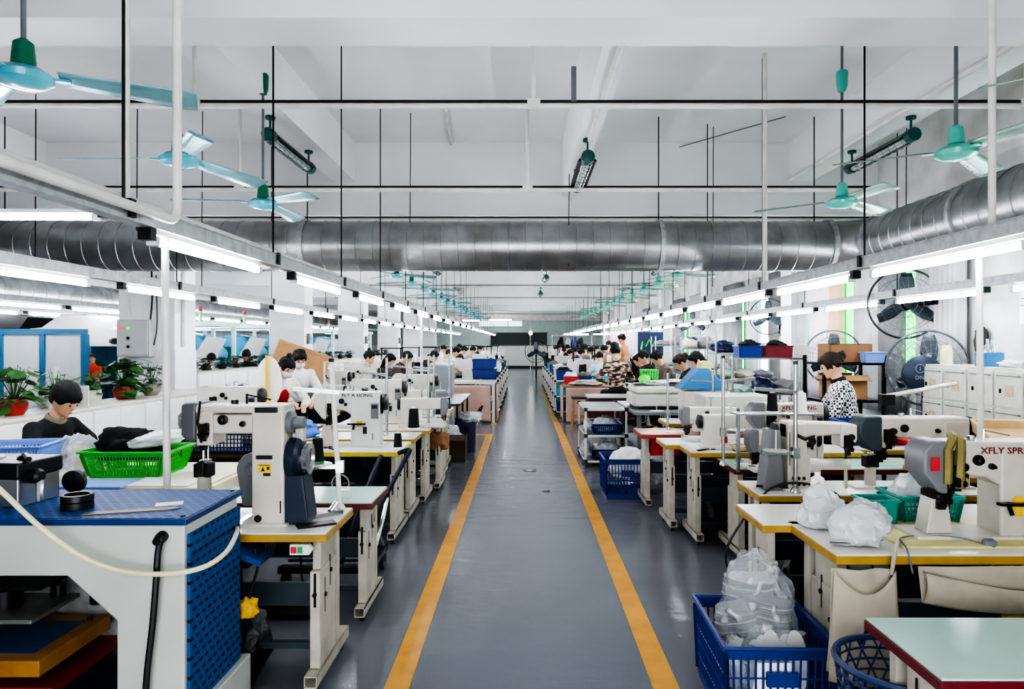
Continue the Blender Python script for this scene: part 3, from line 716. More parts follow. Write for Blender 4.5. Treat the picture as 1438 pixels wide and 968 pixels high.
def mk_cylbed():
    """machine turned the other way: column left, arm and cylinder bed reaching right"""
    t = thing('sewing_machine', 'x', 'sewing machine')
    MB().box(-.07, .08, -.08, .08, .0, .4).build('column', CREAM, t, bevel=.012)
    MB().prism([(-.07, .3), (.3, .33), (.36, .33), (.36, .4), (-.07, .41)], -.06, .06, 'xz').build('arm', CREAM, t, bevel=.014)
    MB().prism([(.34, .26), (.42, .24), (.47, .3), (.47, .39), (.34, .4)], -.065, .065, 'xz').build('head', IVORY, t, bevel=.01)
    mech(t, .4, .3, -.07, 1.)
    MB().cyl((.42, 0, .17), (.42, 0, .3), .008, n=8).build('needle_bar', BLACKM, t)
    MB().cyl((.06, 0, .145), (.44, 0, .145), .033, n=14).build('cylinder_bed', IVORY, t, smooth=True)
    MB().box(.06, .12, -.05, .05, .0, .2).cyl((.42, 0, 0), (.42, 0, .12), .014, n=8).build('bed_bracket', CREAM, t, bevel=.01)
    MB().prism([(-.25, 0), (-.09, 0), (-.12, .36), (-.2, .36)], -.07, .07, 'xz').build('belt_cover', GREYP, t, bevel=.008)
    MB().lathe([(.02, 0), (.07, .005), (.07, .03), (.02, .035)], (-.12, -.0, .33), (-1, 0, 0), 18).build('hand_wheel', BLACK, t, smooth=True)
    m = MB()
    for i in range(3):
        for z in (.04, .075): m.cyl((-.03+i*.04, -.08, z), (-.03+i*.04, -.09, z), .011, n=8)
    m.cyl((.0, -.08, .2), (0, -.084, .2), .008, n=8).box(-.06, -.055, -.083, -.08, .15, .35).build('bolts', BLACK, t)
    MB().tube([(-.02, -.085, .34), (.05, -.1, .31), (.11, -.11, .33), (.1, -.1, .25)], .012, 6).cyl((.1, -.1, .3), (.1, -.12, .3), .025, n=10).build('tension_unit', DARKM, t)
    MB().box(-.1, .12, -.1, .1, 0, .012).build('base_plate', IVORY, t)
    return t
def mk_stand(h=.78, side=-1, lean=.0):
    t = thing('thread_stand', 'x', 'thread stand')
    MB().cyl((0, 0, 0), (lean, 0, h), .0125, n=10).lathe([(.03, 0), (.03, .01), (.018, .03)], n=12).build('pole', WHITE if h > .76 else STEEL, t, smooth=True)
    MB().cyl((lean, 0, h), (lean, 0, h+.02), .015, n=8).build('pole_cap', BLACK, t)
    MB().box(min(0, side*.24), max(0, side*.24), -.012, .012, h-.16, h-.14, ry=side*-.08).build('upper_arm', STEEL, t)
    MB().box(min(0, side*.2), max(0, side*.2), -.012, .012, .22, .24).box(-.02, .02, -.02, .02, .2, .26).build('lower_arm', STEEL, t)
    for x in (side*.115,):
        MB().lathe([(.07, 0), (.075, .006), (.0, .008)], (x, 0, .24), n=20).cyl((x, 0, .24), (x, 0, .36), .004, n=6).build('spool_plate', IVORY, t)
    return t
def mk_spool(m, h=.12, r=.032, base=None):
    t = thing('thread_spool', 'x', 'thread spool')
    MB().lathe([(r*1.05, .012), (r, .02), (r*.82, h), (r*.5, h+.004)], n=16).build('thread', m, t, smooth=True)
    MB().lathe([(r*1.1, 0), (r*1.1, .012), (r*.4, .016), (r*.4, h), (r*.35, h+.014)], n=14).build('cone', base or PAPER, t)
    return t
# ------------------------------------------------------------------ crates and bags
def mk_crate(w, d, h, m, name='crate', taper=.0, nx=14, ny=10, rim=.035, solid=False, cat='crate', lat=True, light=False):
    """open lattice crate; bottom at z=0"""
    t = thing(name, 'x', cat)
    def P(u, v, z): s = 1-taper*(1-z/h); return (u*w/2*s, v*d/2*s, z)
    sh = MB()
    def quadbar(a, b, th, inward):   # vertical-ish strip between two points, used for slats
        a, b = Vector(a), Vector(b); sh.tube([a, b], th, 4)
    T = .008
    # floor and rim
    s0 = 1-taper; sh.box(-w/2*s0, w/2*s0, -d/2*s0, d/2*s0, 0, .012)
    for (u0, v0, u1, v1) in ((-1, -1, 1, -1), (1, -1, 1, 1), (1, 1, -1, 1), (-1, 1, -1, -1)):
        bands = [(h-rim, h), (0.0, h*.14)]
        if solid: bands = [(0, h)]
        elif lat: bands.append((h*.46, h*.5))
        for z0, z1 in bands:
            a, b, c, e = P(u0, v0, z0), P(u1, v1, z0), P(u1, v1, z1), P(u0, v0, z1)
            nrm = Vector((v1-v0, -(u1-u0), 0)).normalized()*T*(-1)
            vs = [Vector(p) for p in (a, b, c, e)]; vs += [p+nrm for p in vs]
            sh.add(vs, [(0, 1, 2, 3), (7, 6, 5, 4), (0, 4, 5, 1), (1, 5, 6, 2), (2, 6, 7, 3), (3, 7, 4, 0)])
        if not solid:
            n = nx if v0 == v1 else ny
            for i in range(n+1):
                f = i/n; u = u0+(u1-u0)*f; v = v0+(v1-v0)*f; k = .995
                sh.tube([P(u*k, v*k, h*.1), P(u*k, v*k, h-rim*.6)], .012 if i in (0, n) else .005, 4)
            if light is False:
                for z in (h*.3, h*.66): sh.tube([P(u0*.995, v0*.995, z), P(u1*.995, v1*.995, z)], .004, 4)
    sh.build('body', m, t)
    lip = MB()
    for (u0, v0, u1, v1) in ((-1, -1, 1, -1), (1, -1, 1, 1), (1, 1, -1, 1), (-1, 1, -1, -1)):
        a, b = P(u0*1.03, v0*1.03, h), P(u1*1.03, v1*1.03, h); lip.tube([a, b], .009, 6)
    lip.build('rim', m, t)
    if not solid and h > .3:
        for s in (-1, 1): MB().box(-w*.14, w*.14, s*d/2-.01, s*d/2+.01, h*.58, h*.74).build('handle_panel', m, t, bevel=.004)
    return t
def blob(rx, ry, rz, seed, amp=.22, m=3, freq=5., flat=True):
    """crumpled soft body standing on z=0"""
    import bmesh
    bm = bmesh.new(); bmesh.ops.create_icosphere(bm, subdivisions=m, radius=1)
    mbx = MB(); off = Vector((seed*3.1, seed*1.7, seed*.9)); vs = []
    for v in bm.verts:
        p = v.co.copy(); n = noise.noise(p*freq*.35+off)*amp*1.3+abs(noise.noise(p*freq+off))*amp*.8-amp*.2+abs(noise.noise(p*freq*2.3+off))*amp*.35
        p = p*(1+n); z = p.z*rz+rz*.75
        if flat: z = max(z, 0)
        vs.append((p.x*rx, p.y*ry, z))
    fs = [tuple(v.index for v in f.verts) for f in bm.faces]; bm.free()
    return mbx.add(vs, fs)
def bag(name, label, loc, r, m, seed, cat='bag', grp=None, amp=.25, freq=5., parent=None, sub=4):
    o = blob(r[0], r[1], r[2], seed, amp, sub, freq).build(name, m, parent, smooth=True)
    o.location = loc
    if parent is None: tag(o, label, cat, grp)
    return o
def mk_insole(m, L=.24, s=1, name='insole', cat='insole'):
    pts = []
    for i in range(24):
        a = 2*PI*i/24; x = math.cos(a); y = math.sin(a)
        wd = .042*(1+.22*x)*(1-.28*math.exp(-((x+.1)/.3)**2)*(1 if y*s > 0 else .2))
        pts.append((x*L/2, y*wd))
    o = MB().prism(pts, 0, .005, 'xy').build(name, m); return o
def mk_carton(w, d, h, m, flaps=True):
    t = thing('cardboard_box', 'x', 'box'); T = .006
    MB().box(-w/2, w/2, -d/2, -d/2+T, 0, h).box(-w/2, w/2, d/2-T, d/2, 0, h).box(-w/2, -w/2+T, -d/2, d/2, 0, h).box(w/2-T, w/2, -d/2, d/2, 0, h).box(-w/2, w/2, -d/2, d/2, 0, T).build('carton', m, t)
    if flaps:
        f = d*.45
        MB().box(-w/2, w/2, -d/2-f*.8, -d/2, h-.003, h+.003, rx=.5).build('flap', m, t)
        MB().box(-w/2, w/2, d/2, d/2+f*.7, h-.003, h+.003, rx=-.9).build('flap', m, t)
        MB().box(-w/2-f*.6, -w/2, -d/2, d/2, h-.003, h+.003, ry=-.4).build('flap', m, t)
    else:
        MB().box(-w/2, w/2, -d/2, d/2, h-T, h).build('lid', m, t)
        MB().box(-.025, .025, -d/2-.002, d/2+.002, h, h+.002).build('tape', mat('packing_tape', '#c9a56c', .3), t)
    return t
def mk_plant(pot, n=50, s=1., seed=1, leaf=LEAF):
    rr = random.Random(seed); t = thing('potted_plant', 'x', 'plant')
    MB().lathe([(.07, 0), (.1, .05), (.11, .1), (.1, .13), (.1, .15), (.09, .15), (.085, .12)], n=18).build('pot', pot, t, smooth=True)
    MB().lathe([(.001, .13), (.08, .13)], n=14).build('soil', SOIL, t)
    lv = MB(); st = MB()
    for i in range(n):
        a = rr.uniform(0, 2*PI); ln = rr.uniform(.05, .26)*s; h = .15+rr.uniform(-.1, .24)*s
        if ln < .12: h = abs(h)+.02
        c = Vector((ln*math.cos(a), ln*math.sin(a), max(h, .04))); st.tube([(0, 0, .13), (c.x*.5, c.y*.5, max(c.z, .13)+.05), c], .003, 4)
        q = rr.uniform(.055, .085)*s; u = Vector((math.cos(a), math.sin(a), rr.uniform(-.8, .4))).normalized(); v = u.cross(Vector((0, 0, 1))).normalized(); nn = u.cross(v)
        pts = [(-.9, 0, 0), (-.6, .75, .1), (0, .82, .14), (.55, .5, .06), (1.1, 0, -.12), (.55, -.5, .06), (0, -.82, .14), (-.6, -.75, .1)]
        vs = [c+u*x*q+v*y*q+nn*z*q for x, y, z in pts]
        lv.add(vs, [(0, 1, 2, 7), (2, 6, 7), (2, 3, 5, 6), (3, 4, 5)])
    lv.build('leaves', leaf, t, smooth=False); st.build('stems', leaf, t)
    return t
def mk_cart(w, d, h, shelves, m=IVORY, top=TOPW):
    """rolling shelf trolley with tube posts and dark joints"""
    t = thing('shelf_trolley', 'x', 'trolley')
    for sx in (-1, 1):
        for sy in (-1, 1):
            o = MB().cyl((sx*w/2, sy*d/2, .05), (sx*w/2, sy*d/2, h), .016, n=10).build('post', m, t, smooth=True)
            j = MB()
            for z in shelves: j.box(sx*w/2-.024, sx*w/2+.024, sy*d/2-.024, sy*d/2+.024, z-.03, z+.02)
            j.build('joint', BLACK, o); MB().cyl((sx*w/2-.012, sy*d/2, .03), (sx*w/2+.012, sy*d/2, .03), .03, n=12).build('castor', BLACK, o)
    for z in shelves:
        MB().box(-w/2, w/2, -d/2, d/2, z-.008, z+.006).build('shelf', top, t)
        MB().cyl((-w/2, -d/2, z-.012), (w/2, -d/2, z-.012), .014, n=8).cyl((-w/2, d/2, z-.012), (w/2, d/2, z-.012), .014, n=8).cyl((-w/2, -d/2, z-.012), (-w/2, d/2, z-.012), .014, n=8).cyl((w/2, -d/2, z-.012), (w/2, d/2, z-.012), .014, n=8).build('rail', m, t)
    return t
def mk_guard_fan(r=.42, blades=3, pedestal=False, light=False):
    """big industrial fan with a wire guard; faces -y at origin"""
    t = thing('industrial_fan', 'x', 'fan'); g = MB()
    prof = [(r, 0), (r*.97, -.05), (r*.8, -.1), (r*.5, -.13), (.1, -.14)]
    ns = 16 if light else 28
    for s in (1, -1):
        for (rr_, y_) in ((r, 0), (r*.75, -.105*s), (r*.4, -.135*s), (.1, -.14*s)):
            g.tube([(rr_*math.cos(2*PI*j/40), y_, rr_*math.sin(2*PI*j/40)) for j in range(40)], .013 if rr_ == r else .0035, 4, True)
        for j in range(ns):
            a = 2*PI*j/ns; g.tube([(p*math.cos(a), q*s, p*math.sin(a)) for p, q in prof], .0022, 3)
    g.build('wire_guard', GREYM, t)
    MB().lathe([(.02, -.1), (.05, -.095), (.06, -.06), (.03, -.05)], axis=(0, 1, 0), n=18).build('hub', BLACK, t, smooth=True)
    for k in range(blades):
        a = 2*PI*k/blades+PI/2
        def fn(u, v, a=a):
            q = .05+(r*.88-.05)*u; w_ = (v-.5)*(.1+.06*math.sin(PI*u)); y = -.06+w_*.5
            return (q*math.cos(a)-w_*math.sin(a), y, q*math.sin(a)+w_*math.cos(a))
        MB().grid(fn, 6, 3).build('blade', GREYD, t, smooth=True, solid=.005)
    MB().lathe([(.09, 0), (.09, .16), (.06, .2)], axis=(0, 1, 0), n=18).build('motor', BLACKM, t, smooth=True)
    return t
# ------------------------------------------------------------------ people
def capsule(mb, a, b, ra, rb, n=12):
    a, b = Vector(a), Vector(b); L = (b-a).length
    if L < 1e-6: return
    pr = []
    for i in range(5): t = -PI/2+PI/2*i/4; pr.append((ra*math.cos(t), ra*math.sin(t)))
    for i in range(5): t = PI/2*i/4; pr.append((rb*math.cos(t), L+rb*math.sin(t)))
    mb.lathe(pr, a, b-a, n)
def fuse(mb, name, m, parent, voxel, it=5):
    o = mb.build(name, m, parent)
    md = o.modifiers.new('fuse', 'REMESH'); md.mode = 'VOXEL'; md.voxel_size = voxel; md.use_smooth_shade = True
    if it:
        sm = o.modifiers.new('smooth', 'SMOOTH'); sm.iterations = it; sm.factor = .5
    return o
def person(label, loc, face, hip=.56, lean=15, nod=25, hands=((-.13, .42, .86), (.13, .42, .86)), stand=False, scale=1., turn=0., skin=SKIN_, hair=HAIRM,
           shirt=CLOTHB, sleeve='short', trousers=CLOTHB, style='short', mask=False, collar=None, voxel=.014, group=None, bare=False, feat=True, apron=None):
    """face: heading of the local +y axis, degrees from +x; hip: height of the hip joint"""
    t = thing('person', label, 'person', loc, math.radians(face-90), group, scale)
    la = math.radians(lean); d = Vector((0, math.sin(la), math.cos(la))); up = Vector((0, 0, 1))
    H = Vector((0, 0, hip)); front = Vector((0, math.cos(la), -math.sin(la)))
    waist = H+d*.17; chest = H+d*.36; sh = H+d*.47; nk = H+d*.53
    na = math.radians(lean*.6+nod*.5); nd = Vector((0, math.sin(na), math.cos(na)))
    hc = nk+nd*.155+Vector((0, math.sin(math.radians(nod))*.03, 0))
    Mh = Matrix.Rotation(-math.radians(turn), 3, 'Z') @ Matrix.Rotation(-math.radians(nod), 3, 'X')
    Rt = Matrix.Rotation(-la, 3, 'X')
    b = MB(); c = MB(); n = 12
    def torso(q, e):
        q.sph(H+d*.02, .165+e, .115+e, .12+e, M=Rt); q.sph(waist, .14+e, .1+e, .15+e, M=Rt)
        q.sph(chest, .16+e, .11+e, .17+e, M=Rt); q.sph(sh-d*.03, .175+e, .08+e, .075+e, M=Rt)
    torso(b, 0)
    capsule(b, sh+d*.0, nk+nd*.05, .058, .05)
    # head
    b.sph(hc, .073, .092, .112, 18, 12, Mh); b.sph(hc+Mh @ Vector((0, .035, -.055)), .052, .055, .058, M=Mh)
    b.sph(hc+Mh @ Vector((0, .093, -.012)), .013, .02, .016, M=Mh); b.sph(hc+Mh @ Vector((0, .084, .012)), .01, .014, .022, M=Mh)
    b.sph(hc+Mh @ Vector((0, .083, -.05)), .024, .014, .011, M=Mh); b.sph(hc+Mh @ Vector((0, .075, -.088)), .024, .022, .02, M=Mh)
    for s in (-1, 1): b.sph(hc+Mh @ Vector((s*.076, -.005, -.01)), .012, .02, .03, M=Mh)
    # arms
    tor = MB(); slv = MB()
    for s, hp in zip((-1, 1), hands):
        S = sh+Vector((s*.165, 0, 0))-d*.02; T = Vector(hp)
        v = T-S; L = min(v.length, .53); T = S+v.normalized()*L; u, w_ = .275, .265
        a = (u*u-w_*w_+L*L)/(2*L); h = math.sqrt(max(u*u-a*a, 0)); ax = v.normalized()
        hint = Vector((s*.9, -.2, -.7)); hint = (hint-ax*hint.dot(ax)).normalized()
        E = S+ax*a+hint*h
        b.sph(S, .055, .052, .058); capsule(b, S, E, .046, .038); capsule(b, E, T, .038, .027)
        # hand: palm, four fingers, thumb
        fd = (T-E).normalized(); fd = (fd+Vector((0, .25, -.25))).normalized(); sd = fd.cross(up); sd = sd.normalized() if sd.length > .1 else Vector((1, 0, 0))
        pn = sd.cross(fd); pc = T+fd*.045
        b.sph(pc, .036, .046, .018, M=Matrix((sd, fd, pn)).transposed())
        for i, (o_, l_) in enumerate(((-.027, .062), (-.009, .074), (.009, .07), (.026, .055))):
            p0 = pc+fd*.034+sd*o_; p1 = p0+fd*l_*.5-pn*.008; p2 = p1+fd*l_*.42-pn*.024
            capsule(b, p0, p1, .0095, .0088, 8); capsule(b, p1, p2, .0088, .0075, 8)
        q0 = pc-fd*.015+sd*(-s)*.03; q1 = q0+(fd*.6+sd*(-s)*.7).normalized()*.035; q2 = q1+(fd*.95-pn*.3).normalized()*.032
        capsule(b, q0, q1, .012, .0105, 8); capsule(b, q1, q2, .0105, .009, 8)
        if sleeve == 'short': capsule(slv, S, S+(E-S)*.62, .064, .06)
        elif sleeve == 'long': capsule(slv, S, E, .062, .054); capsule(slv, E, E+(T-E)*.86, .054, .043)
        slv.sph(S, .068, .066, .07) if sleeve != 'none' else None
    # legs
    leg = MB()
    for s in (-1, 1):
        P0 = H+Vector((s*.09, 0, -.02))
        if stand:
            K = Vector((s*.1, .03, hip*.52)); A = Vector((s*.11, -.01, .08))
        else:
            K = P0+Vector((s*.05, .42, -.02)); A = Vector((K.x+s*.02, K.y-.06 if K.z < .5 else K.y-.1, max(.08, hip-.52)))
        capsule(b, P0, K, .085, .058); capsule(b, K, A, .056, .038)
        capsule(b, A, A+Vector((s*.015, .15, -.045)), .038, .028)
        capsule(leg, P0, K, .1, .072); capsule(leg, K, K+(A-K)*.92, .07, .055)
        sh_ = MB(); capsule(sh_, A+Vector((0, -.03, -.035)), A+Vector((s*.015, .17, -.045)), .045, .038); fuse(sh_, 'shoe', BLACK, t, max(voxel, .012), 2)
    fuse(b, 'body', skin, t, voxel, 4)
    leg.sph(H+d*.02, .178, .13, .135, M=Rt)
    fuse(leg, 'trousers', trousers, t, max(voxel, .016), 3)
    if not bare:
        torso(c, .014); c.v += []; k = len(c.v); c.v += slv.v; c.f += [tuple(i+k for i in f) for f in slv.f]
        capsule(c, sh, sh+d*.045, .078, .066)
        fuse(c, 'shirt', shirt, t, max(voxel, .012), 4)
        if collar:
            MB().lathe([(.064, 0), (.072, .0), (.074, .03), (.06, .05), (.056, .03)], sh+d*.035, nd, 16).build('collar', collar, t, smooth=True)
    # hair
    hr = MB(); hr.sph(hc+Mh @ Vector((0, -.022, .026)), .086, .098, .103, 18, 12, Mh); hr.sph(hc+Mh @ Vector((0, .035, .075)), .068, .055, .045, M=Mh)
    for s in (-1, 1): hr.sph(hc+Mh @ Vector((s*.066, .02, .03)), .02, .035, .05, M=Mh)
    if style == 'bun':
        hr.sph(hc+Mh @ Vector((0, -.135, .03)), .045, M=Mh); hr.sph(hc+Mh @ Vector((.02, -.165, .05)), .025, M=Mh)
    elif style == 'topbun':
        hr.sph(hc+Mh @ Vector((0, -.05, .14)), .036, M=Mh)
    elif style == 'long':
        hr.sph(hc+Mh @ Vector((0, -.07, -.06)), .088, .06, .13, M=Mh); hr.sph(hc+Mh @ Vector((0, -.06, -.17)), .075, .045, .1, M=Mh)
    elif style == 'bob':
        hr.sph(hc+Mh @ Vector((0, -.05, .0)), .086, .07, .085, M=Mh)
        for s in (-1, 1): hr.sph(hc+Mh @ Vector((s*.072, -.005, .03)), .022, .05, .05, M=Mh)
        hr.sph(hc+Mh @ Vector((0, .055, .062)), .066, .042, .036, M=Mh); hr.sph(hc+Mh @ Vector((0, -.03, .06)), .096, .1, .085, M=Mh)
    rs = random.Random(int(abs(loc[0]*100))); 
    for i in range(46 if voxel < .016 else 12):
        a = rs.uniform(0, 2*PI); e = rs.uniform(-.35, 1.0); q = Vector((.086*math.cos(a)*math.cos(e), -.022+.098*math.sin(a)*math.cos(e), .026+.103*math.sin(e)))
        if q.y > .05 and q.z < .05: continue
        tip = q*1.06+Vector((0, .008*math.copysign(1, q.y), -.032)); capsule(hr, hc+Mh @ q, hc+Mh @ tip, .014, .006, 6)
    if apron:
        ap = MB(); ap.sph(chest-d*.02+front*.035, .115, .1, .15, M=Rt); ap.sph(waist+front*.04, .13, .095, .16, M=Rt); fuse(ap, 'apron', apron, t, max(voxel, .014), 3)
    fuse(hr, 'hair', hair, t, max(.011, voxel*.8), 2)
    if feat:
        fe = MB()
        for s in (-1, 1):
            fe.sph(hc+Mh @ Vector((s*.03, .082, .012)), .011, .008, .006, 8, 6, Mh); fe.box(*[q for p in ((s*.03-.016, s*.03+.016), (.084, .092), (.034, .039)) for q in p]) if 0 else None
            fe.sph(hc+Mh @ Vector((s*.031, .083, .038)), .018, .007, .004, 8, 6, Mh)
        fe.build('eyes', HAIRM, t, smooth=True)
        if not mask:
            MB().sph(hc+Mh @ Vector((0, .097, -.05)), .02, .006, .006, 8, 6, Mh).build('lips', mat('lips', '#b06a5c', .5, dirt=0), t, smooth=True)
    if mask:
        MB().sph(hc+Mh @ Vector((0, .058, -.045)), .064, .06, .052, 14, 9, Mh).build('face_mask', mat('mask_blue', '#c7d6e6', .8, dirt=.04), t, smooth=True)
    return t, hc
# ------------------------------------------------------------------ left foreground: blue and white cutting press
pr = thing('cutting_press', 'white and blue swing arm press with perforated top in the left foreground', 'press', (0, 0, 0))
Y0, Y1 = 2.57, 3.05
PW = mat('press_white', '#b4b7b1', .4, dirt=.07, scale=2.5)
MB().prism([(-3.1, .966), (-1.275, .966), (-1.275, .2), (-1.53, .2), (-1.53, .605), (-1.715, .772), (-3.1, .772)], Y0, Y1, 'xz').build('arm_body', PW, pr, bevel=.008)
tp = MB().box(-3.1, -1.258, Y0-.02, Y1+.02, .968, .992).build('top_plate', mat('press_edge_blue', '#14366e', .4, dirt=.05), pr, bevel=.004)
MB().box(-3.1, -1.266, Y0-.012, Y1+.012, .992, .994).build('slotted_sheet', slot_mat('press_top_slots', '#2458a0', '#060c1a', .05, .03, .0085), tp)
MB().box(-1.275, -1.262, Y0+.02, Y1, .245, .925).build('side_panel', slot_mat('press_side_slots', '#184c86', '#071022', .05, .036, .0125, 'yz'), pr, bevel=.002)
MB().box(-1.6, -1.235, Y0-.05, Y1+.05, .0, .245).build('base_block', PW, pr, bevel=.006)
MB().box(-3.1, -1.6, Y0, Y1+.3, .0, .3).build('lower_frame', mat('press_dark_blue', '#16233d', .5), pr, bevel=.01)
MB().box(-3.1, -1.9, 2.69, 2.85, .675, .69).build('upper_platen', mat('platen_dark', '#2a2c2a', .3, .6), pr)
MB().box(-3.1, -1.86, 2.585, 2.87, .585, .602).build('lower_platen', mat('platen_grey', '#8c918c', .35, .6, dirt=.2), pr, bevel=.002)
m_ = MB()
for x, y in ((-2.06, 2.72), (-2.5, 2.72)): m_.cyl((x, y, .6), (x, y, .675), .06, n=14)
m_.cyl((-1.93, 2.84, .6), (-1.93, 2.84, .65), .03, n=12).cyl((-1.8, 2.9, .55), (-1.8, 2.9, .78), .035, n=12).cyl((-2.3, 2.82, .69), (-2.3, 2.82, .78), .1, n=16)
m_.build('ram', BLACKM, pr, smooth=True)
MB().box(-3.1, -1.55, 2.95, 3.05, .3, .78).build('back_casting', mat('cast_iron_pale', '#a5a5a8', .45, .3, dirt=.2, scale=14), pr)
bd = MB().box(-3.1, -1.75, 2.47, 2.9, .44, .5).build('cutting_board', WOODO, pr, bevel=.004)
MB().box(-3.1, -1.81, 2.53, 2.82, .5, .503).build('board_mat', mat('blue_mat', '#184a74', .35, dirt=.15, scale=20), bd)
MB().cyl((-1.95, 2.5, .5), (-1.95, 2.5, .512), .012, n=10).cyl((-1.8, 2.84, .5), (-1.8, 2.84, .512), .012, n=10).build('screw', BLACK, bd)
for i, (z, m) in enumerate(((.36, mat('red_shelf_edge', '#7c2622', .5)), (.31, NAVY))): MB().box(-3.1, -1.72-.02*i, 2.5, 2.95, z, z+.03).build('shelf', m, pr)
sc_ = MB()
for y in (Y0+.02, Y1-.02): sc_.cyl((-1.29, y, .994), (-1.29, y, .999), .009, n=8)
sc_.build('screw', BLACK, pr)
# things on and around the press
t = thing('electric_device', 'black and silver box device with side knob on the press top at left edge', 'device', (-2.16, 2.84, .994), -.12)
MB().box(-.22, .17, -.11, .1, 0, .115).build('housing', STEEL, t, bevel=.006)
MB().box(-.23, .18, -.12, .11, .115, .18).build('lid', BLACK, t, bevel=.01)
MB().tube([(.1, -.03, .18), (.14, -.04, .2), (.19, -.08, .19)], .012, 6).build('handle', BLACK, t, smooth=True)
MB().lathe([(.02, 0), (.03, .01), (.03, .05), (.02, .06)], (.17, -.06, .12), (1, 0, 0), 14).build('knob', BLACK, t, smooth=True)
MB().tube([(.2, -.06, .12), (.22, -.06, .1), (.22, -.06, .02)], .014, 8).build('nozzle', STEEL, t, smooth=True)
MB().cyl((-.05, -.02, .18), (-.05, -.02, .186), .06, n=20).build('dial', mat('pale_disc', '#cfcfca', .5), t)
t = tag(MB().lathe([(.045, -.012), (.05, -.01), (.05, .01), (.03, .02)], (0, 0, .05), (0, 1, .1), 22).build('foam_wheel', BLACK, smooth=True), 'black round pad standing behind the silver device on the press', 'pad'); t.location = (-1.97, 3.0, .994)
for i in range(2):
    o = MB().lathe([(.05, 0), (.058, .002), (.058, .026), (.05, .028), (.044, .026), (.044, .002)], n=24).build('tape_roll', BLACK, smooth=True)
    o.location = (-1.775, 2.72, .994+.029*i); tag(o, ['black tape roll lying on the press top under another roll', 'black tape roll on top of another on the press'][i], 'tape', 'tape rolls on the press')
o = MB().prism([(-.17, -.024), (.13, -.02), (.17, .0), (.13, .02), (-.17, .024)], 0, .004, 'xy').build('flat_ruler', mat('brown_steel', '#7b6a5c', .4, .4)); o.location = (-1.52, 2.66, .9945); o.rotation_euler = (0, 0, .28)
tag(o, 'long narrow brown metal strip lying on the press top', 'ruler')
o = MB().box(-.05, .05, -.03, .03, 0, .003).build('paper_scrap', PAPER); o.location = (-1.44, 2.78, .9945); o.rotation_euler = (0, 0, .4); tag(o, 'small white paper scrap at the tip of the metal strip', 'paper')
pts = [AT(x, y, D) for x, y, D in ((-40, 655, 2.46), (0, 688, 2.47), (50, 735, 2.48), (105, 776, 2.49), (155, 798, 2.5), (200, 806, 2.5), (250, 805, 2.5), (290, 795, 2.52), (318, 775, 2.6), (331, 752, 2.75), (333, 742, 3.0), (328, 741, 3.2))]
def smooth_pts(p, k=5):
    p = [Vector(q) for q in p]; out = []
    for i in range(len(p)-1):
        a, b, c, d = p[max(i-1, 0)], p[i], p[i+1], p[min(i+2, len(p)-1)]
        for j in range(k):
            t_ = j/k; out.append(.5*((2*b)+(c-a)*t_+(2*a-5*b+4*c-d)*t_**2+(3*b-a-3*c+d)*t_**3))
    return out+[p[-1]]
tag(MB().tube(smooth_pts(pts), .0095, 8).build('air_hose', mat('cream_hose', '#d8d0a8', .35, dirt=.08), smooth=True), 'cream air hose drooping across the front of the white press', 'hose')
t = thing('power_cable', 'thick black cable with plug hanging down the front of the press', 'cable', (0, 0, 0))
MB().tube(smooth_pts([AT(x, y, 2.535) for x, y in ((228, 754), (222, 775), (219, 820), (214, 880), (207, 940), (203, 1000), (200, 1085))]), .012, 8).build('cord', BLACK, t, smooth=True)
MB().lathe([(.022, 0), (.022, .02), (.015, .05)], AT(229, 753, 2.57), (0, -1, -.2), 14).build('plug', BLACK, t, smooth=True)

# ------------------------------------------------------------------ left aisle row of tables
tabs = {}
def TB(key, w, d, h, top, edge, **k):
    if key not in tabs: tabs[key] = Proto(mk_table(w, d, h, top, edge, **k))
    return tabs[key]
GL = 'tables of the left aisle row'
def tabL(key, xe, y, label, w, d, h, top, edge, **k):
    return TB(key, w, d, h, top, edge, **k).put((xe-w/2, y, 0), 0, label, GL)
tabL('w_y_50', -.91, 3.41, 'white sewing table with yellow edge right behind the blue press', 1.15, .5, .77, TOPW, EDGEY)
tabL('g_r_46', -.88, 4.21, 'low pale green table with maroon edge beside the folded hand cart', 1.15, .46, .72, TOPG, EDGER)
tabL('w_l_56', -1.0, 5.83, 'white table with lemon yellow edge carrying the brand lettered white machine', 1.15, .58, .77, TOPW, EDGEL)
LR = [(-1.0, 6.52, .46), (-.95, 7.15, .5), (-.88, 7.78, .5), (-.92, 8.42, .5), (-.95, 9.08, .5)]
for i, (xe, y, d) in enumerate(LR):
    tabL('w_y_50', xe, y, '%s white sewing table behind the lemon edged one in the left aisle row' % ORD[i], 1.15, .5, .77, TOPW, EDGEY)
MA = mk_machine_a(); MA.location = (-1.232, 3.38, .77); tag(MA, 'tall cream post machine with navy hand wheel on the table behind the press', 'sewing machine'); MA.rotation_euler = (0, 0, math.radians(0))
PC = Proto(mk_post(IVORY, WHITE)); pc0 = PC.put((-1.34, 5.87, .77), 0, 'white post bed machine lettered in black above the lemon edged table')
text('FLY A HONG', .036, M_INKK, 'brand_lettering', pc0, (-.2, -.0822, .437), stretch=1.25)
KIDS.clear()
PL = Proto(mk_post(IVORY, IVORY, light=True, panel=True)); PFL = Proto(mk_flat(IVORY, GREYP)); 
o = PFL.put((-1.12, 7.2, .77), PI, 'white flat bed machine turned away, black wheel to the left, on the left row'); 
PL.put((-1.5, 7.8, .77), 0, 'ivory post bed machine on the third table behind the lemon edged one')
PFL.put((-1.35, 8.45, .77), 0, 'white flat bed machine on the fourth table behind the lemon edged one')
PL.put((-1.3, 9.1, .77), 0, 'ivory post bed machine on the fifth table behind the lemon edged one')
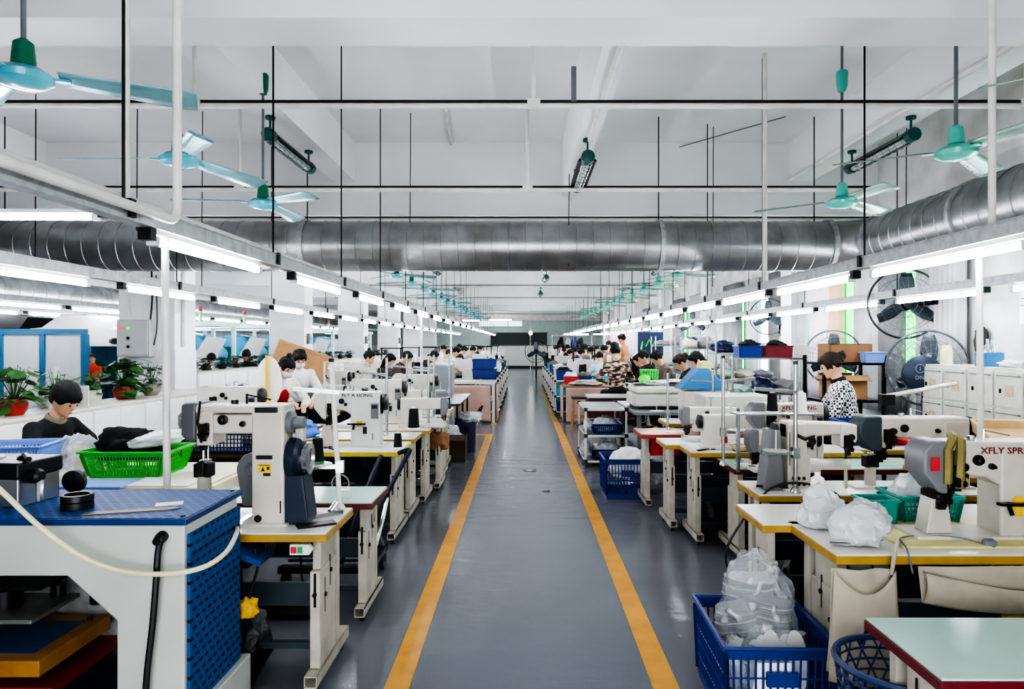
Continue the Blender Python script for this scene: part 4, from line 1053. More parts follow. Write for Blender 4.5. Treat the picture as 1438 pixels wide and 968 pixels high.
PFL.put((-1.75, 7.18, .77), 0, 'white flat bed machine deeper on the second table behind the lemon edged one')
# thread stands and spools
S1 = Proto(mk_stand(.78, -1, -.045)); S2 = Proto(mk_stand(.74, -1, .0))
S1.put((-.965, 3.6, .77), .1, 'leaning white thread stand at the aisle end of the nearest left table')
for i, (x, y) in enumerate(((-1.02, 7.35), (-1.05, 8.0), (-1.3, 6.5), (-1.0, 9.2), (-1.45, 8.5))): S2.put((x, y, .77), 0, ['grey thread stand on the second table behind the lemon edged one', 'grey thread stand on the third table behind the lemon edged one', 'grey thread stand behind the lettered machine', 'grey thread stand on the fifth table behind the lemon edged one', 'grey thread stand deeper on the fourth left table'][i])
KB = mat('black_thread', '#0d0f11', .8, dirt=.05); KG = mat('green_black_thread', '#14211c', .8, dirt=.05); KW = mat('white_thread', '#efeeea', .8, dirt=.04)
PB = Proto(mk_spool(KB, .13, .036)); PWs = Proto(mk_spool(KW, .12, .034))
g_ = dup(PB.root, (-1.08, 3.59, 1.019), 0, 'black thread spool with green cone on the leaning thread stand', None, (.9, .9, 1.0))
GCONE = mat('green_cone', '#2d8a68', .4); 
for c in kids(g_):
    if c.name.startswith('cone'): c.material_slots[0].link = 'OBJECT'; c.material_slots[0].material = GCONE
PB.put((-1.05, 5.72, .77), 0, 'black thread spool on the lemon edged table right of the lettered machine', scale=(1, 1, .95))
PB.put((-1.12, 6.98, .77), 0, 'large black thread spool on the second table behind the lemon edged one', scale=1.6)
PWs.put((-1.22, 8.0, .77), 0, 'white thread spool on the third table behind the lemon edged one')
PB.put((-1.0, 9.0, .77), 0, 'black thread spool on the fifth table behind the lemon edged one', scale=1.2)
PB.put((-1.02, 8.3, .77), 0, 'black thread spool on the fourth table behind the lemon edged one', scale=1.2)
PWs.put((-1.1, 8.32, .77), 0, 'white thread spool on the fourth table behind the lemon edged one', scale=1.1)
# small items at the nearest table
t = thing('control_box', 'small white switch box with red and green buttons under the nearest left table', 'switch box', (-1.03, 3.2, .69))
MB().prism([(-.055, -.025), (.035, -.025), (.05, 0), (.035, .025), (-.055, .025)], -.03, .0, 'xz').build('housing', WHITE, t, bevel=.003)
MB().box(-.048, -.022, -.034, -.03, -.015, .015).build('red_button', REDC, t); MB().box(-.018, .006, -.034, -.03, -.015, .015).build('green_button', mat('button_green', '#2e9a5a', .4), t)
o = bag('cleaning_rag', 'yellow rag hanging on a rod below the nearest left table', (-1.26, 3.12, .4), (.045, .04, .05), mat('yellow_rag', '#d6a52c', .9, bump=.3), 5, 'rag')
tag(MB().tube(smooth_pts([(-1.24, 3.15, .7), (-1.22, 3.14, .62), (-1.25, 3.12, .5), (-1.26, 3.12, .4), (-1.29, 3.14, .2), (-1.3, 3.16, .1)]), .007, 6).build('pull_rod', BLACKM, smooth=True), 'black pull rod reaching from the nearest left table to its pedal', 'rod')
o = MB().prism([(-.11, 0), (.1, .035), (.1, .06), (-.11, .03)], -.07, .07, 'xz').build('blue_folder', BLUEP); o.location = (-1.3, 3.16, .66); o.rotation_euler = (0, .55, 0); tag(o, 'blue folder tucked under the nearest left table behind the press', 'folder')
o = MB().box(-.09, .09, -.035, .035, 0, .01).build('hinge_plate', DARKM); o.location = (-1.0, 3.3, .77); o.rotation_euler = (0, 0, .5); tag(o, 'dark metal hinge plate lying on the nearest left table', 'plate')
o = MB().box(-.11, .11, -.03, .03, 0, .02).cyl((.05, 0, .02), (.1, .03, .05), .012, n=8).build('steel_guide', STEEL); o.location = (-1.03, 3.47, .77); o.rotation_euler = (0, 0, .7); tag(o, 'steel guide part lying behind the navy hand wheel', 'machine part')
o = MB().box(-.03, .03, -.02, .02, 0, .05).box(-.025, .025, -.022, -.02, .01, .04).build('switch_block', WHITE, bevel=.004); o.location = (-1.07, 4.1, .72); tag(o, 'small white switch block on the pale green table', 'switch')
# folding hand cart
t = thing('hand_cart', 'folded dark blue steel hand cart leaning beside the green table', 'cart', (0, 0, 0))
CB = mat('cart_dark_blue', '#1d2433', .35, .4, dirt=.1)
fr = MB().tube(smooth_pts([(-.92, 5.02, .84), (-.84, 5.05, .86), (-.86, 4.95, .8), (-1.02, 4.7, .45), (-1.1, 4.58, .14)]), .017, 8).tube(smooth_pts([(-1.05, 5.05, .82), (-1.16, 4.85, .5), (-1.24, 4.65, .14)]), .017, 8)
fr.build('handle', CB, t, smooth=True)
pf = MB().box(-1.62, -1.0, 4.5, 4.54, .13, .17).box(-1.62, -1.0, 5.0, 5.04, .13, .17).box(-1.04, -1.0, 4.5, 5.04, .13, .17)
for i in range(4): pf.box(-1.62, -1.04, 4.58+i*.12, 4.62+i*.12, .145, .155)
pf.build('platform', CB, t)
MB().tube([(-1.02, 4.56, .17), (-.98, 4.8, .45), (-.97, 4.86, .55)], .015, 6).tube([(-1.02, 4.98, .17), (-1.05, 4.78, .42)], .015, 6).build('brace', STEEL, t, smooth=True)
for x, y in ((-1.03, 4.55), (-1.03, 5.0), (-1.58, 4.55)): MB().cyl((x-.018, y, .062), (x+.018, y, .062), .062, n=18).box(x-.024, x+.024, y-.014, y+.014, .06, .13).build('wheel', BLACK, t)
# ------------------------------------------------------------------ left second row
GL2 = 'tables of the second left row'
T2 = Proto(mk_table(1.35, .9, .77, TOPC, EDGEL, light=True)); T2.put((-2.63, 4.6, 0), 0, 'cream topped table in front of the woman in black at left')
o = MB().prism([(-.02, .45), (.02, .45), (.02, .77), (-.02, .77)], 4.2, 5.0, 'xz').build('side_board', mat('cream_board', '#dccdb2', .6, dirt=.08)); o.location = (-1.92, 0, 0); tag(o, 'cream board closing the aisle end of the cream topped table', 'board')
for i in range(8):
    y = 5.75+i*.8+(.5 if i > 3 else 0)-(.15 if i == 2 else 0)
    if i == 3: continue
    TB('w_y_50b', 1.15, .5, .77, TOPW, EDGEY, light=True).put((-2.75, y, 0), 0, '%s white table of the second left row behind the cream topped one' % ORD[i], GL2)
    if i not in (2, 3): (PL if i % 2 else PFL).put((-2.55-.1*(i % 3), y, .77), 0, '%s white machine from the camera in the second left row' % ORD[i], 'machines of the second left row')
CRG = mk_crate(.55, .4, .17, GREENC, 'green_basket', .18, 26, 16, .03, light=False); CRG.location = (-2.6, 4.62, .77); tag(CRG, 'bright green lattice basket full of black cloth on the cream table', 'basket')
bag('black_cloth_bundle', 'bundle of black cloth in the bright green basket', (-2.68, 4.62, .87), (.18, .12, .12), CLOTHB, 3, 'cloth')
bag('black_cloth_bundle', 'black cloth strip at the right inside the green basket', (-2.48, 4.66, .86), (.13, .1, .05), CLOTHB, 8, 'cloth')
o = bag('white_bag', 'white plastic bag lying over the right of the green basket', (-2.42, 4.56, .97), (.2, .12, .055), mat('white_bag_plastic', '#dde1e2', .35, dirt=.05, bump=.2), 11, 'bag', amp=.18); o.rotation_euler = (0, -.18, .1)
bag('clear_bag', 'crumpled clear plastic bag standing left of the green basket', (-3.0, 4.62, .77), (.12, .1, .15), FILMC, 21, 'bag', amp=.3)
lb = mk_crate(.5, .36, .15, BLUEL, 'light_blue_basket', .12, 24, 16, .03); lb.location = (-3.22, 4.25, .87); lb.rotation_euler = (0, 0, .25); tag(lb, 'light blue lattice basket at the left picture edge', 'basket')
lb2 = dup(lb, (-3.2, 4.2, .77), .22, 'light blue lattice basket underneath another at the left picture edge'); lb2.scale = (1, 1, .62)
o = MB().box(-.2, .2, -.12, .12, 0, .02).build('blue_tray', BLUEL, bevel=.008); o.location = (-2.62, 4.22, .77); tag(o, 'flat light blue tray behind the press on the cream table', 'tray')
o = MB().box(-.2, .2, -.13, .13, 0, .012).build('white_board', WHITE, bevel=.006); o.location = (-2.25, 4.3, .77); tag(o, 'rounded white board lying at the front of the cream table', 'board')
nb = mk_crate(.75, .4, .18, BLUED, 'navy_basket', .08, 26, 14, .03); nb.location = (-2.4, 5.6, .77); tag(nb, 'dark navy lattice basket behind the cream post machine head', 'basket')
PB.put((-3.05, 5.0, .77), 0, 'small dark spool near the hands of the woman in black', scale=.8)
o = MB().lathe([(.09, 0), (.11, .02), (.11, .05), (.1, .06), (.02, .07), (.02, .16), (.01, .17)], n=20).build('bobbin_holder', GREYM, smooth=True); o.location = (-2.85, 5.7, .86); tag(o, 'round grey bobbin holder with spike before the square column', 'bobbin holder')
o = bag('blue_tote', 'light blue tote bag on the table beside the masked women', (-2.08, 6.4, .77), (.16, .1, .09), mat('blue_tote_cloth', '#5f86d6', .7, bump=.3, bscale=12), 31, 'bag', amp=.3)
t = thing('padded_board', 'tall oval cream padded board with a yellow strip before the masked women', 'board', (-2.68, 7.2, .77))
MB().lathe([(.14, -.02), (.15, -.012), (.15, .012), (.14, .02)], (0, 0, .27), (.3, 1, 0), 26).xf(Matrix.Translation((0, 0, .0)) @ Matrix.Diagonal((1, 1, 1.75, 1)) @ Matrix.Translation((0, 0, -.0))).build('pad', mat('cream_pad', '#ece6d8', .8, dirt=.05), t, smooth=True)
MB().box(-.015, .015, -.06, -.05, .1, .75).build('strip', LBLY, t)
# white wire frame and boxes further on
t = thing('wire_frame', 'white square tube frame standing on the second left row', 'frame', (-2.1, 7.9, .77))
MB().tube([(-.2, 0, 0), (-.2, 0, .66), (.1, 0, .66)], .014, 6).tube([(-.12, .1, 0), (-.12, .1, .6), (.2, .1, .6)], .01, 6).build('tubes', IVORY, t)
for i, (x, y, z, m) in enumerate(((-1.75, 9.6, .77, BLUEC), (-1.5, 9.0, .77, BLUED), (-2.2, 9.9, .77, BLUEC))):
    c = mk_crate(.36, .3, .2, m, 'small_crate', .08, 12, 8, .03, solid=True); c.location = (x, y, z); tag(c, ['blue crate with a white cloth, among the machines at left center', 'navy crate behind a machine of the left aisle row', 'blue crate farther back in the second left row'][i], 'crate')
bag('white_cloth', 'white cloth heaped over the blue crate at left center', (-1.75, 9.6, .93), (.2, .17, .1), CLOTHW, 41, 'cloth')
o = MB().box(-.22, .22, -.2, .2, 0, 1.24).build('grey_cabinet', mat('grey_cabinet', '#8f9399', .5, dirt=.04), bevel=.01); o.location = (-1.55, 13.0, 0); tag(o, 'plain grey metal cabinet standing among the left tables', 'cabinet')
o = MB().box(-.2, .2, -.16, .16, 0, .03).build('paper_stack', PAPER); o.location = (-1.55, 13.0, 1.24); tag(o, 'stack of papers on top of the grey cabinet', 'papers')
bt = thing('folding_table', 'narrow black topped folding table on thin dark legs at left', 'table', (-1.4, 10.9, 0))
MB().box(-.5, .48, -1.0, 1.0, .74, .77).build('tabletop', TOPD, bt)
for x in (-.45, .43):
    for y in (-.9, 0, .9): MB().cyl((x, y, 0), (x, y, .74), .016, n=8).build('leg', BLACKM, bt)
bag('cardboard_scrap', 'brown cloth bag hanging under the third left table', (-.97, 7.7, .45), (.13, .12, .13), CARDD, 44, 'bag')
t = mk_carton(.42, .4, .34, mat('dark_carton', '#4b3b30', .8), True); t.location = (-1.02, 9.7, 0); tag(t, 'dark open carton full of white film on the floor at left', 'box')
bag('clear_bag', 'clear film spilling from the dark carton on the floor', (-1.1, 9.7, .2), (.22, .2, .17), FILMC, 46, 'bag')
t = mk_crate(.3, .3, .5, BLUED, 'waste_bin', .1, 8, 8, .03, solid=True); t.location = (-.88, 10.5, 0); tag(t, 'navy bin behind the dark carton on the floor', 'bin')
bag('white_bag', 'white bag crumpled over the navy bin', (-.84, 10.45, .45), (.2, .17, .09), FILMW, 47, 'bag')
# cloth draped work table
t = thing('draped_table', 'work table hung with dusty pink cloth, pale frame, left of the aisle', 'table', (-1.25, 14.6, 0))
MB().box(-.7, .66, -.5, .5, .8, .84).box(.6, .66, -.5, -.44, 0, .8).box(-.7, -.64, -.5, -.44, 0, .8).box(.6, .66, .44, .5, 0, .8).build('frame', IVORY, t)
def drape(w, h, amp=.02, k=5):
    def fn(u, v): return ((u-.5)*w, -amp*math.sin(u*k*PI)*(1-v)-.02*(1-v)*math.sin(u*3), v*h-.02*math.sin(u*7)*(1-v))
    return MB().grid(fn, 40, 14)
dr = drape(1.2, .74); dr.xf(Matrix.Translation((-.02, -.52, .04))); dr.build('cloth', CLOTHP, t, smooth=True, solid=.006)
dr = drape(.9, .74, .015); dr.xf(Matrix.Translation((.69, 0, .04)) @ Matrix.Rotation(PI/2, 4, 'Z')); dr.build('cloth', CLOTHP, t, smooth=True, solid=.006)
o = MB().prism([(-.1, 0), (.12, -.06), (.0, .12)], 0, .008, 'xz').build('torn_flap', mat('dark_hole', '#3a2a26', .9)); o.location = (-.85, 14.06, .26); tag(o, 'dark torn flap in the pink cloth of the draped table', 'flap')
# ------------------------------------------------------------------ right aisle row
GR = 'tables of the right aisle row'
def tabR(key, xe, y, label, w, d, h, top, edge, **k):
    return TB(key, w, d, h, top, edge, **k).put((xe+w/2, y, 0), 0, label, GR)
tabR('g_r_44', 1.18, 2.15, 'low pale green table with chipped maroon edge in the right foreground', 1.3, .44, .70, TOPG, EDGER)
tabR('w_y_54', 1.30, 3.11, 'white sewing table with yellow edge and canvas pockets in the right foreground', 1.3, .54, .77, TOPW, EDGEY)
tabR('w_y_42', 1.16, 3.53, 'white table just behind the canvas pocket table, nearer the aisle', 1.4, .42, .77, TOPW, EDGEY)
tabR('w_y_42', 1.365, 4.17, 'white table with a black cable arching over its yellow edge', 1.4, .42, .77, TOPW, EDGEY)
tabR('g_r_46w', 1.56, 5.3, 'pale green table with maroon edge in the middle of the right row', 1.5, .5, .72, TOPG, EDGER, light=True)
tabR('w_y_42', 1.35, 5.72, 'white table with a shallow wooden tray, right row', 1.4, .42, .77, TOPW, EDGEY)
tabR('w_y_42', 1.23, 6.14, 'white table just behind the wooden tray table, nearer the aisle', 1.4, .42, .77, TOPW, EDGEY)
tabR('wd_r_50', 1.16, 6.98, 'reddish wood table with red edge at the right of the aisle', 1.2, .5, .75, REDT, mat('edge_red', '#a83a36', .4), light=True)
# machines
PX = mk_post(GREYP, CREAM, 'XFLY SPRING', M_INK, strap=True, ax=-.37, hx=-.49, z0=.27, z1=.425, postx=-.4, posttop=.2, cw=.3, cd=.17, wheel=True, panel=True)
PX.location = (2.27, 3.12, .782); tag(PX, 'cream lettered machine with grey head and olive straps in the right foreground', 'sewing machine')
lb = MB().box(0, .035, -.0915, -.0885, 0, .09).build('tag_label', LBLY, PX); lb.location = (-.09, 0, .1)
mech(PX, -.39, .225, -.055, 1.15, 'presser_foot'); mech(PX, -.4, .17, -.06, .5, 'hook_cover')
o = MB().box(-.01, .03, -.093, -.0915, -.03, .03).build('red_badge', REDC, PX); o.location = (-.455, 0, .33)
o = tag(MB().box(-.5, .7, -.2, .22, 0, .012).build('machine_board', mat('pale_yellow_board', '#dcd18a', .5, dirt=.1), bevel=.002), 'thin yellowish base board under the foreground lettered machine', 'board'); o.location = (2.12, 3.12, .77)
PD = mk_post(GREYD, CREAM, hx=-.59, ax=-.44, z0=.3, z1=.43, cw=.16, cd=.15, postx=-.49, posttop=.19, cyl_post=True, panel=False, wheel=True, label=False)
PD.location = (2.62, 4.2, .77); tag(PD, 'long arm machine with slate blue head behind the foreground lettered machine', 'sewing machine')
PE = mk_cylbed(); PE.scale = (.78, 1, 1); PE.location = (1.63, 4.15, .77); tag(PE, 'cream cylinder bed machine with grey belt cover, arm reaching right', 'sewing machine')
PXb = mk_post(GREYP, CREAM, 'XFLY SPRING', M_INK, cw=.24, cd=.16, label=False); PXb.location = (2.2, 5.35, .72); tag(PXb, 'cream lettered machine with grey head before the checked shirt woman', 'sewing machine')
PFL.put((1.98, 4.95+.3, .72), 0, 'white flat bed machine under the shelf of thread spools at right') if 0 else None
PG = mk_flat(IVORY, IVORY); PG.location = (1.68, 5.72, .77); PG.scale = (1.1, 1, .95); PG.rotation_euler = (0, 0, PI); tag(PG, 'wide ivory flat bed machine turned round beside the wooden tray', 'sewing machine')
o = PFL.put((1.75, 6.2, .77), 0, 'ivory flat bed machine behind the wooden tray table'); o = PFL.put((1.95, 4.98, .77-.05), 0, 'ivory flat bed machine half hidden by the thread stands at right', scale=(1, 1, 1))
# thread stands
S2.put((1.6, 4.02, .77), 0, 'white thread stand rising from the black cable table at right', scale=(1, 1, 1.02))
S2.put((1.52, 5.2, .72), PI, 'thread stand holding black and white spools at right', scale=(1, 1, 1.1))
S2.put((1.5, 7.1, .75), 0, 'thin thread stand on the reddish wood table', scale=(1, 1, .8))
S2.put((2.05, 7.4, .77), 0, 'thread stand behind the blue hooded machine', scale=(1, 1, .8))
PB.put((1.82, 5.0, 1.14), 0, 'black thread spool on the shelf between two right stands', scale=1.1)
PWs.put((2.03, 5.0, 1.14), 0, 'white thread spool on the shelf between two right stands', scale=1.2)
o = tag(MB().box(-.28, .34, -.09, .09, 0, .012).box(-.26, -.24, -.02, .02, -.42, 0).box(.3, .32, -.02, .02, -.42, 0).build('spool_shelf', STEEL), 'thin steel spool shelf on two stems over the right machines', 'shelf'); o.location = (1.82, 5.0, 1.128)
PWs.put((1.42, 3.3, .77), 0, 'white spool with yellow core behind the clear bag at right', scale=(1.1, 1.1, 1.9))
tag(MB().tube(smooth_pts([(1.37, 4.0, .6), (1.4, 3.98, .77), (1.55, 4.0, .83), (1.72, 4.0, .815), (1.82, 3.96, .77), (1.85, 3.94, .68)]), .007, 6).build('machine_cable', BLACK, smooth=True), 'black cable arching over the edge of a white right table', 'cable')
tag(MB().tube(smooth_pts([(1.2, 3.72, .7), (1.1, 3.72, .5), (1.18, 3.72, .3), (1.35, 3.7, .3), (1.5, 3.7, .36)]), .007, 6).build('floor_cable', BLACK, smooth=True), 'black cable looping under the second right table', 'cable')
# near right table goods
def foldbag(name, label, loc, r, seed, m=FILMW, n=5, ins=None):
    return bag(name, label, loc, r, m, seed, 'bag', amp=.28, freq=4.5)
foldbag('clear_bag', 'big crumpled clear bag on the canvas pocket table', (1.47, 3.0, .775), (.12, .09, .085), 51)
foldbag('clear_bag', 'clear bag stacked at the back left of the big crumpled bag', (1.42, 3.26, .775), (.1, .09, .11), 57)
bag('clear_bag', 'clear bag of grey pieces at the right of the big crumpled bag', (1.6, 3.2, .775), (.1, .09, .08), FILMC, 58)
insp = mk_insole(mat('grey_insole', '#85888c', .7, dirt=.05)); insm = insp.data; bpy.data.objects.remove(insp)
IM2 = mat('white_insole', '#b9babb', .7, dirt=.03)
def insole(loc, rot, label, grp, m=None):
    o = bpy.data.objects.new('insole', insm); COL.objects.link(o); o.location = loc; o.rotation_euler = rot
    if m: o.material_slots[0].link = 'OBJECT'; o.material_slots[0].material = m
    return tag(o, label, 'insole', grp)
for i in range(2): insole((1.46+R.uniform(-.03, .03), 3.0+R.uniform(-.04, .04), .79+i*.011), (R.uniform(-.1, .1), R.uniform(-.1, .1), R.uniform(-.3, .3)), 'grey shoe insole stacked inside the big crumpled bag', 'insoles in the bag on the table', IM2 if i % 3 else None)
tb = mk_crate(.3, .22, .13, TEALC, 'teal_basket', .14, 14, 10, .025, solid=False); tb.location = (1.98, 3.42, .77); tag(tb, 'teal basket behind the post of the foreground lettered machine', 'basket')
bag('clear_bag', 'clear film with silvery pieces in the teal basket', (1.97, 3.42, .8), (.13, .1, .12), FILMW, 60)
tb = mk_crate(.16, .13, .12, TEALC, 'teal_cup', .1, 8, 8, .02, solid=True); tb.location = (1.72, 3.34, .77); tag(tb, 'small teal box left of the foreground machine post', 'box')
t = thing('hanging_lamp_plug', 'small grey plug on a cord in front of the foreground lettered machine', 'plug', (1.98, 2.95, .785))
MB().lathe([(.012, 0), (.022, .01), (.022, .04), (.01, .055)], axis=(1, -.4, .1), n=12).build('plug_body', GREYM, t, smooth=True); MB().tube(smooth_pts([(0, 0, 0), (-.08, .06, .01), (-.2, .1, .005), (-.32, .06, .005), (-.37, -.08, .0), (-.385, -.15, -.08)]), .004, 5).build('cord', GREYM, t)
# canvas pockets
t = thing('canvas_bag', 'beige canvas bag hanging from the corner of the near right table', 'bag', (1.39, 2.815, .5))
def pk(u, v): return ((u-.5)*(.24+.05*(1-v)), -.025*math.sin(u*PI)*(1-abs(v-.35))-.012*math.sin(u*9+v*4), (v-.5)*.44+.02*(1-v)*math.cos(u*PI))
MB().grid(pk, 18, 16).build('back_panel', CANVAS, t, smooth=True, solid=.004)
def pk2(u, v): 
    top = .36+.35*(u-.5)**2
    return ((u-.5)*(.25+.05*(1-v)), -.035-.05*math.sin(u*PI)*(1-v*.5), -.225+v*top)
MB().grid(pk2, 18, 12).build('pocket', CANVAS, t, smooth=True, solid=.004)
MB().tube([(.12, -.01, .2), (.13, -.02, .3), (.15, -.0, .34)], .008, 6).build('strap', CANVAS, t)
MB().box(-.01, .03, -.07, -.062, -.02, .02).build('paper_tag', PAPER, t)
MB().box(-.03, -.015, -.078, -.07, -.06, .0, ry=.4).build('black_pin', BLACK, t)
t = thing('canvas_sling', 'long sagging beige canvas sling along the front of the near right table', 'sling', (2.1, 2.82, .62))
def sl(u, v):
    top = .1-.075*math.sin(u*PI); bot = -.03-.05*math.sin(u*PI)
    return ((u-.5)*.95, -.035-.03*math.sin(v*PI*.8)-.008*math.sin(u*13+v*2), top+(bot-top)*(1-v))
MB().grid(sl, 34, 10).build('front_fold', CANVAS, t, smooth=True, solid=.004)
MB().grid(lambda u, v: ((u-.5)*.95, -.004-.03*(1-v)-.004*math.sin(u*11), -.03-.05*math.sin(u*PI)+v*(.14+.05*math.sin(u*PI))), 24, 6).build('back_panel', CANVAS, t, smooth=True, solid=.004)
MB().tube([((u-.5)*.95, -.04, .1-.075*math.sin(u*PI)) for u in [k/24 for k in range(25)]], .004, 5).build('piping', mat('canvas_piping', '#8d8474', .8), t)
bag('yellow_pack', 'yellow and clear pack hanging dimly under the near right table', (2.15, 2.95, .33), (.1, .07, .1), mat('yellow_pack', '#cdb84a', .5, bump=.2), 63)
# foreground blue crate
cr = mk_crate(.47, .58, .38, BLUEC, 'blue_crate', .06, 15, 18, .05); cr.location = (1.085, 3.13, 0); cr.rotation_euler = (0, 0, -.03); tag(cr, 'large blue lattice crate full of bagged insoles in the right foreground', 'crate')
for st, (bx, by, bz, tx, a, n) in enumerate(((1.0, 3.24, .26, .3, .35, 15), (1.14, 3.24, .28, .15, -.5, 14), (1.02, 3.05, .2, .25, .9, 13), (1.16, 3.06, .17, -.1, .2, 14), (1.08, 3.3, .44, .4, -.25, 9))):
    for i in range(n):
        ax_ = Vector((0, -math.sin(tx), math.cos(tx)))
        p = Vector((bx, by, bz))+ax_*(i*.0125)
        insole(p, (tx+R.uniform(-.05, .05), R.uniform(-.05, .05), a+R.uniform(-.08, .08)), 'grey and white shoe insole in the clear bag of the foreground blue crate', 'insoles in the blue crate', IM2 if (i+st) % 4 == 0 else None)
for i in range(6): insole((1.0+i*.035, 2.94-.012*(i % 2), .25+.02*(i % 3)), (R.uniform(-.1, .1), -1.3+R.uniform(-.15, .1), 1.35+R.uniform(-.3, .3)), 'white insole tip standing up at the front of the blue crate', 'upright insoles in the blue crate', IM2)
bag('clear_bag', 'tall clear bag of insoles rising from the foreground blue crate', (1.08, 3.16, .14), (.175, .175, .3), film('thin_clear_film', '#eef1f4', .62), 71, amp=.2)
bag('clear_bag', 'small clear bag in the left of the foreground blue crate', (.95, 3.02, .14), (.06, .08, .12), FILMC, 72)
o = MB().prism([(-.1, -.05), (.1, -.05), (.06, .06), (-.08, .06)], 0, .004, 'xz').build('white_card', PAPER); o.location = (1.06, 2.86, .25); tag(o, 'white card showing through the front lattice of the blue crate', 'card')
# mesh laundry basket under the green table
t = thing('mesh_basket', 'round dark blue mesh basket under the low green table', 'basket', (1.33, 2.42, 0))
g = MB(); r0, r1, hh = .15, .21, .5
for i in range(14): 
    f = i/13; g.tube([((r0+(r1-r0)*f)*math.cos(2*PI*j/24), (r0+(r1-r0)*f)*math.sin(2*PI*j/24), .02+hh*f) for j in range(24)], .005, 4, True)
for s in (-1, 1):
    for j in range(20):
        a = 2*PI*j/20; g.tube([((r0+(r1-r0)*f)*math.cos(a+s*f*1.2), (r0+(r1-r0)*f)*math.sin(a+s*f*1.2), .02+hh*f) for f in (0, .25, .5, .75, 1)], .004, 4)
g.build('mesh_wall', mat('dark_blue_mesh', '#22345f', .5), t); MB().lathe([(.001, 0), (r0, 0), (r0, .02)], n=24).build('base', BLUED, t); MB().tube([(r1*math.cos(2*PI*j/28), r1*math.sin(2*PI*j/28), hh+.02) for j in range(28)], .012, 6, True).build('rim', mat('dark_blue_mesh', '#22345f'), t, smooth=True)
# second crate
cr = mk_crate(.47, .52, .42, BLUEC, 'blue_crate', .05, 14, 14, .05); cr.location = (1.1, 7.45, 0); tag(cr, 'blue lattice crate with white cloth standing on the floor by the yellow line', 'crate')
bag('white_cloth', 'white cloth bundle in the floor crate by the yellow line', (1.13, 7.45, .2), (.2, .2, .17), CLOTHW, 81, 'cloth')
bag('clear_bag', 'clear bag hanging behind the floor crate at right', (1.42, 7.35, .15), (.1, .14, .2), FILMC, 82)
rc = mk_crate(.3, .3, .16, REDC, 'red_box', .05, 8, 8, .02, solid=True); rc.location = (1.42, 7.0, .52); tag(rc, 'red plastic box under the reddish wood table', 'box')
# shelf trolley
ct = mk_cart(.54, 1.1, .77, (.08, .42, .77), IVORY, mat('trolley_grey_top', '#8b9698', .25, dirt=.06)); ct.location = (1.1, 9.65, 0); tag(ct, 'three tier grey and ivory shelf trolley right of the aisle', 'trolley')
for i, (x, z, m) in enumerate(((1.12, .426, BLUEC), (1.12, .086, BLUED))):
    c = mk_crate(.38, .5, .14, m, 'blue_basket', .1, 14, 14, .03); c.location = (x, 9.35, z); tag(c, ['blue basket on the middle tier of the shelf trolley', 'navy basket on the bottom tier of the shelf trolley'][i], 'basket')
    bag('clear_bag', ['clear film heaped in the middle tier basket of the trolley', 'clear film heaped in the bottom tier basket of the trolley'][i], (x, 9.35, z+.03), (.17, .22, .11), FILMW, 91+i)
bag('white_bag', 'white bag at the left of the middle trolley tier', (.92, 9.6, .43), (.08, .2, .08), FILMW, 95)
bag('clear_bag', 'clear bag slumping off the bottom left of the trolley', (.88, 9.5, .09), (.09, .2, .12), FILMC, 96)
# bench with flat press
bn = thing('steel_bench', 'grey steel work bench carrying a flat ivory press lid at right', 'bench', (1.95, 9.4, 0))
MB().box(-.55, .6, -.8, .9, .74, .78).build('tabletop', mat('bench_grey', '#8a9294', .3, .2, dirt=.08), bn, bevel=.004)
for x in (-.48, .52):
    for y in (-.72, .8): MB().box(x-.025, x+.025, y-.025, y+.025, 0, .74).build('leg', GREYM, bn)
MB().box(-.5, .55, -.7, .8, .28, .31).build('lower_shelf', GREYM, bn)
t = thing('flat_press', 'flat ivory press with rounded lid and papers on the steel bench', 'press', (1.9, 9.3, .78))
MB().box(-.45, .5, -.35, .35, .03, .2).build('lower_body', mat('press_ivory', '#c9c7bd', .4, dirt=.06), t, bevel=.03)
MB().box(-.43, .5, -.36, .36, .2, .3).build('lid', mat('press_lid', '#d9d5c6', .4, dirt=.05), t, bevel=.04)
MB().box(-.4, .46, -.38, -.34, .0, .03).box(-.4, .46, .3, .34, 0, .03).build('feet', BLACKM, t)
for i in range(4):
    o = MB().grid(lambda u, v: ((u-.5)*.5, (v-.5)*.4, .02*math.sin(u*5+i)*math.cos(v*4)+.02), 8, 8).build('white_cloth_sheet', CLOTHW, smooth=True, solid=.004); o.location = (1.65+.17*i, 9.25+.1*(i % 2), 1.085+.012*i); o.rotation_euler = (0, 0, i*.5); tag(o, '%s white sheet from the aisle heaped on the flat press' % ORD[i], 'sheet', 'sheets on the flat press')
o = bag('green_net', 'bright green net ball on the white sheets', (1.62, 9.15, 1.12), (.07, .07, .06), mat('neon_green', '#6dff4a', .5, bump=.3), 97, 'net')
t = mk_crate(.22, .16, .14, mat('neon_green_plastic', '#4fe05a', .4), 'green_holder', .0, 6, 4, .02); t.location = (1.78, 9.7, 1.13); tag(t, 'small bright green holder on the white sheets', 'holder')
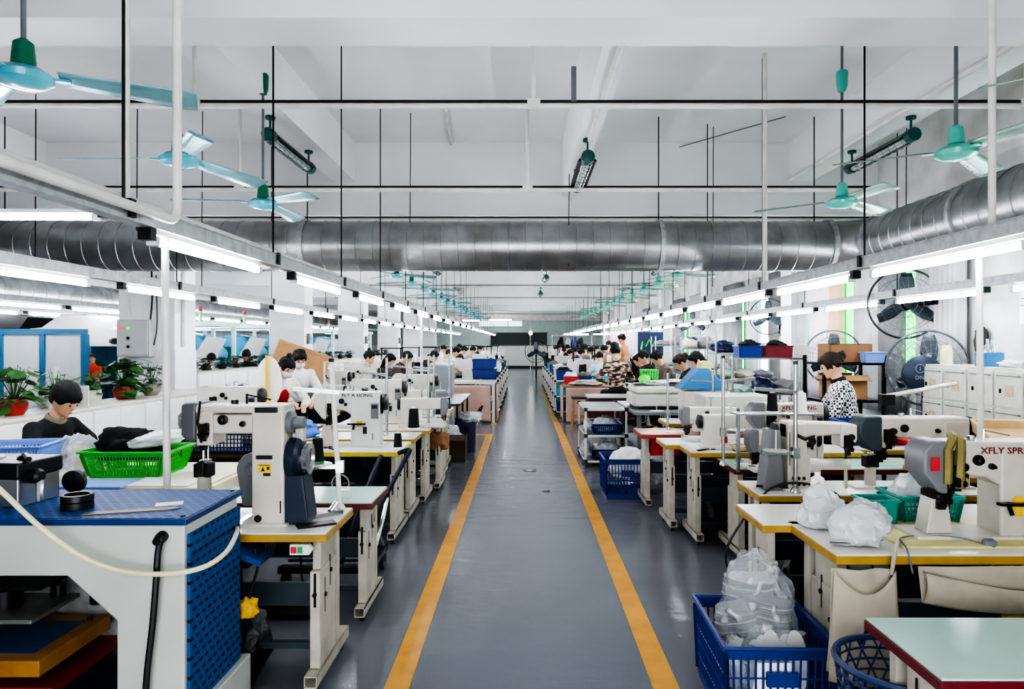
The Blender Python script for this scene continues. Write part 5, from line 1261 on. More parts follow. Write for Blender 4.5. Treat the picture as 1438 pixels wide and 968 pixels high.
# blue hooded machine and white cabinet machine
t = thing('hooded_machine', 'ivory machine with sloping blue hood and yellow cap at right center', 'machine', (1.95, 7.8, .77))
MB().box(-.15, .28, -.15, .15, 0, .34).build('housing', IVORY, t, bevel=.01)
MB().prism([(-.2, .36), (.3, .36), (.3, .42), (.12, .6), (.02, .6)], -.16, .16, 'xz').build('hood', mat('hood_blue', '#3d7fb5', .4, dirt=.05), t, bevel=.008)
MB().prism([(.04, .6), (.22, .52), (.2, .62), (.12, .68), (.06, .66)], -.1, .1, 'xz').build('cap', mat('cap_yellow', '#e6d98a', .5), t, bevel=.01)
MB().cyl((-.12, -.1, 0), (-.12, -.1, .34), .01, n=6).build('guide_rod', BLACKM, t); mech(t, .05, .22, -.17)
t = thing('cabinet_machine', 'wide plain white machine body behind the wooden tray table', 'machine', (2.1, 7.0, .77))
MB().box(-.3, .35, -.2, .2, 0, .36).build('body', IVORY, t, bevel=.02); mech(t, -.32, .1, -.18, 1.4); MB().box(-.4, -.1, -.22, -.1, 0, .06).build('bed', IVORY, t, bevel=.006)
MB().box(.1, .104, -.203, -.2, .05, .25).box(.1, .17, -.203, -.2, .2, .205).build('slot', BLACK, t)
TB('w_y_50b', 1.15, .5, .77, TOPW, EDGEY, light=True).put((2.15, 7.75, 0), 0, 'white table under the blue hooded machine at right')
TB('w_y_50b', 1.15, .5, .77, TOPW, EDGEY, light=True).put((2.95, 7.0, 0), 0, 'white table beside the wide plain machine, toward the windows')
t = thing('wooden_tray', 'shallow pale wooden tray on a white right table', 'tray', (1.85, 5.62, .77)) 
MB().box(-.13, .13, -.09, .09, 0, .01).build('base', WOODL, t); MB().box(-.13, .13, -.09, -.08, 0, .04).box(-.13, .13, .08, .09, 0, .04).box(-.13, -.12, -.08, .08, 0, .04).box(.12, .13, -.08, .08, 0, .04).build('rim', WOODL, t)
o = MB().cyl((0, 0, .02), (.09, 0, .02), .02, n=10).cyl((-.12, 0, .02), (0, 0, .02), .008, n=6).build('screwdriver', DARKM); o.location = (1.52, 4.1, .77); o.rotation_euler = (0, 0, -.1); tag(o, 'dark handled screwdriver on the black cable table', 'tool')
o = MB().box(-.05, .05, -.03, .03, 0, .012).build('steel_clip', STEEL); o.location = (1.25, 3.0, .77) ; tag(o, 'small steel clip on the near right table', 'clip'); bpy.data.objects.remove(o)
# draped table and stool at the right of the aisle
t = thing('draped_table', 'work table hung with dusty pink cloth right of the aisle', 'table', (1.45, 14.6, 0))
MB().box(-.62, .6, -.5, .6, .72, .76).build('tabletop', mat('brown_top', '#8d6f61', .5), t)
dr = drape(1.15, .7, .02, 4); dr.xf(Matrix.Translation((0, -.52, .03))); dr.build('cloth', CLOTHP, t, smooth=True, solid=.006)
dr = drape(1.0, .7, .015); dr.xf(Matrix.Translation((-.63, .05, .03)) @ Matrix.Rotation(PI/2, 4, 'Z')); dr.build('cloth', CLOTHP, t, smooth=True, solid=.006)
t = thing('wooden_stool', 'wooden stool with dark seat before the right pink draped table', 'stool', (1.08, 12.9, 0))
MB().box(-.17, .17, -.15, .15, .6, .64).build('seat', BLACK, t, bevel=.01)
for sx in (-1, 1):
    for sy in (-1, 1): MB().tube([(sx*.13, sy*.12, .6), (sx*.17, sy*.15, 0)], .017, 6).build('leg', WOODS, t)
MB().box(-.15, .15, -.15, -.13, .25, .28).box(-.15, .15, .13, .15, .25, .28).box(-.15, -.13, -.13, .13, .36, .39).box(.13, .15, -.13, .13, .36, .39).build('stretcher', WOODS, t)
t = thing('side_bench', 'low white bench with dark red side behind the trolley', 'bench', (1.65, 12.55, 0))
MB().box(-.5, .5, -.25, .25, .66, .7).build('top', TOPW, t); MB().box(-.48, .48, -.22, .22, .3, .66).build('side', mat('dark_red_side', '#4a1f22', .5), t); MB().box(-.46, -.42, -.2, .2, 0, .3).box(.42, .46, -.2, .2, 0, .3).build('legs', LEGP, t)
bag('cloth_pile', 'pile of pale cloth pieces on the right pink draped table', (1.35, 14.4, .76), (.35, .25, .07), mat('pale_cloth_mix', '#b9b6ae', .9, bump=.5, bscale=25), 101, 'cloth')
for i, (x, y, m, nm) in enumerate(((1.05, 15.0, REDC, 'red'), (1.35, 15.1, BLUEC, 'blue'), (1.72, 15.2, mat('aqua_plastic', '#4fb0c8', .4), 'aqua'))):
    c = mk_crate(.32, .3, .16, m, 'small_crate', .06, 8, 8, .02, solid=True); c.location = (x, y, .76); tag(c, '%s crate in the row of crates on the right pink draped table' % nm, 'crate')
    bag('cloth_pile', 'cloth pieces heaped in the %s crate on the draped table' % nm, (x, y, .84), (.14, .13, .1), [CLOTHW, mat('olive_mix', '#7c7462', .9, bump=.5, bscale=25), mat('aqua_cloth', '#a8cfd6', .9)][i], 103+i, 'cloth')
# ------------------------------------------------------------------ window side
lk = []
def mk_locker():
    t = thing('locker', 'x', 'locker')
    MB().box(0, .5, 0, .38, 0, 1.42).build('carcass', mat('locker_grey', '#c9c8c0', .5, dirt=.06), t, bevel=.004)
    for i in range(4):
        z1 = 1.39-i*.345
        d = MB().box(-.014, .0, .015, .365, z1-.325, z1).build('door', mat('locker_door', '#d1d0c8', .5, dirt=.07), t, bevel=.004)
        MB().box(-.018, -.014, .03, .35, z1-.045, z1-.035).box(-.018, -.014, .045, .065, z1-.05, z1-.03).build('vent', GREYM, d)
        MB().box(-.024, -.014, .28, .3, z1-.2, z1-.16).build('lock', BLACKM, d)
        MB().box(-.0155, -.014, .12, .24, z1-.23, z1-.12).build('worn_patch', mat('tape_residue', '#cdb894', .8, dirt=.15, scale=30), d)
    return t
PLk = Proto(mk_locker())
for i in range(5): PLk.put((4.4, 7.15-.385*i, 0), 0, '%s grey locker from the boxes toward the camera under the wall fan' % ORD[i], 'grey lockers')
o = MB().lathe([(.055, 0), (.06, .01), (.06, .15), (.05, .16), (.05, .2), (.02, .21)], n=18).build('jar', mat('jar_yellow', '#e3dfae', .3), smooth=True); o.location = (4.55, 7.35, 1.42); tag(o, 'pale yellow jar on top of the lockers', 'jar')
t = thing('bottle_set', 'blue box of bottles on top of the lockers', 'bottle set', (4.6, 6.75, 1.42))
MB().box(-.1, .1, -.08, .08, 0, .14).build('holder', mat('holder_blue', '#2a6fae', .4), t, bevel=.01); MB().box(-.102, -.1, -.05, .04, .03, .1).build('label_plate', PAPER, t); MB().lathe([(.03, .1), (.03, .2), (.012, .22), (.012, .27)], (0, .03, 0), n=12).lathe([(.028, .1), (.028, .2), (.01, .22), (.01, .25)], (0, -.04, 0), n=12).build('bottle', STEEL, t, smooth=True)
o = MB().lathe([(.22, 0), (.2, .06), (.12, .28), (.03, .42)], n=16).build('grey_cover', CLOTHG, smooth=True); o.location = (4.7, 6.05, 1.42); o.scale = (.9, 1.4, 1.1); tag(o, 'grey cloth cover on the lockers at the right picture edge', 'cover')
o = bag('white_rag', 'white rag on the lockers beside the grey cover', (4.6, 6.45, 1.42), (.1, .1, .04), CLOTHW, 111, 'rag')
PFN = Proto(mk_guard_fan())
def wfan(loc, rz, label, s=1.):
    o = PFN.put(loc, rz, label, None, s)
    return o
def bracket(loc, L, label):
    t = thing('fan_bracket', label, 'bracket', loc); MB().tube(smooth_pts([(L, 0, -.12), (L-.1, 0, -.02), (L-.22, 0, .03), (0, 0, 0)]), .028, 8).box(L-.03, L, -.06, .06, -.22, -.05).build('arm', BLACKM, t, smooth=False); MB().box(L-.045, L-.02, -.05, .05, -.3, -.1).build('wall_plate', BLACKM, t); return t
wfan((4.66, 8.35, 2.13), math.radians(-12), 'large black wall fan above the lockers')
bracket((4.66, 8.5, 2.11), .7, 'curved arm holding the wall fan above the lockers').rotation_euler = (0, 0, -.9)
wfan((4.62, 12.9, 2.15), math.radians(-20), 'black wall fan by the green window, middle of the right wall', .8); bracket((4.62, 13.1, 2.13), .3, 'arm of the wall fan by the green window')
wfan((4.55, 18.3, 2.2), math.radians(-30), 'black wall fan farther along the right wall', 1.0); bracket((4.55, 18.6, 2.18), .3, 'arm of the farther wall fan')
fp = PFN.put((4.52, 7.65, 1.37), math.radians(-14), 'big floor fan wrapped in clear film behind the lockers', None, 1.0)
MB().cyl((0, .1, -1.34), (0, .1, 0), .03, n=10).lathe([(.25, -1.37), (.26, -1.33), (.04, -1.3)], (0, .1, 0), n=20).build('stand', BLACKM, fp)
MB().lathe([(.16, -.17), (.2, -.15), (.2, -.1), (.1, -.09)], (-.1, -.03, -.06), (0, 1, 0), 24).build('center_cover', mat('fan_cover_navy', '#2c3a50', .4), fp, smooth=True)
lg = MB().tube([(-.13+.045*math.cos(2*PI*j/20), -.205, .0+.045*math.sin(2*PI*j/20)) for j in range(20)], .0035, 4, True).box(-.133, -.127, -.207, -.202, -.02, .02).build('round_logo', mat('logo_grey', '#8e98a6', .5), fp)
text('DN', .06, mat('logo_grey', '#8e98a6', .5), 'logo_lettering', fp, (-.18, -.203, -.1))
MB().sph((0, .0, -.02), .45, .17, .45, 26, 14).build('film_wrap', film('fan_film', '#dfe6ea', .9), fp, smooth=True)
fp2 = PFN.put((4.35, 9.6, 1.45), math.radians(-14), 'floor fan in clear film behind the checked shirt woman', None, .9)
MB().cyl((0, .1, -1.55), (0, .1, 0), .03, n=10).build('stand', BLACKM, fp2)
# curtains
def curtain(y0, y1, m, label, z0=.7, z1=3.05, k=9, amp=.06, x=XR-.12, tie=0):
    def fn(u, v):
        s = 1-tie*math.exp(-((v-.35)/.2)**2); yy = (y0+y1)/2+(u-.5)*(y1-y0)*s
        return (x+amp*math.sin(u*k*2*PI+.4*math.sin(v*3)), yy, z0+(z1-z0)*v)
    return tag(MB().grid(fn, 90, 10).build('curtain', m, smooth=True, solid=.006), label, 'curtain')
CL = [(7.75, 8.6, CURT, 'grey curtain between the large wall fan and the near window'), (9.0, 9.5, CURTD, 'dark grey curtain right of the near green pane'), (9.5, 10.2, CURT, 'grey curtain beside the near green pane'), (10.72, 11.0, CURTO, 'peach curtain lit by the near window'), (11.0, 11.9, CURTP, 'pale pink curtain lit by the near window'),
      (11.95, 12.3, CURT, 'narrow grey curtain left of the pink one'), (13.2, 13.75, CURTD, 'dark grey curtain behind the middle wall fan'), (14.6, 15.1, CURT, 'pale grey curtain left of the middle wall fan'), (15.7, 16.9, CURTD, 'striped dark curtain beyond the middle wall fan'),
      (19.2, 20.3, CURT, 'pale curtain at the third far window'), (21.4, 22.6, CURTD, 'dark curtain at the third far window'), (25, 26.2, CURT, 'pale curtain at the fourth far window'), (27.2, 28.3, CURTD, 'dark curtain at the fourth far window'), (31, 33, CURT, 'farthest pale curtain along the right wall')]
for a, b, m, l in CL: curtain(a, b, m, l, tie=.35 if m is CURTP else 0)
# wall marks
t = thing('paper_notice', 'small framed paper notice on the stained wall above the lockers', 'notice', (XR-.005, 6.95, 2.05)); MB().box(-.006, 0, -.06, .06, -.2, .2).build('paper', PAPER, t); MB().box(-.009, -.006, -.045, .045, -.02, .17).build('frame', BLACK, t); MB().box(-.011, -.009, -.038, .038, -.01, .16).build('print', PAPER, t); MB().box(-.013, -.011, -.03, .03, .05, .06).build('mark', BLACK, t)
bag('dried_garland', 'dark dried plant bunch hanging on the stained wall', (XR-.08, 7.5, 1.55), (.06, .07, .17), mat('dry_dark', '#3b3a34', .9), 113, 'plant')
# cartons and rack behind the checked woman
rk = thing('steel_rack', 'black steel rack with cartons beside the filmed floor fan', 'rack', (3.88, 8.3, 0))
for sx in (-.35, .35):
    for sy in (-.28, .28): MB().box(sx-.018, sx+.018, sy-.018, sy+.018, 0, 1.5).build('post', BLACKM, rk)
for z in (.55, .98, 1.42): MB().box(-.36, .36, -.3, .3, z-.03, z).build('shelf', BLACKM, rk)
for i, (x, z, w_, h_, m, fl_, l) in enumerate(((3.88, 1.42, .5, .22, CARDD, False, 'brown closed carton on top of the black rack'), (3.86, .98, .42, .26, CARD, True, 'open brown carton on the middle of the black rack'), (3.88, .55, .56, .24, CARDD, False, 'brown carton on the lower shelf of the black rack'))):
    c = mk_carton(w_, .34, h_, m, fl_); c.location = (x-.02, 8.22, z); tag(c, l, 'box')
c = mk_crate(.25, .2, .12, BLUEL, 'blue_bowl', .15, 8, 8, .02, solid=True); c.location = (4.08, 8.02, 1.42); tag(c, 'light blue bowl in front of the top carton on the rack', 'bowl')
c = mk_carton(.45, .36, .4, CARDD, True); c.location = (3.75, 7.3, .35); c.rotation_euler = (0, 0, .3); tag(c, 'open brown carton low behind the blue basket at right', 'box')
# desk with basket, red cloth and purple lamp
TB('w_y_50b', 1.15, .5, .77, TOPW, EDGEY, light=True).put((3.35, 5.9, 0), 0, 'white table near the lockers carrying a navy basket'); 
TB('w_y_50b', 1.15, .5, .77, TOPW, EDGEY, light=True).put((3.35, 4.75, 0), 0, 'white table in front of the lockers, behind the long arm machine')
TB('w_y_50b', 1.15, .5, .77, TOPW, EDGEY, light=True).put((3.3, 3.75, 0), 0, 'white table at the right picture edge behind the lettered machine')
c = mk_crate(.42, .32, .2, BLUEC, 'blue_basket', .05, 16, 12, .03); c.location = (2.98, 6.0, .77); tag(c, 'blue lattice basket in front of the checked shirt woman', 'basket')
bag('red_cloth', 'red and white cloth beside the blue basket at right', (3.3, 5.95, .77), (.16, .1, .06), REDC, 121, 'cloth'); bag('white_bag', 'white plastic bag beside the purple lamp', (3.45, 6.15, .77), (.16, .14, .1), FILMW, 122)
t = thing('sewing_lamp', 'small lamp glowing purple blue on the table before the lockers', 'lamp', (3.35, 5.75, .77))
MB().lathe([(.03, 0), (.05, .01), (.055, .06), (.05, .07)], (0, .03, .1), (-.3, -1, 0), 18).build('housing', BLACK, t, smooth=True); MB().lathe([(.001, 0), (.048, 0), (.048, .004)], (-.022, -.043, .1), (-.3, -1, 0), 18).build('lens', emat('purple_glow', '#7a5cff', 5), t); MB().cyl((0, .03, 0), (0, .03, .1), .012, n=8).build('stem', BLACK, t)
t = thing('swing_bar', 'pale bar with dark clamp reaching across before the filmed fan', 'bar', (3.6, 6.4, .77)); MB().cyl((-.22, 0, .38), (.45, .0, .5), .02, n=8).build('bar', IVORY, t); MB().cyl((-.2, 0, 0), (-.2, 0, .4), .02, n=8).box(-.26, -.14, -.04, .04, .3, .4).build('clamp', BLACK, t)
t = thing('wooden_tray', 'large pale wooden tray tilted on the table at the right edge', 'tray', (2.95, 3.95, 1.08)); t.rotation_euler = (.28, .0, -.2)
MB().box(-.24, .3, -.17, .17, 0, .01).build('base', WOODL, t); MB().box(-.25, .3, -.19, -.17, 0, .06).box(-.25, .3, .17, .19, 0, .06).box(-.27, -.25, -.19, .19, 0, .06).build('rim', WOODL, t)
o = MB().box(-.2, .3, -.2, .2, 0, .29).box(-.19, .29, -.203, -.2, .02, .27).build('carton_block', CARD); o.location = (3.1, 3.95, .77); tag(o, 'cardboard block propping the large wooden tray', 'box')
# fabric racks along the windows
def rack(loc, w_, d_, h_, zs, label):
    t = thing('fabric_rack', label, 'rack', loc)
    for sx in (-1, 1):
        for sy in (-1, 1): MB().cyl((sx*w_/2, sy*d_/2, 0), (sx*w_/2, sy*d_/2, h_), .014, n=8).build('post', STEEL, t)
    for z in zs: MB().box(-w_/2, w_/2, -d_/2, d_/2, z-.02, z).build('shelf', STEEL, t)
    return t
rr = random.Random(5)
FM = [CLOTHW, CLOTHG, mat('lilac_grey_cloth', '#9a8f9c', .9, bump=.4), BLUED, mat('mint_cloth', '#9fc4bb', .9, bump=.4), mat('cream_cloth', '#e0dcc6', .9, bump=.4)]
k = 0
for i, (x, y, w_, d_, h_, zs) in enumerate(((3.15, 9.0, .95, .5, 1.5, (.5, 1.0, 1.46)), (3.5, 10.9, 1.0, .5, 1.75, (.6, 1.1, 1.5)), (3.4, 12.8, 1.0, .5, 1.75, (.6, 1.1, 1.55)), (3.5, 15.5, 1.1, .5, 1.8, (.6, 1.1, 1.6)))):
    rack((x, y, 0), w_, d_, h_, zs, ['chrome fabric rack nearest behind the right stands', 'chrome fabric rack behind the seated blue shirt worker', 'chrome fabric rack with folded white cloth before the windows', 'farthest chrome fabric rack before the windows'][i])
    for z in zs[:-1] if i == 0 else zs:
        for j in range(3):
            xx = x+(j-1)*w_*.31; m = FM[rr.randrange(6)]; h = rr.uniform(.06, .13)
            bag('fabric_bundle', '%s cloth bundle, %s shelf of the %s chrome rack' % (('left', 'middle', 'right')[j], ORD[zs.index(z)], ['nearest', 'second', 'third', 'farthest'][i]), (xx, y-.02, z), (w_*.15, .2, h), m, 130+k, 'cloth', 'folded cloth on the racks', sub=3); k += 1
for i, (x, m, l) in enumerate(((2.95, BLUEC, 'blue'), (3.32, mat('dark_red_plastic', '#7a2430', .4), 'dark red'))):
    c = mk_crate(.3+.06*i, .26, .15, m, 'small_crate', .04, 8, 8, .02, solid=True); c.location = (x, 9.0, 1.46); tag(c, '%s crate with dark bundles on top of the nearest chrome rack' % l, 'crate'); bag('dark_bundle', 'dark bundle in the %s crate on the chrome rack' % l, (x, 9.0, 1.52), (.13, .1, .1), CLOTHB, 170+i, 'cloth')
o = MB().box(-.09, .09, -.05, .05, 0, .22).build('switch_cabinet', IVORY, bevel=.01); o.location = (3.72, 9.2, 1.42); tag(o, 'small ivory wall box on a stem near the nearest chrome rack', 'box')
MB().cyl((0, 0, -1.42), (0, 0, 0), .02, n=8).build('stem', STEEL, o)
for i in range(2): bag('blue_bundle', ['left dark blue bundle on top of the chrome rack behind the workers', 'right dark blue bundle on top of the chrome rack behind the workers'][i], (3.2+.45*i, 10.9, 1.5), (.2, .2, .1), BLUED, 175+i, 'cloth')
# ------------------------------------------------------------------ cabinets and plants at the columns
def mk_cab(h, open_=False):
    t = thing('low_cabinet', 'x', 'cabinet')
    MB().box(-.5, 0, 0, .93, 0, h-.03).build('carcass', mat('cabinet_white', '#e6e6e2', .5, dirt=.04), t, bevel=.004)
    MB().box(-.52, .015, -.005, .935, h-.03, h).build('top', mat('cabinet_top', '#d7d3c8', .4, dirt=.05), t, bevel=.004)
    for y0, y1 in ((.015, .46), (.47, .915)):
        d = MB().box(0, .014, y0, y1, .06, h-.05).build('door', mat('cabinet_door', '#edecea', .45, dirt=.03), t, bevel=.003)
        MB().box(.014, .024, y1-.06 if y0 < .2 else y0+.04, y1-.045 if y0 < .2 else y0+.055, h*.55, h*.68).build('handle', BLACK, d)
    return t
A = Proto(mk_cab(1.0)); B = Proto(mk_cab(1.2))
for i in range(6): A.put((-4.36, 4.1+.94*i, 0), 0, '%s low white cabinet from the camera along the left, before the first column' % ORD[i], 'low white cabinets')
ys = [10.5, 11.44, 12.38, 13.32, 14.26]+[16.4+.94*i for i in range(5)]+[22.2+.94*i for i in range(5)]
for i, y in enumerate(ys): B.put((-5.0, y, 0), 0, '%s tall white partition cabinet from the camera between the columns' % ORD[i], 'partition cabinets')
o = MB().box(-.5, 0.02, -.012, .0, 0, .22).build('cabinet_screen', WHITE, bevel=.006); o.location = (-4.4, 6.9, 1.0); tag(o, 'small white screen panel on the low cabinets behind the woman in black', 'panel')
for i, (x, y, z, m, n, s, l) in enumerate(((-4.58, 6.15, 1.0, POTR, 60, 1.0, 'leafy plant in a red pot at the left picture edge'), (-4.62, 6.75, 1.0, mat('white_pot', '#d9dbe0', .4), 46, .8, 'leafy plant in a white pot behind the woman in black'), (-4.62, 7.3, 1.0, mat('pale_pot', '#c9c6bd', .5), 40, .6, 'trailing plant behind the head of the woman in black'), (-4.65, 7.95, 1.0, POTR, 70, 1.15, 'tall leafy plant in a red pot left of the first column'), (-4.6, 8.45, 1.0, mat('grey_pot', '#9b8f86', .6), 34, .8, 'pale leaved plant against the first column'))):
    p = mk_plant(m, n, s, i+1, LEAF); p.location = (x, y, z); tag(p, l, 'plant')
PP = [Proto(mk_plant(mat('dark_pot', '#4a3d34', .6), 44, 1.1, 21+i, LEAFD)) for i in range(3)]
for i, y in enumerate([10.7, 11.3, 11.9, 12.5, 13.1, 13.9, 14.6, 16.7, 17.6, 18.5, 19.6, 20.6, 22.5, 23.6, 24.7, 25.9]):
    PP[i % 3].put((-5.25, y, 1.2), i*1.3, '%s dark green plant from the camera on the partition cabinets' % ORD[i], 'plants on the partition cabinets', (.72, .72, .5))
# electrical box on the first column
t = thing('electrical_box', 'grey electrical cabinet with red and green lamps on the first column', 'electrical box', (-5.52, 9.79, 1.72))
MB().box(-.21, .25, -.16, 0, -.26, .26).build('housing', mat('box_grey', '#b3b7b7', .45, dirt=.04), t, bevel=.006); MB().box(-.19, .23, -.172, -.16, -.24, .24).build('door', mat('box_door_grey', '#bcc0c0', .45, dirt=.03), t, bevel=.004)
MB().lathe([(.022, 0), (.022, .02), (.012, .026)], (-.14, -.172, .14), (0, -1, 0), 14).build('red_lamp', emat('red_glow', '#ff1020', .9), t); MB().lathe([(.022, 0), (.022, .02), (.012, .026)], (-.04, -.172, .14), (0, -1, 0), 14).build('green_lamp', emat('green_glow', '#10e040', 1.0), t)
for z in (.0, -.12): MB().lathe([(.022, 0), (.022, .012)], (-.04, -.172, z), (0, -1, 0), 12).box(-.048, -.032, -.192, -.184, z-.02, z+.02).build('switch', BLACK, t)
MB().tube(smooth_pts([(.22, -.08, .26), (.23, -.05, .6), (.2, -.03, 1.3)]), .012, 6).tube(smooth_pts([(.26, -.06, -.1), (.3, -.05, .2), (.28, -.04, .9)]), .008, 6).build('cable', BLACKM, t)
path('conduit_hanging', [(-5.62, 9.76, 1.98), (-5.62, 9.76, 4.5)], .02, 'white conduit above the electrical box on the first column')
path('conduit_hanging', [(-4.97, 10.0, 1.6), (-4.97, 10.0, 4.4)], .025, 'white conduit up the aisle face of the first column')
for i in range(4):
    t = thing('fuse_box', '%s column from the camera, small grey switch box on its face' % ORD[i], 'switch box', (-4.985, 15.75+5.8*i, 1.75)); MB().box(0, .06, 0, .18, -.12, .12).build('housing', GREYM, t, bevel=.005); MB().box(.06, .066, .06, .12, -.03, .03).build('switch', BLACK, t)
# ------------------------------------------------------------------ hall beyond the columns
t = thing('panel_screen', 'white panelled partition with blue frame at the left picture edge', 'partition', (-7.25, 10.2, 0))
for i in range(4): MB().box(-1.75+i*.62, -1.22+i*.62, 0, .03, .1, 1.78).build('panel', mat('partition_white', '#d9dcdf', .5, dirt=.03), t)
fr = MB().box(-1.8, .72, -.03, .06, 1.78, 1.86).box(-1.8, .72, -.03, .06, 0, .1)
for i in range(5): fr.box(-1.81+i*.62, -1.74+i*.62, -.03, .06, .1, 1.78)
fr.build('frame', PART_B, t)
MB().box(-1.05, -1.04, -.006, 0, 1.1, 1.5).box(.25, .33, -.006, 0, 1.15, 1.3).build('notice', PAPER, t)
t = thing('rounded_machine', 'large white machine body with dark roof behind the blue framed partition', 'machine', (-7.4, 12.2, 0))
MB().prism([(-1.2, 0), (1.0, 0), (1.0, 1.9), (.3, 1.92), (.1, 2.12), (-.6, 2.16), (-.95, 1.92), (-1.2, 1.9)], -.4, .4, 'xz').build('body', WHITE, t, bevel=.05); MB().prism([(-2.2, 1.9), (-1.3, 1.9), (-1.15, 2.1), (-2.0, 2.2)], -.4, .4, 'xz').build('roof', BLACK, t)
MB().box(1.0, 1.06, -.5, -.44, 0, 2.3).box(1.32, 1.38, -.5, -.44, 0, 2.3).box(1.0, 1.38, -.5, -.44, 2.0, 2.06).box(1.0, 1.38, -.5, -.44, 2.26, 2.32).build('side_frame', WHITE, t)
t = thing('blue_shelf', 'blue tool shelf between the partition and the first column', 'shelf', (-6.45, 11.0, 0))
MB().box(-.4, .6, .24, .27, 0, 1.6).build('back_panel', mat('shelf_teal_blue', '#1f7ea6', .5), t); MB().box(-.42, -.38, -.2, .25, 0, 1.62).box(.58, .62, -.2, .25, 0, 1.62).build('side', PART_B, t)
for z in (.5, 1.0, 1.6): MB().box(-.42, .62, -.2, .25, z, z+.03).build('shelf_board', WHITE, t)
for i, (x, z, kind, l) in enumerate(((-6.3, 1.03, 'g', 'green box on the blue tool shelf'), (-6.05, 1.03, 'b', 'black case on the blue tool shelf'), (-6.0, 1.63, 'bl', 'blue board standing on top of the blue tool shelf'), (-6.5, 1.63, 'd', 'dark bowl on top of the blue tool shelf'))):
    if kind == 'd': o = MB().lathe([(.08, 0), (.12, .03), (.12, .08), (.1, .1)], n=16).build('bowl', BLACK, smooth=True)
    else:
        s = {'g': (.14, .14, .2), 'b': (.2, .15, .24), 'bl': (.2, .03, .26)}[kind]; o = MB().box(-s[0], s[0], -s[1], s[1], 0, s[2]).box(-s[0]*.9, s[0]*.9, -s[1]-.005, -s[1], .03, s[2]-.03).build({'g': 'green_box', 'b': 'black_case', 'bl': 'blue_board'}[kind], {'g': GREENC, 'b': BLACK, 'bl': mat('board_blue', '#3f8fd0', .5)}[kind], bevel=.008)
    o.location = (x, 10.95, z); tag(o, l, 'box' if kind != 'd' else 'bowl')
o = MB().lathe([(.05, 0), (.05, .2), (.035, .22), (.035, .26), (.04, .27)], n=14).build('steel_flask', STEEL, smooth=True); o.location = (-6.22, 10.88, 1.27); tag(o, 'steel flask standing on the black case of the tool shelf', 'flask')
o = MB().box(-.1, .1, -.04, .04, 0, .5).build('brown_panel', CARD, bevel=.005); o.location = (-5.93, 10.5, .95); o.rotation_euler = (0, .1, 0); tag(o, 'brown board leaning before the blue tool shelf', 'board')
def mk_dome():
    t = thing('forming_machine', 'x', 'machine')
    MB().box(-.55, .55, -.35, .4, 0, .95).build('base', WHITE, t, bevel=.02); MB().prism([(-.5, .95), (.5, .95), (.55, 1.25), (.3, 1.55), (-.05, 1.62), (-.4, 1.4)], -.3, .35, 'xz').build('dome', mat('dome_blue', '#3fa3cf', .35), t, bevel=.05)
    MB().box(-.42, .05, -.34, -.3, 1.0, 1.35).build('screen', mat('screen_dark_green', '#0f5a44', .3), t); MB().prism([(.1, .95), (.5, .95), (.75, 1.5), (.45, 1.55)], -.38, -.3, 'xz').build('front_guard', WHITE, t, bevel=.01)
    MB().box(-.6, .7, -.45, .4, 1.72, 1.8).box(-.56, -.5, .3, .36, .9, 1.72).box(.6, .66, .3, .36, .9, 1.72).build('canopy', mat('canopy_glow_white', '#eafff6', .4, dirt=0), t)
    s = MB().cyl((.2, 0, 1.8), (.2, 0, 2.0), .03, n=10).build('stack_lamp', mat('stack_green', '#9be89b', .4, dirt=0), t); MB().cyl((.2, 0, 2.0), (.2, 0, 2.08), .03, n=10).build('red_segment', REDC, s)
    return t
DM = Proto(mk_dome())
for i, (x, y) in enumerate(((-7.0, 14.3), (-6.9, 16.3), (-8.6, 13.6), (-9.1, 16.2), (-6.8, 18.6), (-6.7, 20.8), (-6.9, 23.4), (-10.3, 14.5), (-8.6, 19.5), (-6.8, 26.5))): DM.put((x, y, 0), .0, '%s blue domed forming machine with white canopy in the hall beyond the columns' % ORD[i], 'forming machines beyond the columns', (1.25, 1.1, 1.16))
for i in range(6):
    t = rack((-11.9, 11.5+i*2.4, 0), 1.6, .5, 2.0, (.5, 1.0, 1.5, 1.95), '%s white shelf rack from the camera deep in the left hall' % ORD[i]); t['group'] = 'shelf racks in the left hall'
    for j in range(4):
        s = rr.uniform(.1, .2); o = MB().box(-s, s, -.15, .15, 0, s*1.3).box(-s*.8, s*.8, -.155, -.15, .03, s).build('storage_box', [WHITE, GREYM, BLUEP, BLACK][rr.randrange(4)], bevel=.01); o.location = (-12.4+j*.36, 11.5+i*2.4, (1.0, 1.5)[j % 2]); tag(o, 'small storage box on a shelf rack deep in the left hall', 'box', 'boxes deep in the left hall')
c = MB().box(-.42, .42, -.02, .02, 0, 1.1).box(-.42, .42, -.03, -.02, 1.06, 1.1).build('leaning_cardboard', CARD); c.location = (-3.55, 9.9, .55); c.rotation_euler = (-.15, .32, -.15); tag(c, 'tall brown cardboard panel leaning behind the masked women', 'board')
c = mk_carton(.5, .4, .5, CARDD, False); c.location = (-3.75, 9.4, .45); c.rotation_euler = (0, 0, .3); tag(c, 'brown carton at the foot of the leaning cardboard panel', 'box')
t = thing('gooseneck_lamp', 'black gooseneck lamp arching before the partition cabinets', 'lamp', (-3.05, 7.4, .77)); MB().tube(smooth_pts([(-.1, 0, 0), (-.12, 0, .25), (-.02, 0, .42), (.1, 0, .36)]), .014, 8).build('neck', BLACK, t, smooth=True); MB().lathe([(.02, 0), (.035, .03), (.035, .07)], (.1, 0, .36), (.5, 0, -.6), 12).build('head', BLACK, t, smooth=True)

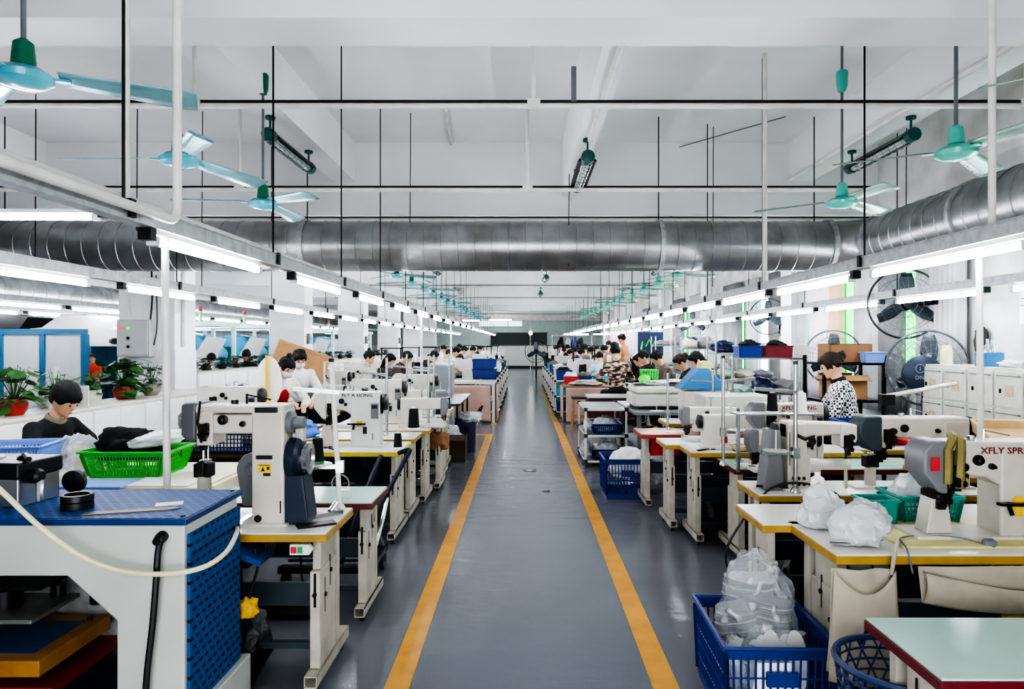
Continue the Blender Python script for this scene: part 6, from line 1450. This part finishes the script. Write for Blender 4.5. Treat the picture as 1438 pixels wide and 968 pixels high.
# ------------------------------------------------------------------ far rows on both sides
rr = random.Random(11)
FT = Proto(mk_table(1.2, .6, .77, TOPW, EDGEY, motor=False, light=True))
FTP = {}
def far_machine(kind):
    t = thing('sewing_machine', 'x', 'sewing machine')
    if kind == 0:
        MB().prism([(-.45, 0), (.2, 0), (.2, .46), (-.45, .46), (-.45, .2), (-.3, .2), (-.3, .28), (-.05, .28), (-.05, .04), (-.45, .04)], -.09, .09, 'xz').build('body', IVORY, t)
        MB().cyl((.2, 0, .36), (.24, 0, .36), .08, n=12).build('hand_wheel', BLACK, t); mech(t, -.37, .2, -.1, 1.2)
    elif kind == 1:
        MB().prism([(-.4, 0), (.3, 0), (.35, .3), (.3, .45), (-.1, .5), (-.4, .4)], -.2, .2, 'xz').build('body', WHITE, t); mech(t, -.1, .3, -.22, 2.4); MB().cyl((-.3, 0, .4), (-.3, 0, .75), .02, n=6).cyl((.2, 0, .4), (.2, 0, .75), .02, n=6).box(-.35, .25, -.02, .02, .73, .76).build('thread_rack', BLACKM, t)
    else:
        MB().prism([(-.4, 0), (.3, 0), (.3, .36), (-.4, .4)], -.15, .15, 'xz').build('body', BLACKM, t); mech(t, -.2, .25, -.17, 2.2); MB().lathe([(.05, .4), (.06, .55), (.03, .6)], n=10).build('spool', PAPER, t)
    return t
FMs = [Proto(far_machine(i)) for i in range(3)]
sides = {'left aisle row': (-1.65, 16.2, 15), 'second left row': (-3.1, 14.7, 16), 'right aisle row': (1.8, 16.3, 16), 'window side right row': (3.3, 18.3, 14)}
for nm, (x, y0, n) in sides.items():
    for i in range(n):
        y = y0+i*1.55
        o = FT.put((x, y, 0), 0, '%s far table of the %s' % (ORD[i], nm), 'far tables of the '+nm)
        for j in range(2):
            if rr.random() < .78:
                k = rr.choice((0, 0, 1, 2) if 'left' in nm else (0, 1, 2, 2)); FMs[k].put((x-.3+.55*j, y+.05, .77), rr.choice((0, 0, PI)), '%s machine on the %s far table of the %s' % (('left', 'right')[j], ORD[i], nm), 'machines on the far tables of the '+nm)
cols = [BLUEC, BLUED, REDC, mat('aqua_plastic', '#4fb0c8'), GREENC, BLUEC, mat('white_crate', '#d8dade', .5)]
C0 = Proto(mk_crate(.36, .34, .22, BLUEC, 'small_crate', .08, 8, 8, .03, solid=True))
K0 = Proto(mk_cart(.42, .9, .8, (.1, .45, .8), IVORY, TOPW))
cloths = [CLOTHW, CLOTHB, CLOTHG, mat('lilac_cloth', '#cfcbe0', .9, bump=.4), mat('olive_mix', '#7c7462')]
base = [bag('cloth_pile', 'x', (0, 0, 0), (.17, .16, .12), CLOTHW, 200+i, 'cloth', sub=2) for i in range(3)]
ci = {'left': 0, 'right': 0}
def pile(x, y, z, m, label, grp, s=1.):
    o = base[rr.randrange(3)].copy(); COL.objects.link(o); o.location = (x, y, z); o.rotation_euler = (0, 0, rr.uniform(0, 6)); o.scale = (s, s, s); o.material_slots[0].link = 'OBJECT'; o.material_slots[0].material = m
    return tag(o, label, 'cloth', grp)
for sd, x, ylist in (('left', -.78, [15.9, 17.2, 18.6, 20.2, 22, 24]), ('right', .93, [15.9, 17.1, 18.4, 19.8, 21.4, 23.2, 25.2])):
    for i, y in enumerate(ylist):
        K0.put((x, y, 0), 0, '%s shelf trolley from the camera along the far %s of the aisle' % (ORD[i], sd), 'far trolleys')
        for z in (.106, .456, .806):
            m = cols[rr.randrange(7)] if sd == 'right' else [BLUEC, BLUED][rr.randrange(2)]
            C0.put((x, y-.22, z), 0, '%s far trolley on the %s, crate on its %s tier' % (ORD[i], sd, {.106: 'bottom', .456: 'middle', .806: 'top'}[z]), 'crates on the far trolleys', swap={'body': m, 'rim': m})
            pile(x, y-.22, z+.1, cloths[rr.randrange(5)], '%s far trolley on the %s, cloth in its %s tier crate' % (ORD[i], sd, {.106: 'bottom', .456: 'middle', .806: 'top'}[z]), 'cloth in the far trolley crates')
for nm, (x, y0, n) in sides.items():
    for i in range(0, n):
        y = y0+i*1.55
        for j in range(2):
            m = cloths[rr.randrange(5)]; pile(x+rr.uniform(-.5, .5), y-.2+rr.uniform(-.05, .05), .77, m, '%s far table of the %s, cloth heap on its %s half' % (ORD[i], nm, ('near', 'far')[j]), 'cloth heaps on far tables', rr.uniform(.9, 1.6) if nm == 'right aisle row' else rr.uniform(.7, 1.3))
for b_ in base: bpy.data.objects.remove(b_)
# big blue crates on the left far trolley
for i, (x, y, z) in enumerate(((-.85, 15.4, .84), (-.8, 15.42, 1.06))):
    c = mk_crate(.55, .45, .22, BLUEC, 'blue_crate', .08, 10, 10, .04, solid=True); c.location = (x, y-.55+.0, z); tag(c, ['large blue crate behind the left pink draped table, lower of two', 'large blue crate stacked on another behind the left draped table'][i], 'crate')
    c.location = (-.88, 15.6, .84+.22*i)
pile_ = bag('white_cloth', 'white cloth hanging beside the stacked blue crates', (-.6, 15.5, 1.0), (.1, .12, .1), CLOTHW, 233, 'cloth')
# far fan, rack and coats at the aisle end
o = dup(PFN.root, (.62, 33, 1.25), 0, 'wire guarded floor fan at the far end right of the aisle', None, 1.3); MB().cyl((0, .1, -.96), (0, .1, 0), .03, n=8).build('stand', BLACKM, o)
rack((.95, 37.5, 0), .9, .6, 1.1, (.4, .75, 1.08), 'dark wheeled rack at the far end of the aisle')
t = thing('coat_rail', 'clothes rail hung with dark coats at the far end right of the aisle', 'clothes rail', (2.2, 31, 0))
MB().tube([(-.9, 0, 0), (-.9, 0, 2.0), (.9, 0, 2.0), (.9, 0, 0)], .02, 6).build('rail', IVORY, t)
for i in range(4):
    o = bag('dark_coat', '%s dark coat from the aisle on the far clothes rail' % ORD[i], (1.7+i*.3, 31, .95), (.17, .13, .55), [CLOTHB, CLOTHG, BLUED, CLOTHB][i], 240+i, 'coat', 'coats on the far rail', sub=3)
t = thing('far_window', 'pale bright window on the far wall above the dark board', 'window', (-1.0, YF-.05, 2.75)); MB().box(-1.9, .9, 0, .02, 0, .75).build('pane', emat('far_window_glow', '#cfe4ee', 1.1), t); MB().box(-1.95, .95, -.02, .03, -.05, 0).box(-1.95, .95, -.02, .03, .75, .8).box(-.05, 0, -.02, .03, 0, .75).build('frame', mat('far_frame', '#8f9c98', .5), t)
o = MB().box(-.5, .5, -.02, .02, 0, .9).box(-.45, .45, -.025, -.02, .1, .8).build('pink_poster', mat('pink_glow_poster', '#f2cfd6', .6, dirt=0)); o.location = (4.3, 30, 1.2); tag(o, 'pale pink lit panel far away on the right', 'panel')
t = thing('green_sign', 'dark blue panel with bright green zigzag marks far on the right', 'sign', (4.0, 21.5, 1.25)); MB().box(-.4, .4, 0, .03, 0, .75).build('panel', mat('sign_navy', '#1c2a55', .5), t)
MB().tube([(-.3, -.01, .2), (-.25, -.01, .45), (-.15, -.01, .3), (-.05, -.01, .5), (.05, -.01, .3), (.15, -.01, .48), (.3, -.01, .32)], .03, 4).build('zigzag', mat('sign_green', '#3fe05a', .5, dirt=0), t)
t = thing('aisle_lamp', 'round glowing lamp hanging at the far end of the aisle', 'lamp', (.4, 38, 2.2)); MB().cyl((0, 0, .05), (0, 0, ZC-2.2), .012, n=6).build('cord', IVORY, t); MB().sph((0, 0, 0), .1).build('bulb', emat('bulb_glow', '#f4fff4', 14), t, smooth=True)
# floor items in the aisle
t = thing('floor_sticker', 'small dark floor sticker with a white shape in the aisle', 'sticker', (.08, 8.85, .002)); MB().box(-.085, .085, -.07, .07, 0, .002).build('base', mat('sticker_grey', '#55585e', .4), t); MB().prism([(-.05, -.03), (.05, -.03), (.02, .0), (.02, .035), (-.02, .035), (-.02, 0)], .002, .003, 'xy').build('shape', PAPER, t)
t = thing('thread_snips', 'small black thread snips lying open on the aisle floor', 'scissors', (.25, 7.58, .004), .2); MB().box(-.04, .02, -.004, .004, 0, .004, rz=.5).box(-.04, .02, -.004, .004, .004, .008, rz=-.5).build('blades', BLACKM, t)
MB().tube([(.03+.014*math.cos(2*PI*j/12), .014+.011*math.sin(2*PI*j/12), .004) for j in range(12)], .004, 4, True).tube([(.03+.014*math.cos(2*PI*j/12), -.014+.011*math.sin(2*PI*j/12), .004) for j in range(12)], .004, 4, True).build('finger_rings', BLACK, t)
# ------------------------------------------------------------------ people
CAMO = ramp_noise('camo_cloth', [(0, '#2a211d'), (.46, '#8b6d57'), (.54, '#d8c4ae')], 13, stretch=(1, 1, 2.6))
GING = checker('gingham', '#f2f2f2', '#26262b', 44)
def head_at(x, y, D): return AT(x, y, D)
def worker(label, px, py, D, face, hip=.56, seat=True, stool=True, **k):
    """seats a person so that the head centre lands at the given spot"""
    lean = k.get('lean', 15); sc = k.get('scale', 1.); la = math.radians(lean); nod = k.get('nod', 25); na = math.radians(lean*.6+nod*.5)
    f = .53*math.sin(la)+.155*math.sin(na)+math.sin(math.radians(nod))*.03; u = .53*math.cos(la)+.155*math.cos(na)
    X, Y, Z = AT(px, py, D); fa = math.radians(face)
    hipz = Z/sc-u
    if k.get('stand'): k['stand'] = True
    loc = (X-f*sc*math.cos(fa), Y-f*sc*math.sin(fa), 0)
    hd = k.pop('hands', None); 
    if hd is None: hd = ((-.13, .36+f*.3, min(.9/sc, hipz+.3)), (.13, .36+f*.3, min(.9/sc, hipz+.3)))
    t, _ = person(label, loc, face, hip=hipz, hands=hd, **k)
    if not k.get('stand') and stool:
        h = (hipz-.12)*sc
        s = thing('work_stool', 'stool under the '+label, 'stool', loc); MB().lathe([(.15, h-.04), (.16, h-.03), (.16, h-.005), (.14, h)], n=18).build('seat', BLACK, s, smooth=True)
        for j in range(4): a = PI/4+j*PI/2; MB().cyl((.1*math.cos(a), .1*math.sin(a), h-.03), (.17*math.cos(a), .17*math.sin(a), 0), .012, n=6).build('leg', BLACKM, s)
        s['label'] = ' '.join(s['label'].split()[:15])
    return t
DRESS = mat('black_floral_dress', '#1b1b1e', .9, dirt=.35, scale=45)
worker('woman in a black dress with short black hair sewing at left', 92, 562, 5.15, -12, lean=16, nod=38, style='bob', shirt=DRESS, sleeve='short', voxel=.009, collar=mat('pale_collar', '#8a7f72', .8))
RED2 = mat('red_apron', '#b5242e', .8); CRM = mat('cream_shirt', '#e9e5da', .85, bump=.15)
worker('woman in a cream shirt and face mask with hair bun, bending down', 403, 516, 8.1, -40, lean=22, nod=40, style='topbun', shirt=CRM, mask=True, sleeve='long', voxel=.013, apron=RED2)
worker('worker in a white shirt with dark hair beside the masked woman', 421, 504, 8.95, -60, lean=20, nod=40, style='short', shirt=CLOTHW, mask=True, sleeve='long', voxel=.013)
worker('worker in a purple striped shirt, leftmost of three at left center', 519, 502, 12.5, -5, lean=8, nod=18, style='topbun', shirt=stripes('purple_stripes', '#7a5a86', '#c9a8c4', 9), voxel=.016)
worker('worker in a dark plaid shirt with long black hair at left center', 548, 506, 12.9, -20, lean=12, nod=35, style='long', shirt=checker('dark_plaid', '#2a2c2a', '#4a4b45', 22), voxel=.016)
worker('worker in a brown top bending right at left center', 572, 502, 13.6, -5, lean=28, nod=40, style='short', shirt=mat('brown_top_cloth', '#4d3f3a', .9), voxel=.016)
worker('worker in white with masked face at a blue domed machine', 297, 505, 13.1, 105, hip=.6, lean=14, nod=25, shirt=CLOTHW, mask=True, sleeve='long', voxel=.02, stool=False, stand=True)
worker('worker in black with white trim before the second domed machine', 346, 500, 13.2, 105, lean=20, nod=30, shirt=CLOTHB, sleeve='long', voxel=.02, stool=False, stand=True)
worker('small figure in an orange top and striped trousers by the blue shelf', 130, 503, 10.4, -70, lean=0, nod=5, scale=.55, shirt=mat('orange_top', '#f0533a', .8), trousers=stripes('bw_stripes', '#1a1a1c', '#d9d9d9', 12), voxel=.02, stool=False, stand=True, style='short', hair=HAIRB)
worker('woman in a black and white checked shirt standing by the windows', 1166, 513, 6.7, 165, lean=12, nod=30, style='bun', hair=HAIRB, shirt=GING, sleeve='long', collar=CLOTHB, voxel=.01, trousers=BLUED, stand=True, stool=False)
worker('worker in a camouflage shirt seen from behind at the right draped table', 864, 495, 13.3, 95, lean=12, nod=28, shirt=CAMO, sleeve='long', scale=1.16, voxel=.014)
worker('bare backed man standing among the right rows', 873, 476, 17.5, 150, lean=8, nod=22, bare=True, skin=SKINT, voxel=.018, stand=True, stool=False, trousers=BLUED, sleeve='none', scale=1.05)
worker('worker with dark hair bending left of the bare backed man', 863, 487, 17.0, 0, lean=20, nod=30, shirt=mat('tan_shirt', '#b98d6c', .9), voxel=.02)
RB = mat('blue_shirt', '#5f7fc4', .85, bump=.1)
worker('worker in a blue shirt with wavy dark hair bending left at right center', 977, 506, 9.9, 190, lean=24, nod=38, style='long', hair=HAIRM, shirt=RB, sleeve='long', voxel=.012)
worker('worker with tied brown hair left of the blue shirt worker', 955, 509, 10.7, 185, lean=26, nod=40, style='bun', hair=HAIRB, shirt=mat('dark_flower_shirt', '#3a3336', .9, dirt=.3, scale=40), voxel=.014)
worker('worker in a grey brown jacket bending left at right center', 922, 503, 11.4, 185, lean=24, nod=38, shirt=mat('grey_brown_jacket', '#6f6259', .9), sleeve='long', voxel=.014)
worker('worker in dark clothes behind the grey brown jacket worker', 903, 502, 12.4, 185, lean=20, nod=30, shirt=CLOTHB, sleeve='long', voxel=.016)
worker('worker in a purple black top farther along the right center', 896, 506, 14.0, 185, lean=20, nod=30, shirt=mat('purple_black', '#2d1a33', .9), voxel=.018)
worker('worker in a light blue shirt seen from behind near the aqua crate', 842, 502, 15.6, 100, lean=18, nod=35, shirt=mat('pale_blue_shirt', '#b8dcf0', .85), voxel=.018)
worker('worker in a grey shirt bending near the red crate', 824, 505, 17.2, 175, lean=40, nod=40, shirt=mat('grey_shirt', '#5a5a58', .9), voxel=.02, style='short', hair=mat('grey_hair', '#77736e', .7))
for i, (px, py, D, m) in enumerate(((817, 496, 19, CLOTHB), (808, 494, 20.5, BLUED), (801, 496, 22, CLOTHG), (797, 489, 24, CLOTHB), (793, 493, 26, CLOTHW), (855, 484, 21, CLOTHW), (786, 488, 29, CLOTHB), (812, 488, 26.5, BLUED), (830, 493, 19.5, CLOTHB), (838, 490, 22.5, CLOTHG), (849, 491, 18.5, CLOTHB), (804, 486, 31, CLOTHW), (822, 488, 24.8, CLOTHB), (780, 490, 33, CLOTHB))):
    D = 17.05+1.55*round((D-17.05)/1.55)
    worker('%s far worker from the camera bending over the right aisle row' % ORD[i], px, py, D, 120 if i % 2 else 180, lean=22, nod=38, shirt=m, voxel=.028, feat=False)
for i, (px, py, D, m) in enumerate(((641, 494, 17.5, CLOTHW), (652, 492, 19.5, CLOTHB), (664, 492, 22, CLOTHG), (610, 500, 15.2, CLOTHB), (630, 497, 20.8, CLOTHB), (645, 488, 24.5, CLOTHB), (674, 490, 27.5, CLOTHB), (623, 490, 23.2, CLOTHW))):
    D = 16.95+1.55*round((D-16.95)/1.55)
    worker('%s far worker among the machines left of the aisle' % ORD[i], px, py, D, 20, lean=20, nod=35, shirt=m, voxel=.028, feat=False)
# ------------------------------------------------------------------ small goods on and under the tables
def small(kind, x, y, z, label, rz=0., m=None):
    if kind == 'piece':
        mb_ = MB().prism([(-.07, -.05), (.05, -.06), (.09, 0), (.04, .06), (-.06, .05)], 0, .003, 'xy'); nm, ct = 'leather_piece', 'leather piece'
    elif kind == 'sheet': mb_ = MB().box(-.1, .1, -.07, .07, 0, .002); nm, ct = 'paper_sheet', 'paper'
    elif kind == 'shears':
        mb_ = MB().box(-.1, .03, -.006, .006, 0, .006, rz=.15).box(-.1, .03, -.006, .006, .006, .012, rz=-.15); mb_.tube([(.07+.025*math.cos(2*PI*j/12), .02+.016*math.sin(2*PI*j/12), .006) for j in range(12)], .005, 4, True).tube([(.07+.025*math.cos(2*PI*j/12), -.02+.016*math.sin(2*PI*j/12), .006) for j in range(12)], .005, 4, True); nm, ct = 'shears', 'scissors'
    elif kind == 'oil': mb_ = MB().lathe([(.03, 0), (.03, .08), (.012, .1), (.006, .17)], n=12); nm, ct = 'oil_can', 'oil can'
    else: mb_ = MB().lathe([(.035, 0), (.04, .01), (.04, .1), (.035, .11)], n=14).tube([(.04, 0, .03), (.065, 0, .04), (.065, 0, .08), (.04, 0, .09)], .006, 5); nm, ct = 'mug', 'mug'
    o = mb_.build(nm, m or PAPER); o.location = (x, y, z); o.rotation_euler = (0, 0, rz); return tag(o, label, ct)
PINKL = mat('pale_pink_leather', '#d9c2ba', .6); GREYL = mat('grey_leather', '#9a9a9c', .6)
small('piece', 1.9, 3.55, .77, 'pale pink leather piece near the teal basket', .3, PINKL); small('piece', 2.3, 4.0, .77, 'pale pink leather piece under the slate blue head machine', 1.2, PINKL)
small('sheet', 1.75, 5.25, .72, 'white paper sheet on the maroon edged right table', .4); small('piece', 1.55, 6.1, .77, 'grey leather piece on the table behind the wooden tray', .7, GREYL)
small('shears', 1.5, 5.62, .77, 'open shears beside the wooden tray', .6, BLACKM); small('oil', 1.72, 5.85, .77, 'small red oil can behind the turned flat bed machine', 0, REDC)
small('piece', -1.55, 4.2, .72, 'grey leather piece on the low pale green table', .3, GREYL); small('sheet', -1.2, 6.55, .77, 'white paper sheet behind the lettered left machine', .2)
small('shears', -1.6, 5.68, .77, 'open shears at the left of the lettered left machine', 2.2, BLACKM); small('mug', -2.2, 5.7, .77, 'blue mug on the first table of the second left row', 0, BLUEL)
small('piece', -1.1, 7.72, .77, 'pale pink leather piece on the third left table', .8, PINKL); small('piece', -1.7, 8.3, .77, 'pale pink leather piece deep on the fourth left table', .2, PINKL)
small('sheet', -2.3, 4.75, .77, 'white paper sheet behind the green basket', .5); small('oil', -3.15, 4.85, .77, 'yellow topped oil can before the woman in black', 0, LBLY)
small('sheet', 1.55, 6.95, .75, 'paper sheet on the reddish wood table', .3); small('mug', 2.75, 4.8, .77, 'teal mug on the table before the lockers', 0, TEALC); small('piece', 3.1, 4.8, .77, 'grey leather piece on the table before the lockers', .4, GREYL)
DKB = mat('dark_bag_plastic', '#17181b', .4, bump=.3)  # dark bags added to deepen the shade under the tables
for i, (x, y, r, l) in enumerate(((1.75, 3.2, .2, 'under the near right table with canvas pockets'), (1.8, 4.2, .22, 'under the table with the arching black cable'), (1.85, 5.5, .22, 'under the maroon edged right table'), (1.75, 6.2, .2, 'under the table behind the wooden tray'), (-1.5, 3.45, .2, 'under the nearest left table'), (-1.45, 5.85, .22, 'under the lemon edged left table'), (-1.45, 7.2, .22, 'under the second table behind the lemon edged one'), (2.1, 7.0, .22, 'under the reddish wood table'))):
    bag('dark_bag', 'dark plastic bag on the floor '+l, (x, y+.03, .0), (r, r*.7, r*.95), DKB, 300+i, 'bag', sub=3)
for i, (x, y, z, m, r, l) in enumerate(((2.3, 7.75, .77, CLOTHW, .17, 'white cloth heap right of the blue hooded machine'), (2.6, 7.9, .77, CLOTHW, .2, 'larger white cloth heap toward the windows behind the plain machine'), (2.9, 7.0, .77, CLOTHG, .15, 'grey cloth heap on the table toward the windows'), (2.45, 9.7, .78, CLOTHW, .14, 'white cloth heap on the steel bench before the blue shirt worker'), (-2.3, 8.0+1.75, .77, CLOTHB, .14, 'black cloth heap in the second left row'), (-1.75, 8.45, .77, mat('pale_blue_check', '#a9c6e2', .8), .12, 'pale blue cloth bundle deep on the fourth left table'))):
    bag('cloth_heap', l, (x, y, z), (r, r*.8, r*.65), m, 320+i, 'cloth')
t = thing('thread_coil', 'pale ring of cord hanging under the lemon edged left table', 'cord', (-1.5, 5.6, .5)); MB().tube([(.07*math.cos(2*PI*j/24), 0, .07*math.sin(2*PI*j/24)) for j in range(24)], .006, 5, True).build('ring', IVORY, t); MB().cyl((0, 0, .07), (0, 0, .23), .004, n=5).build('hook', IVORY, t)
# ------------------------------------------------------------------ tidy up: unused prototypes, unique labels
for P_ in [v for v in list(globals().values()) if isinstance(v, Proto)]+list(tabs.values()): P_.done() if not P_.used else None
for P_ in PP: P_.done()
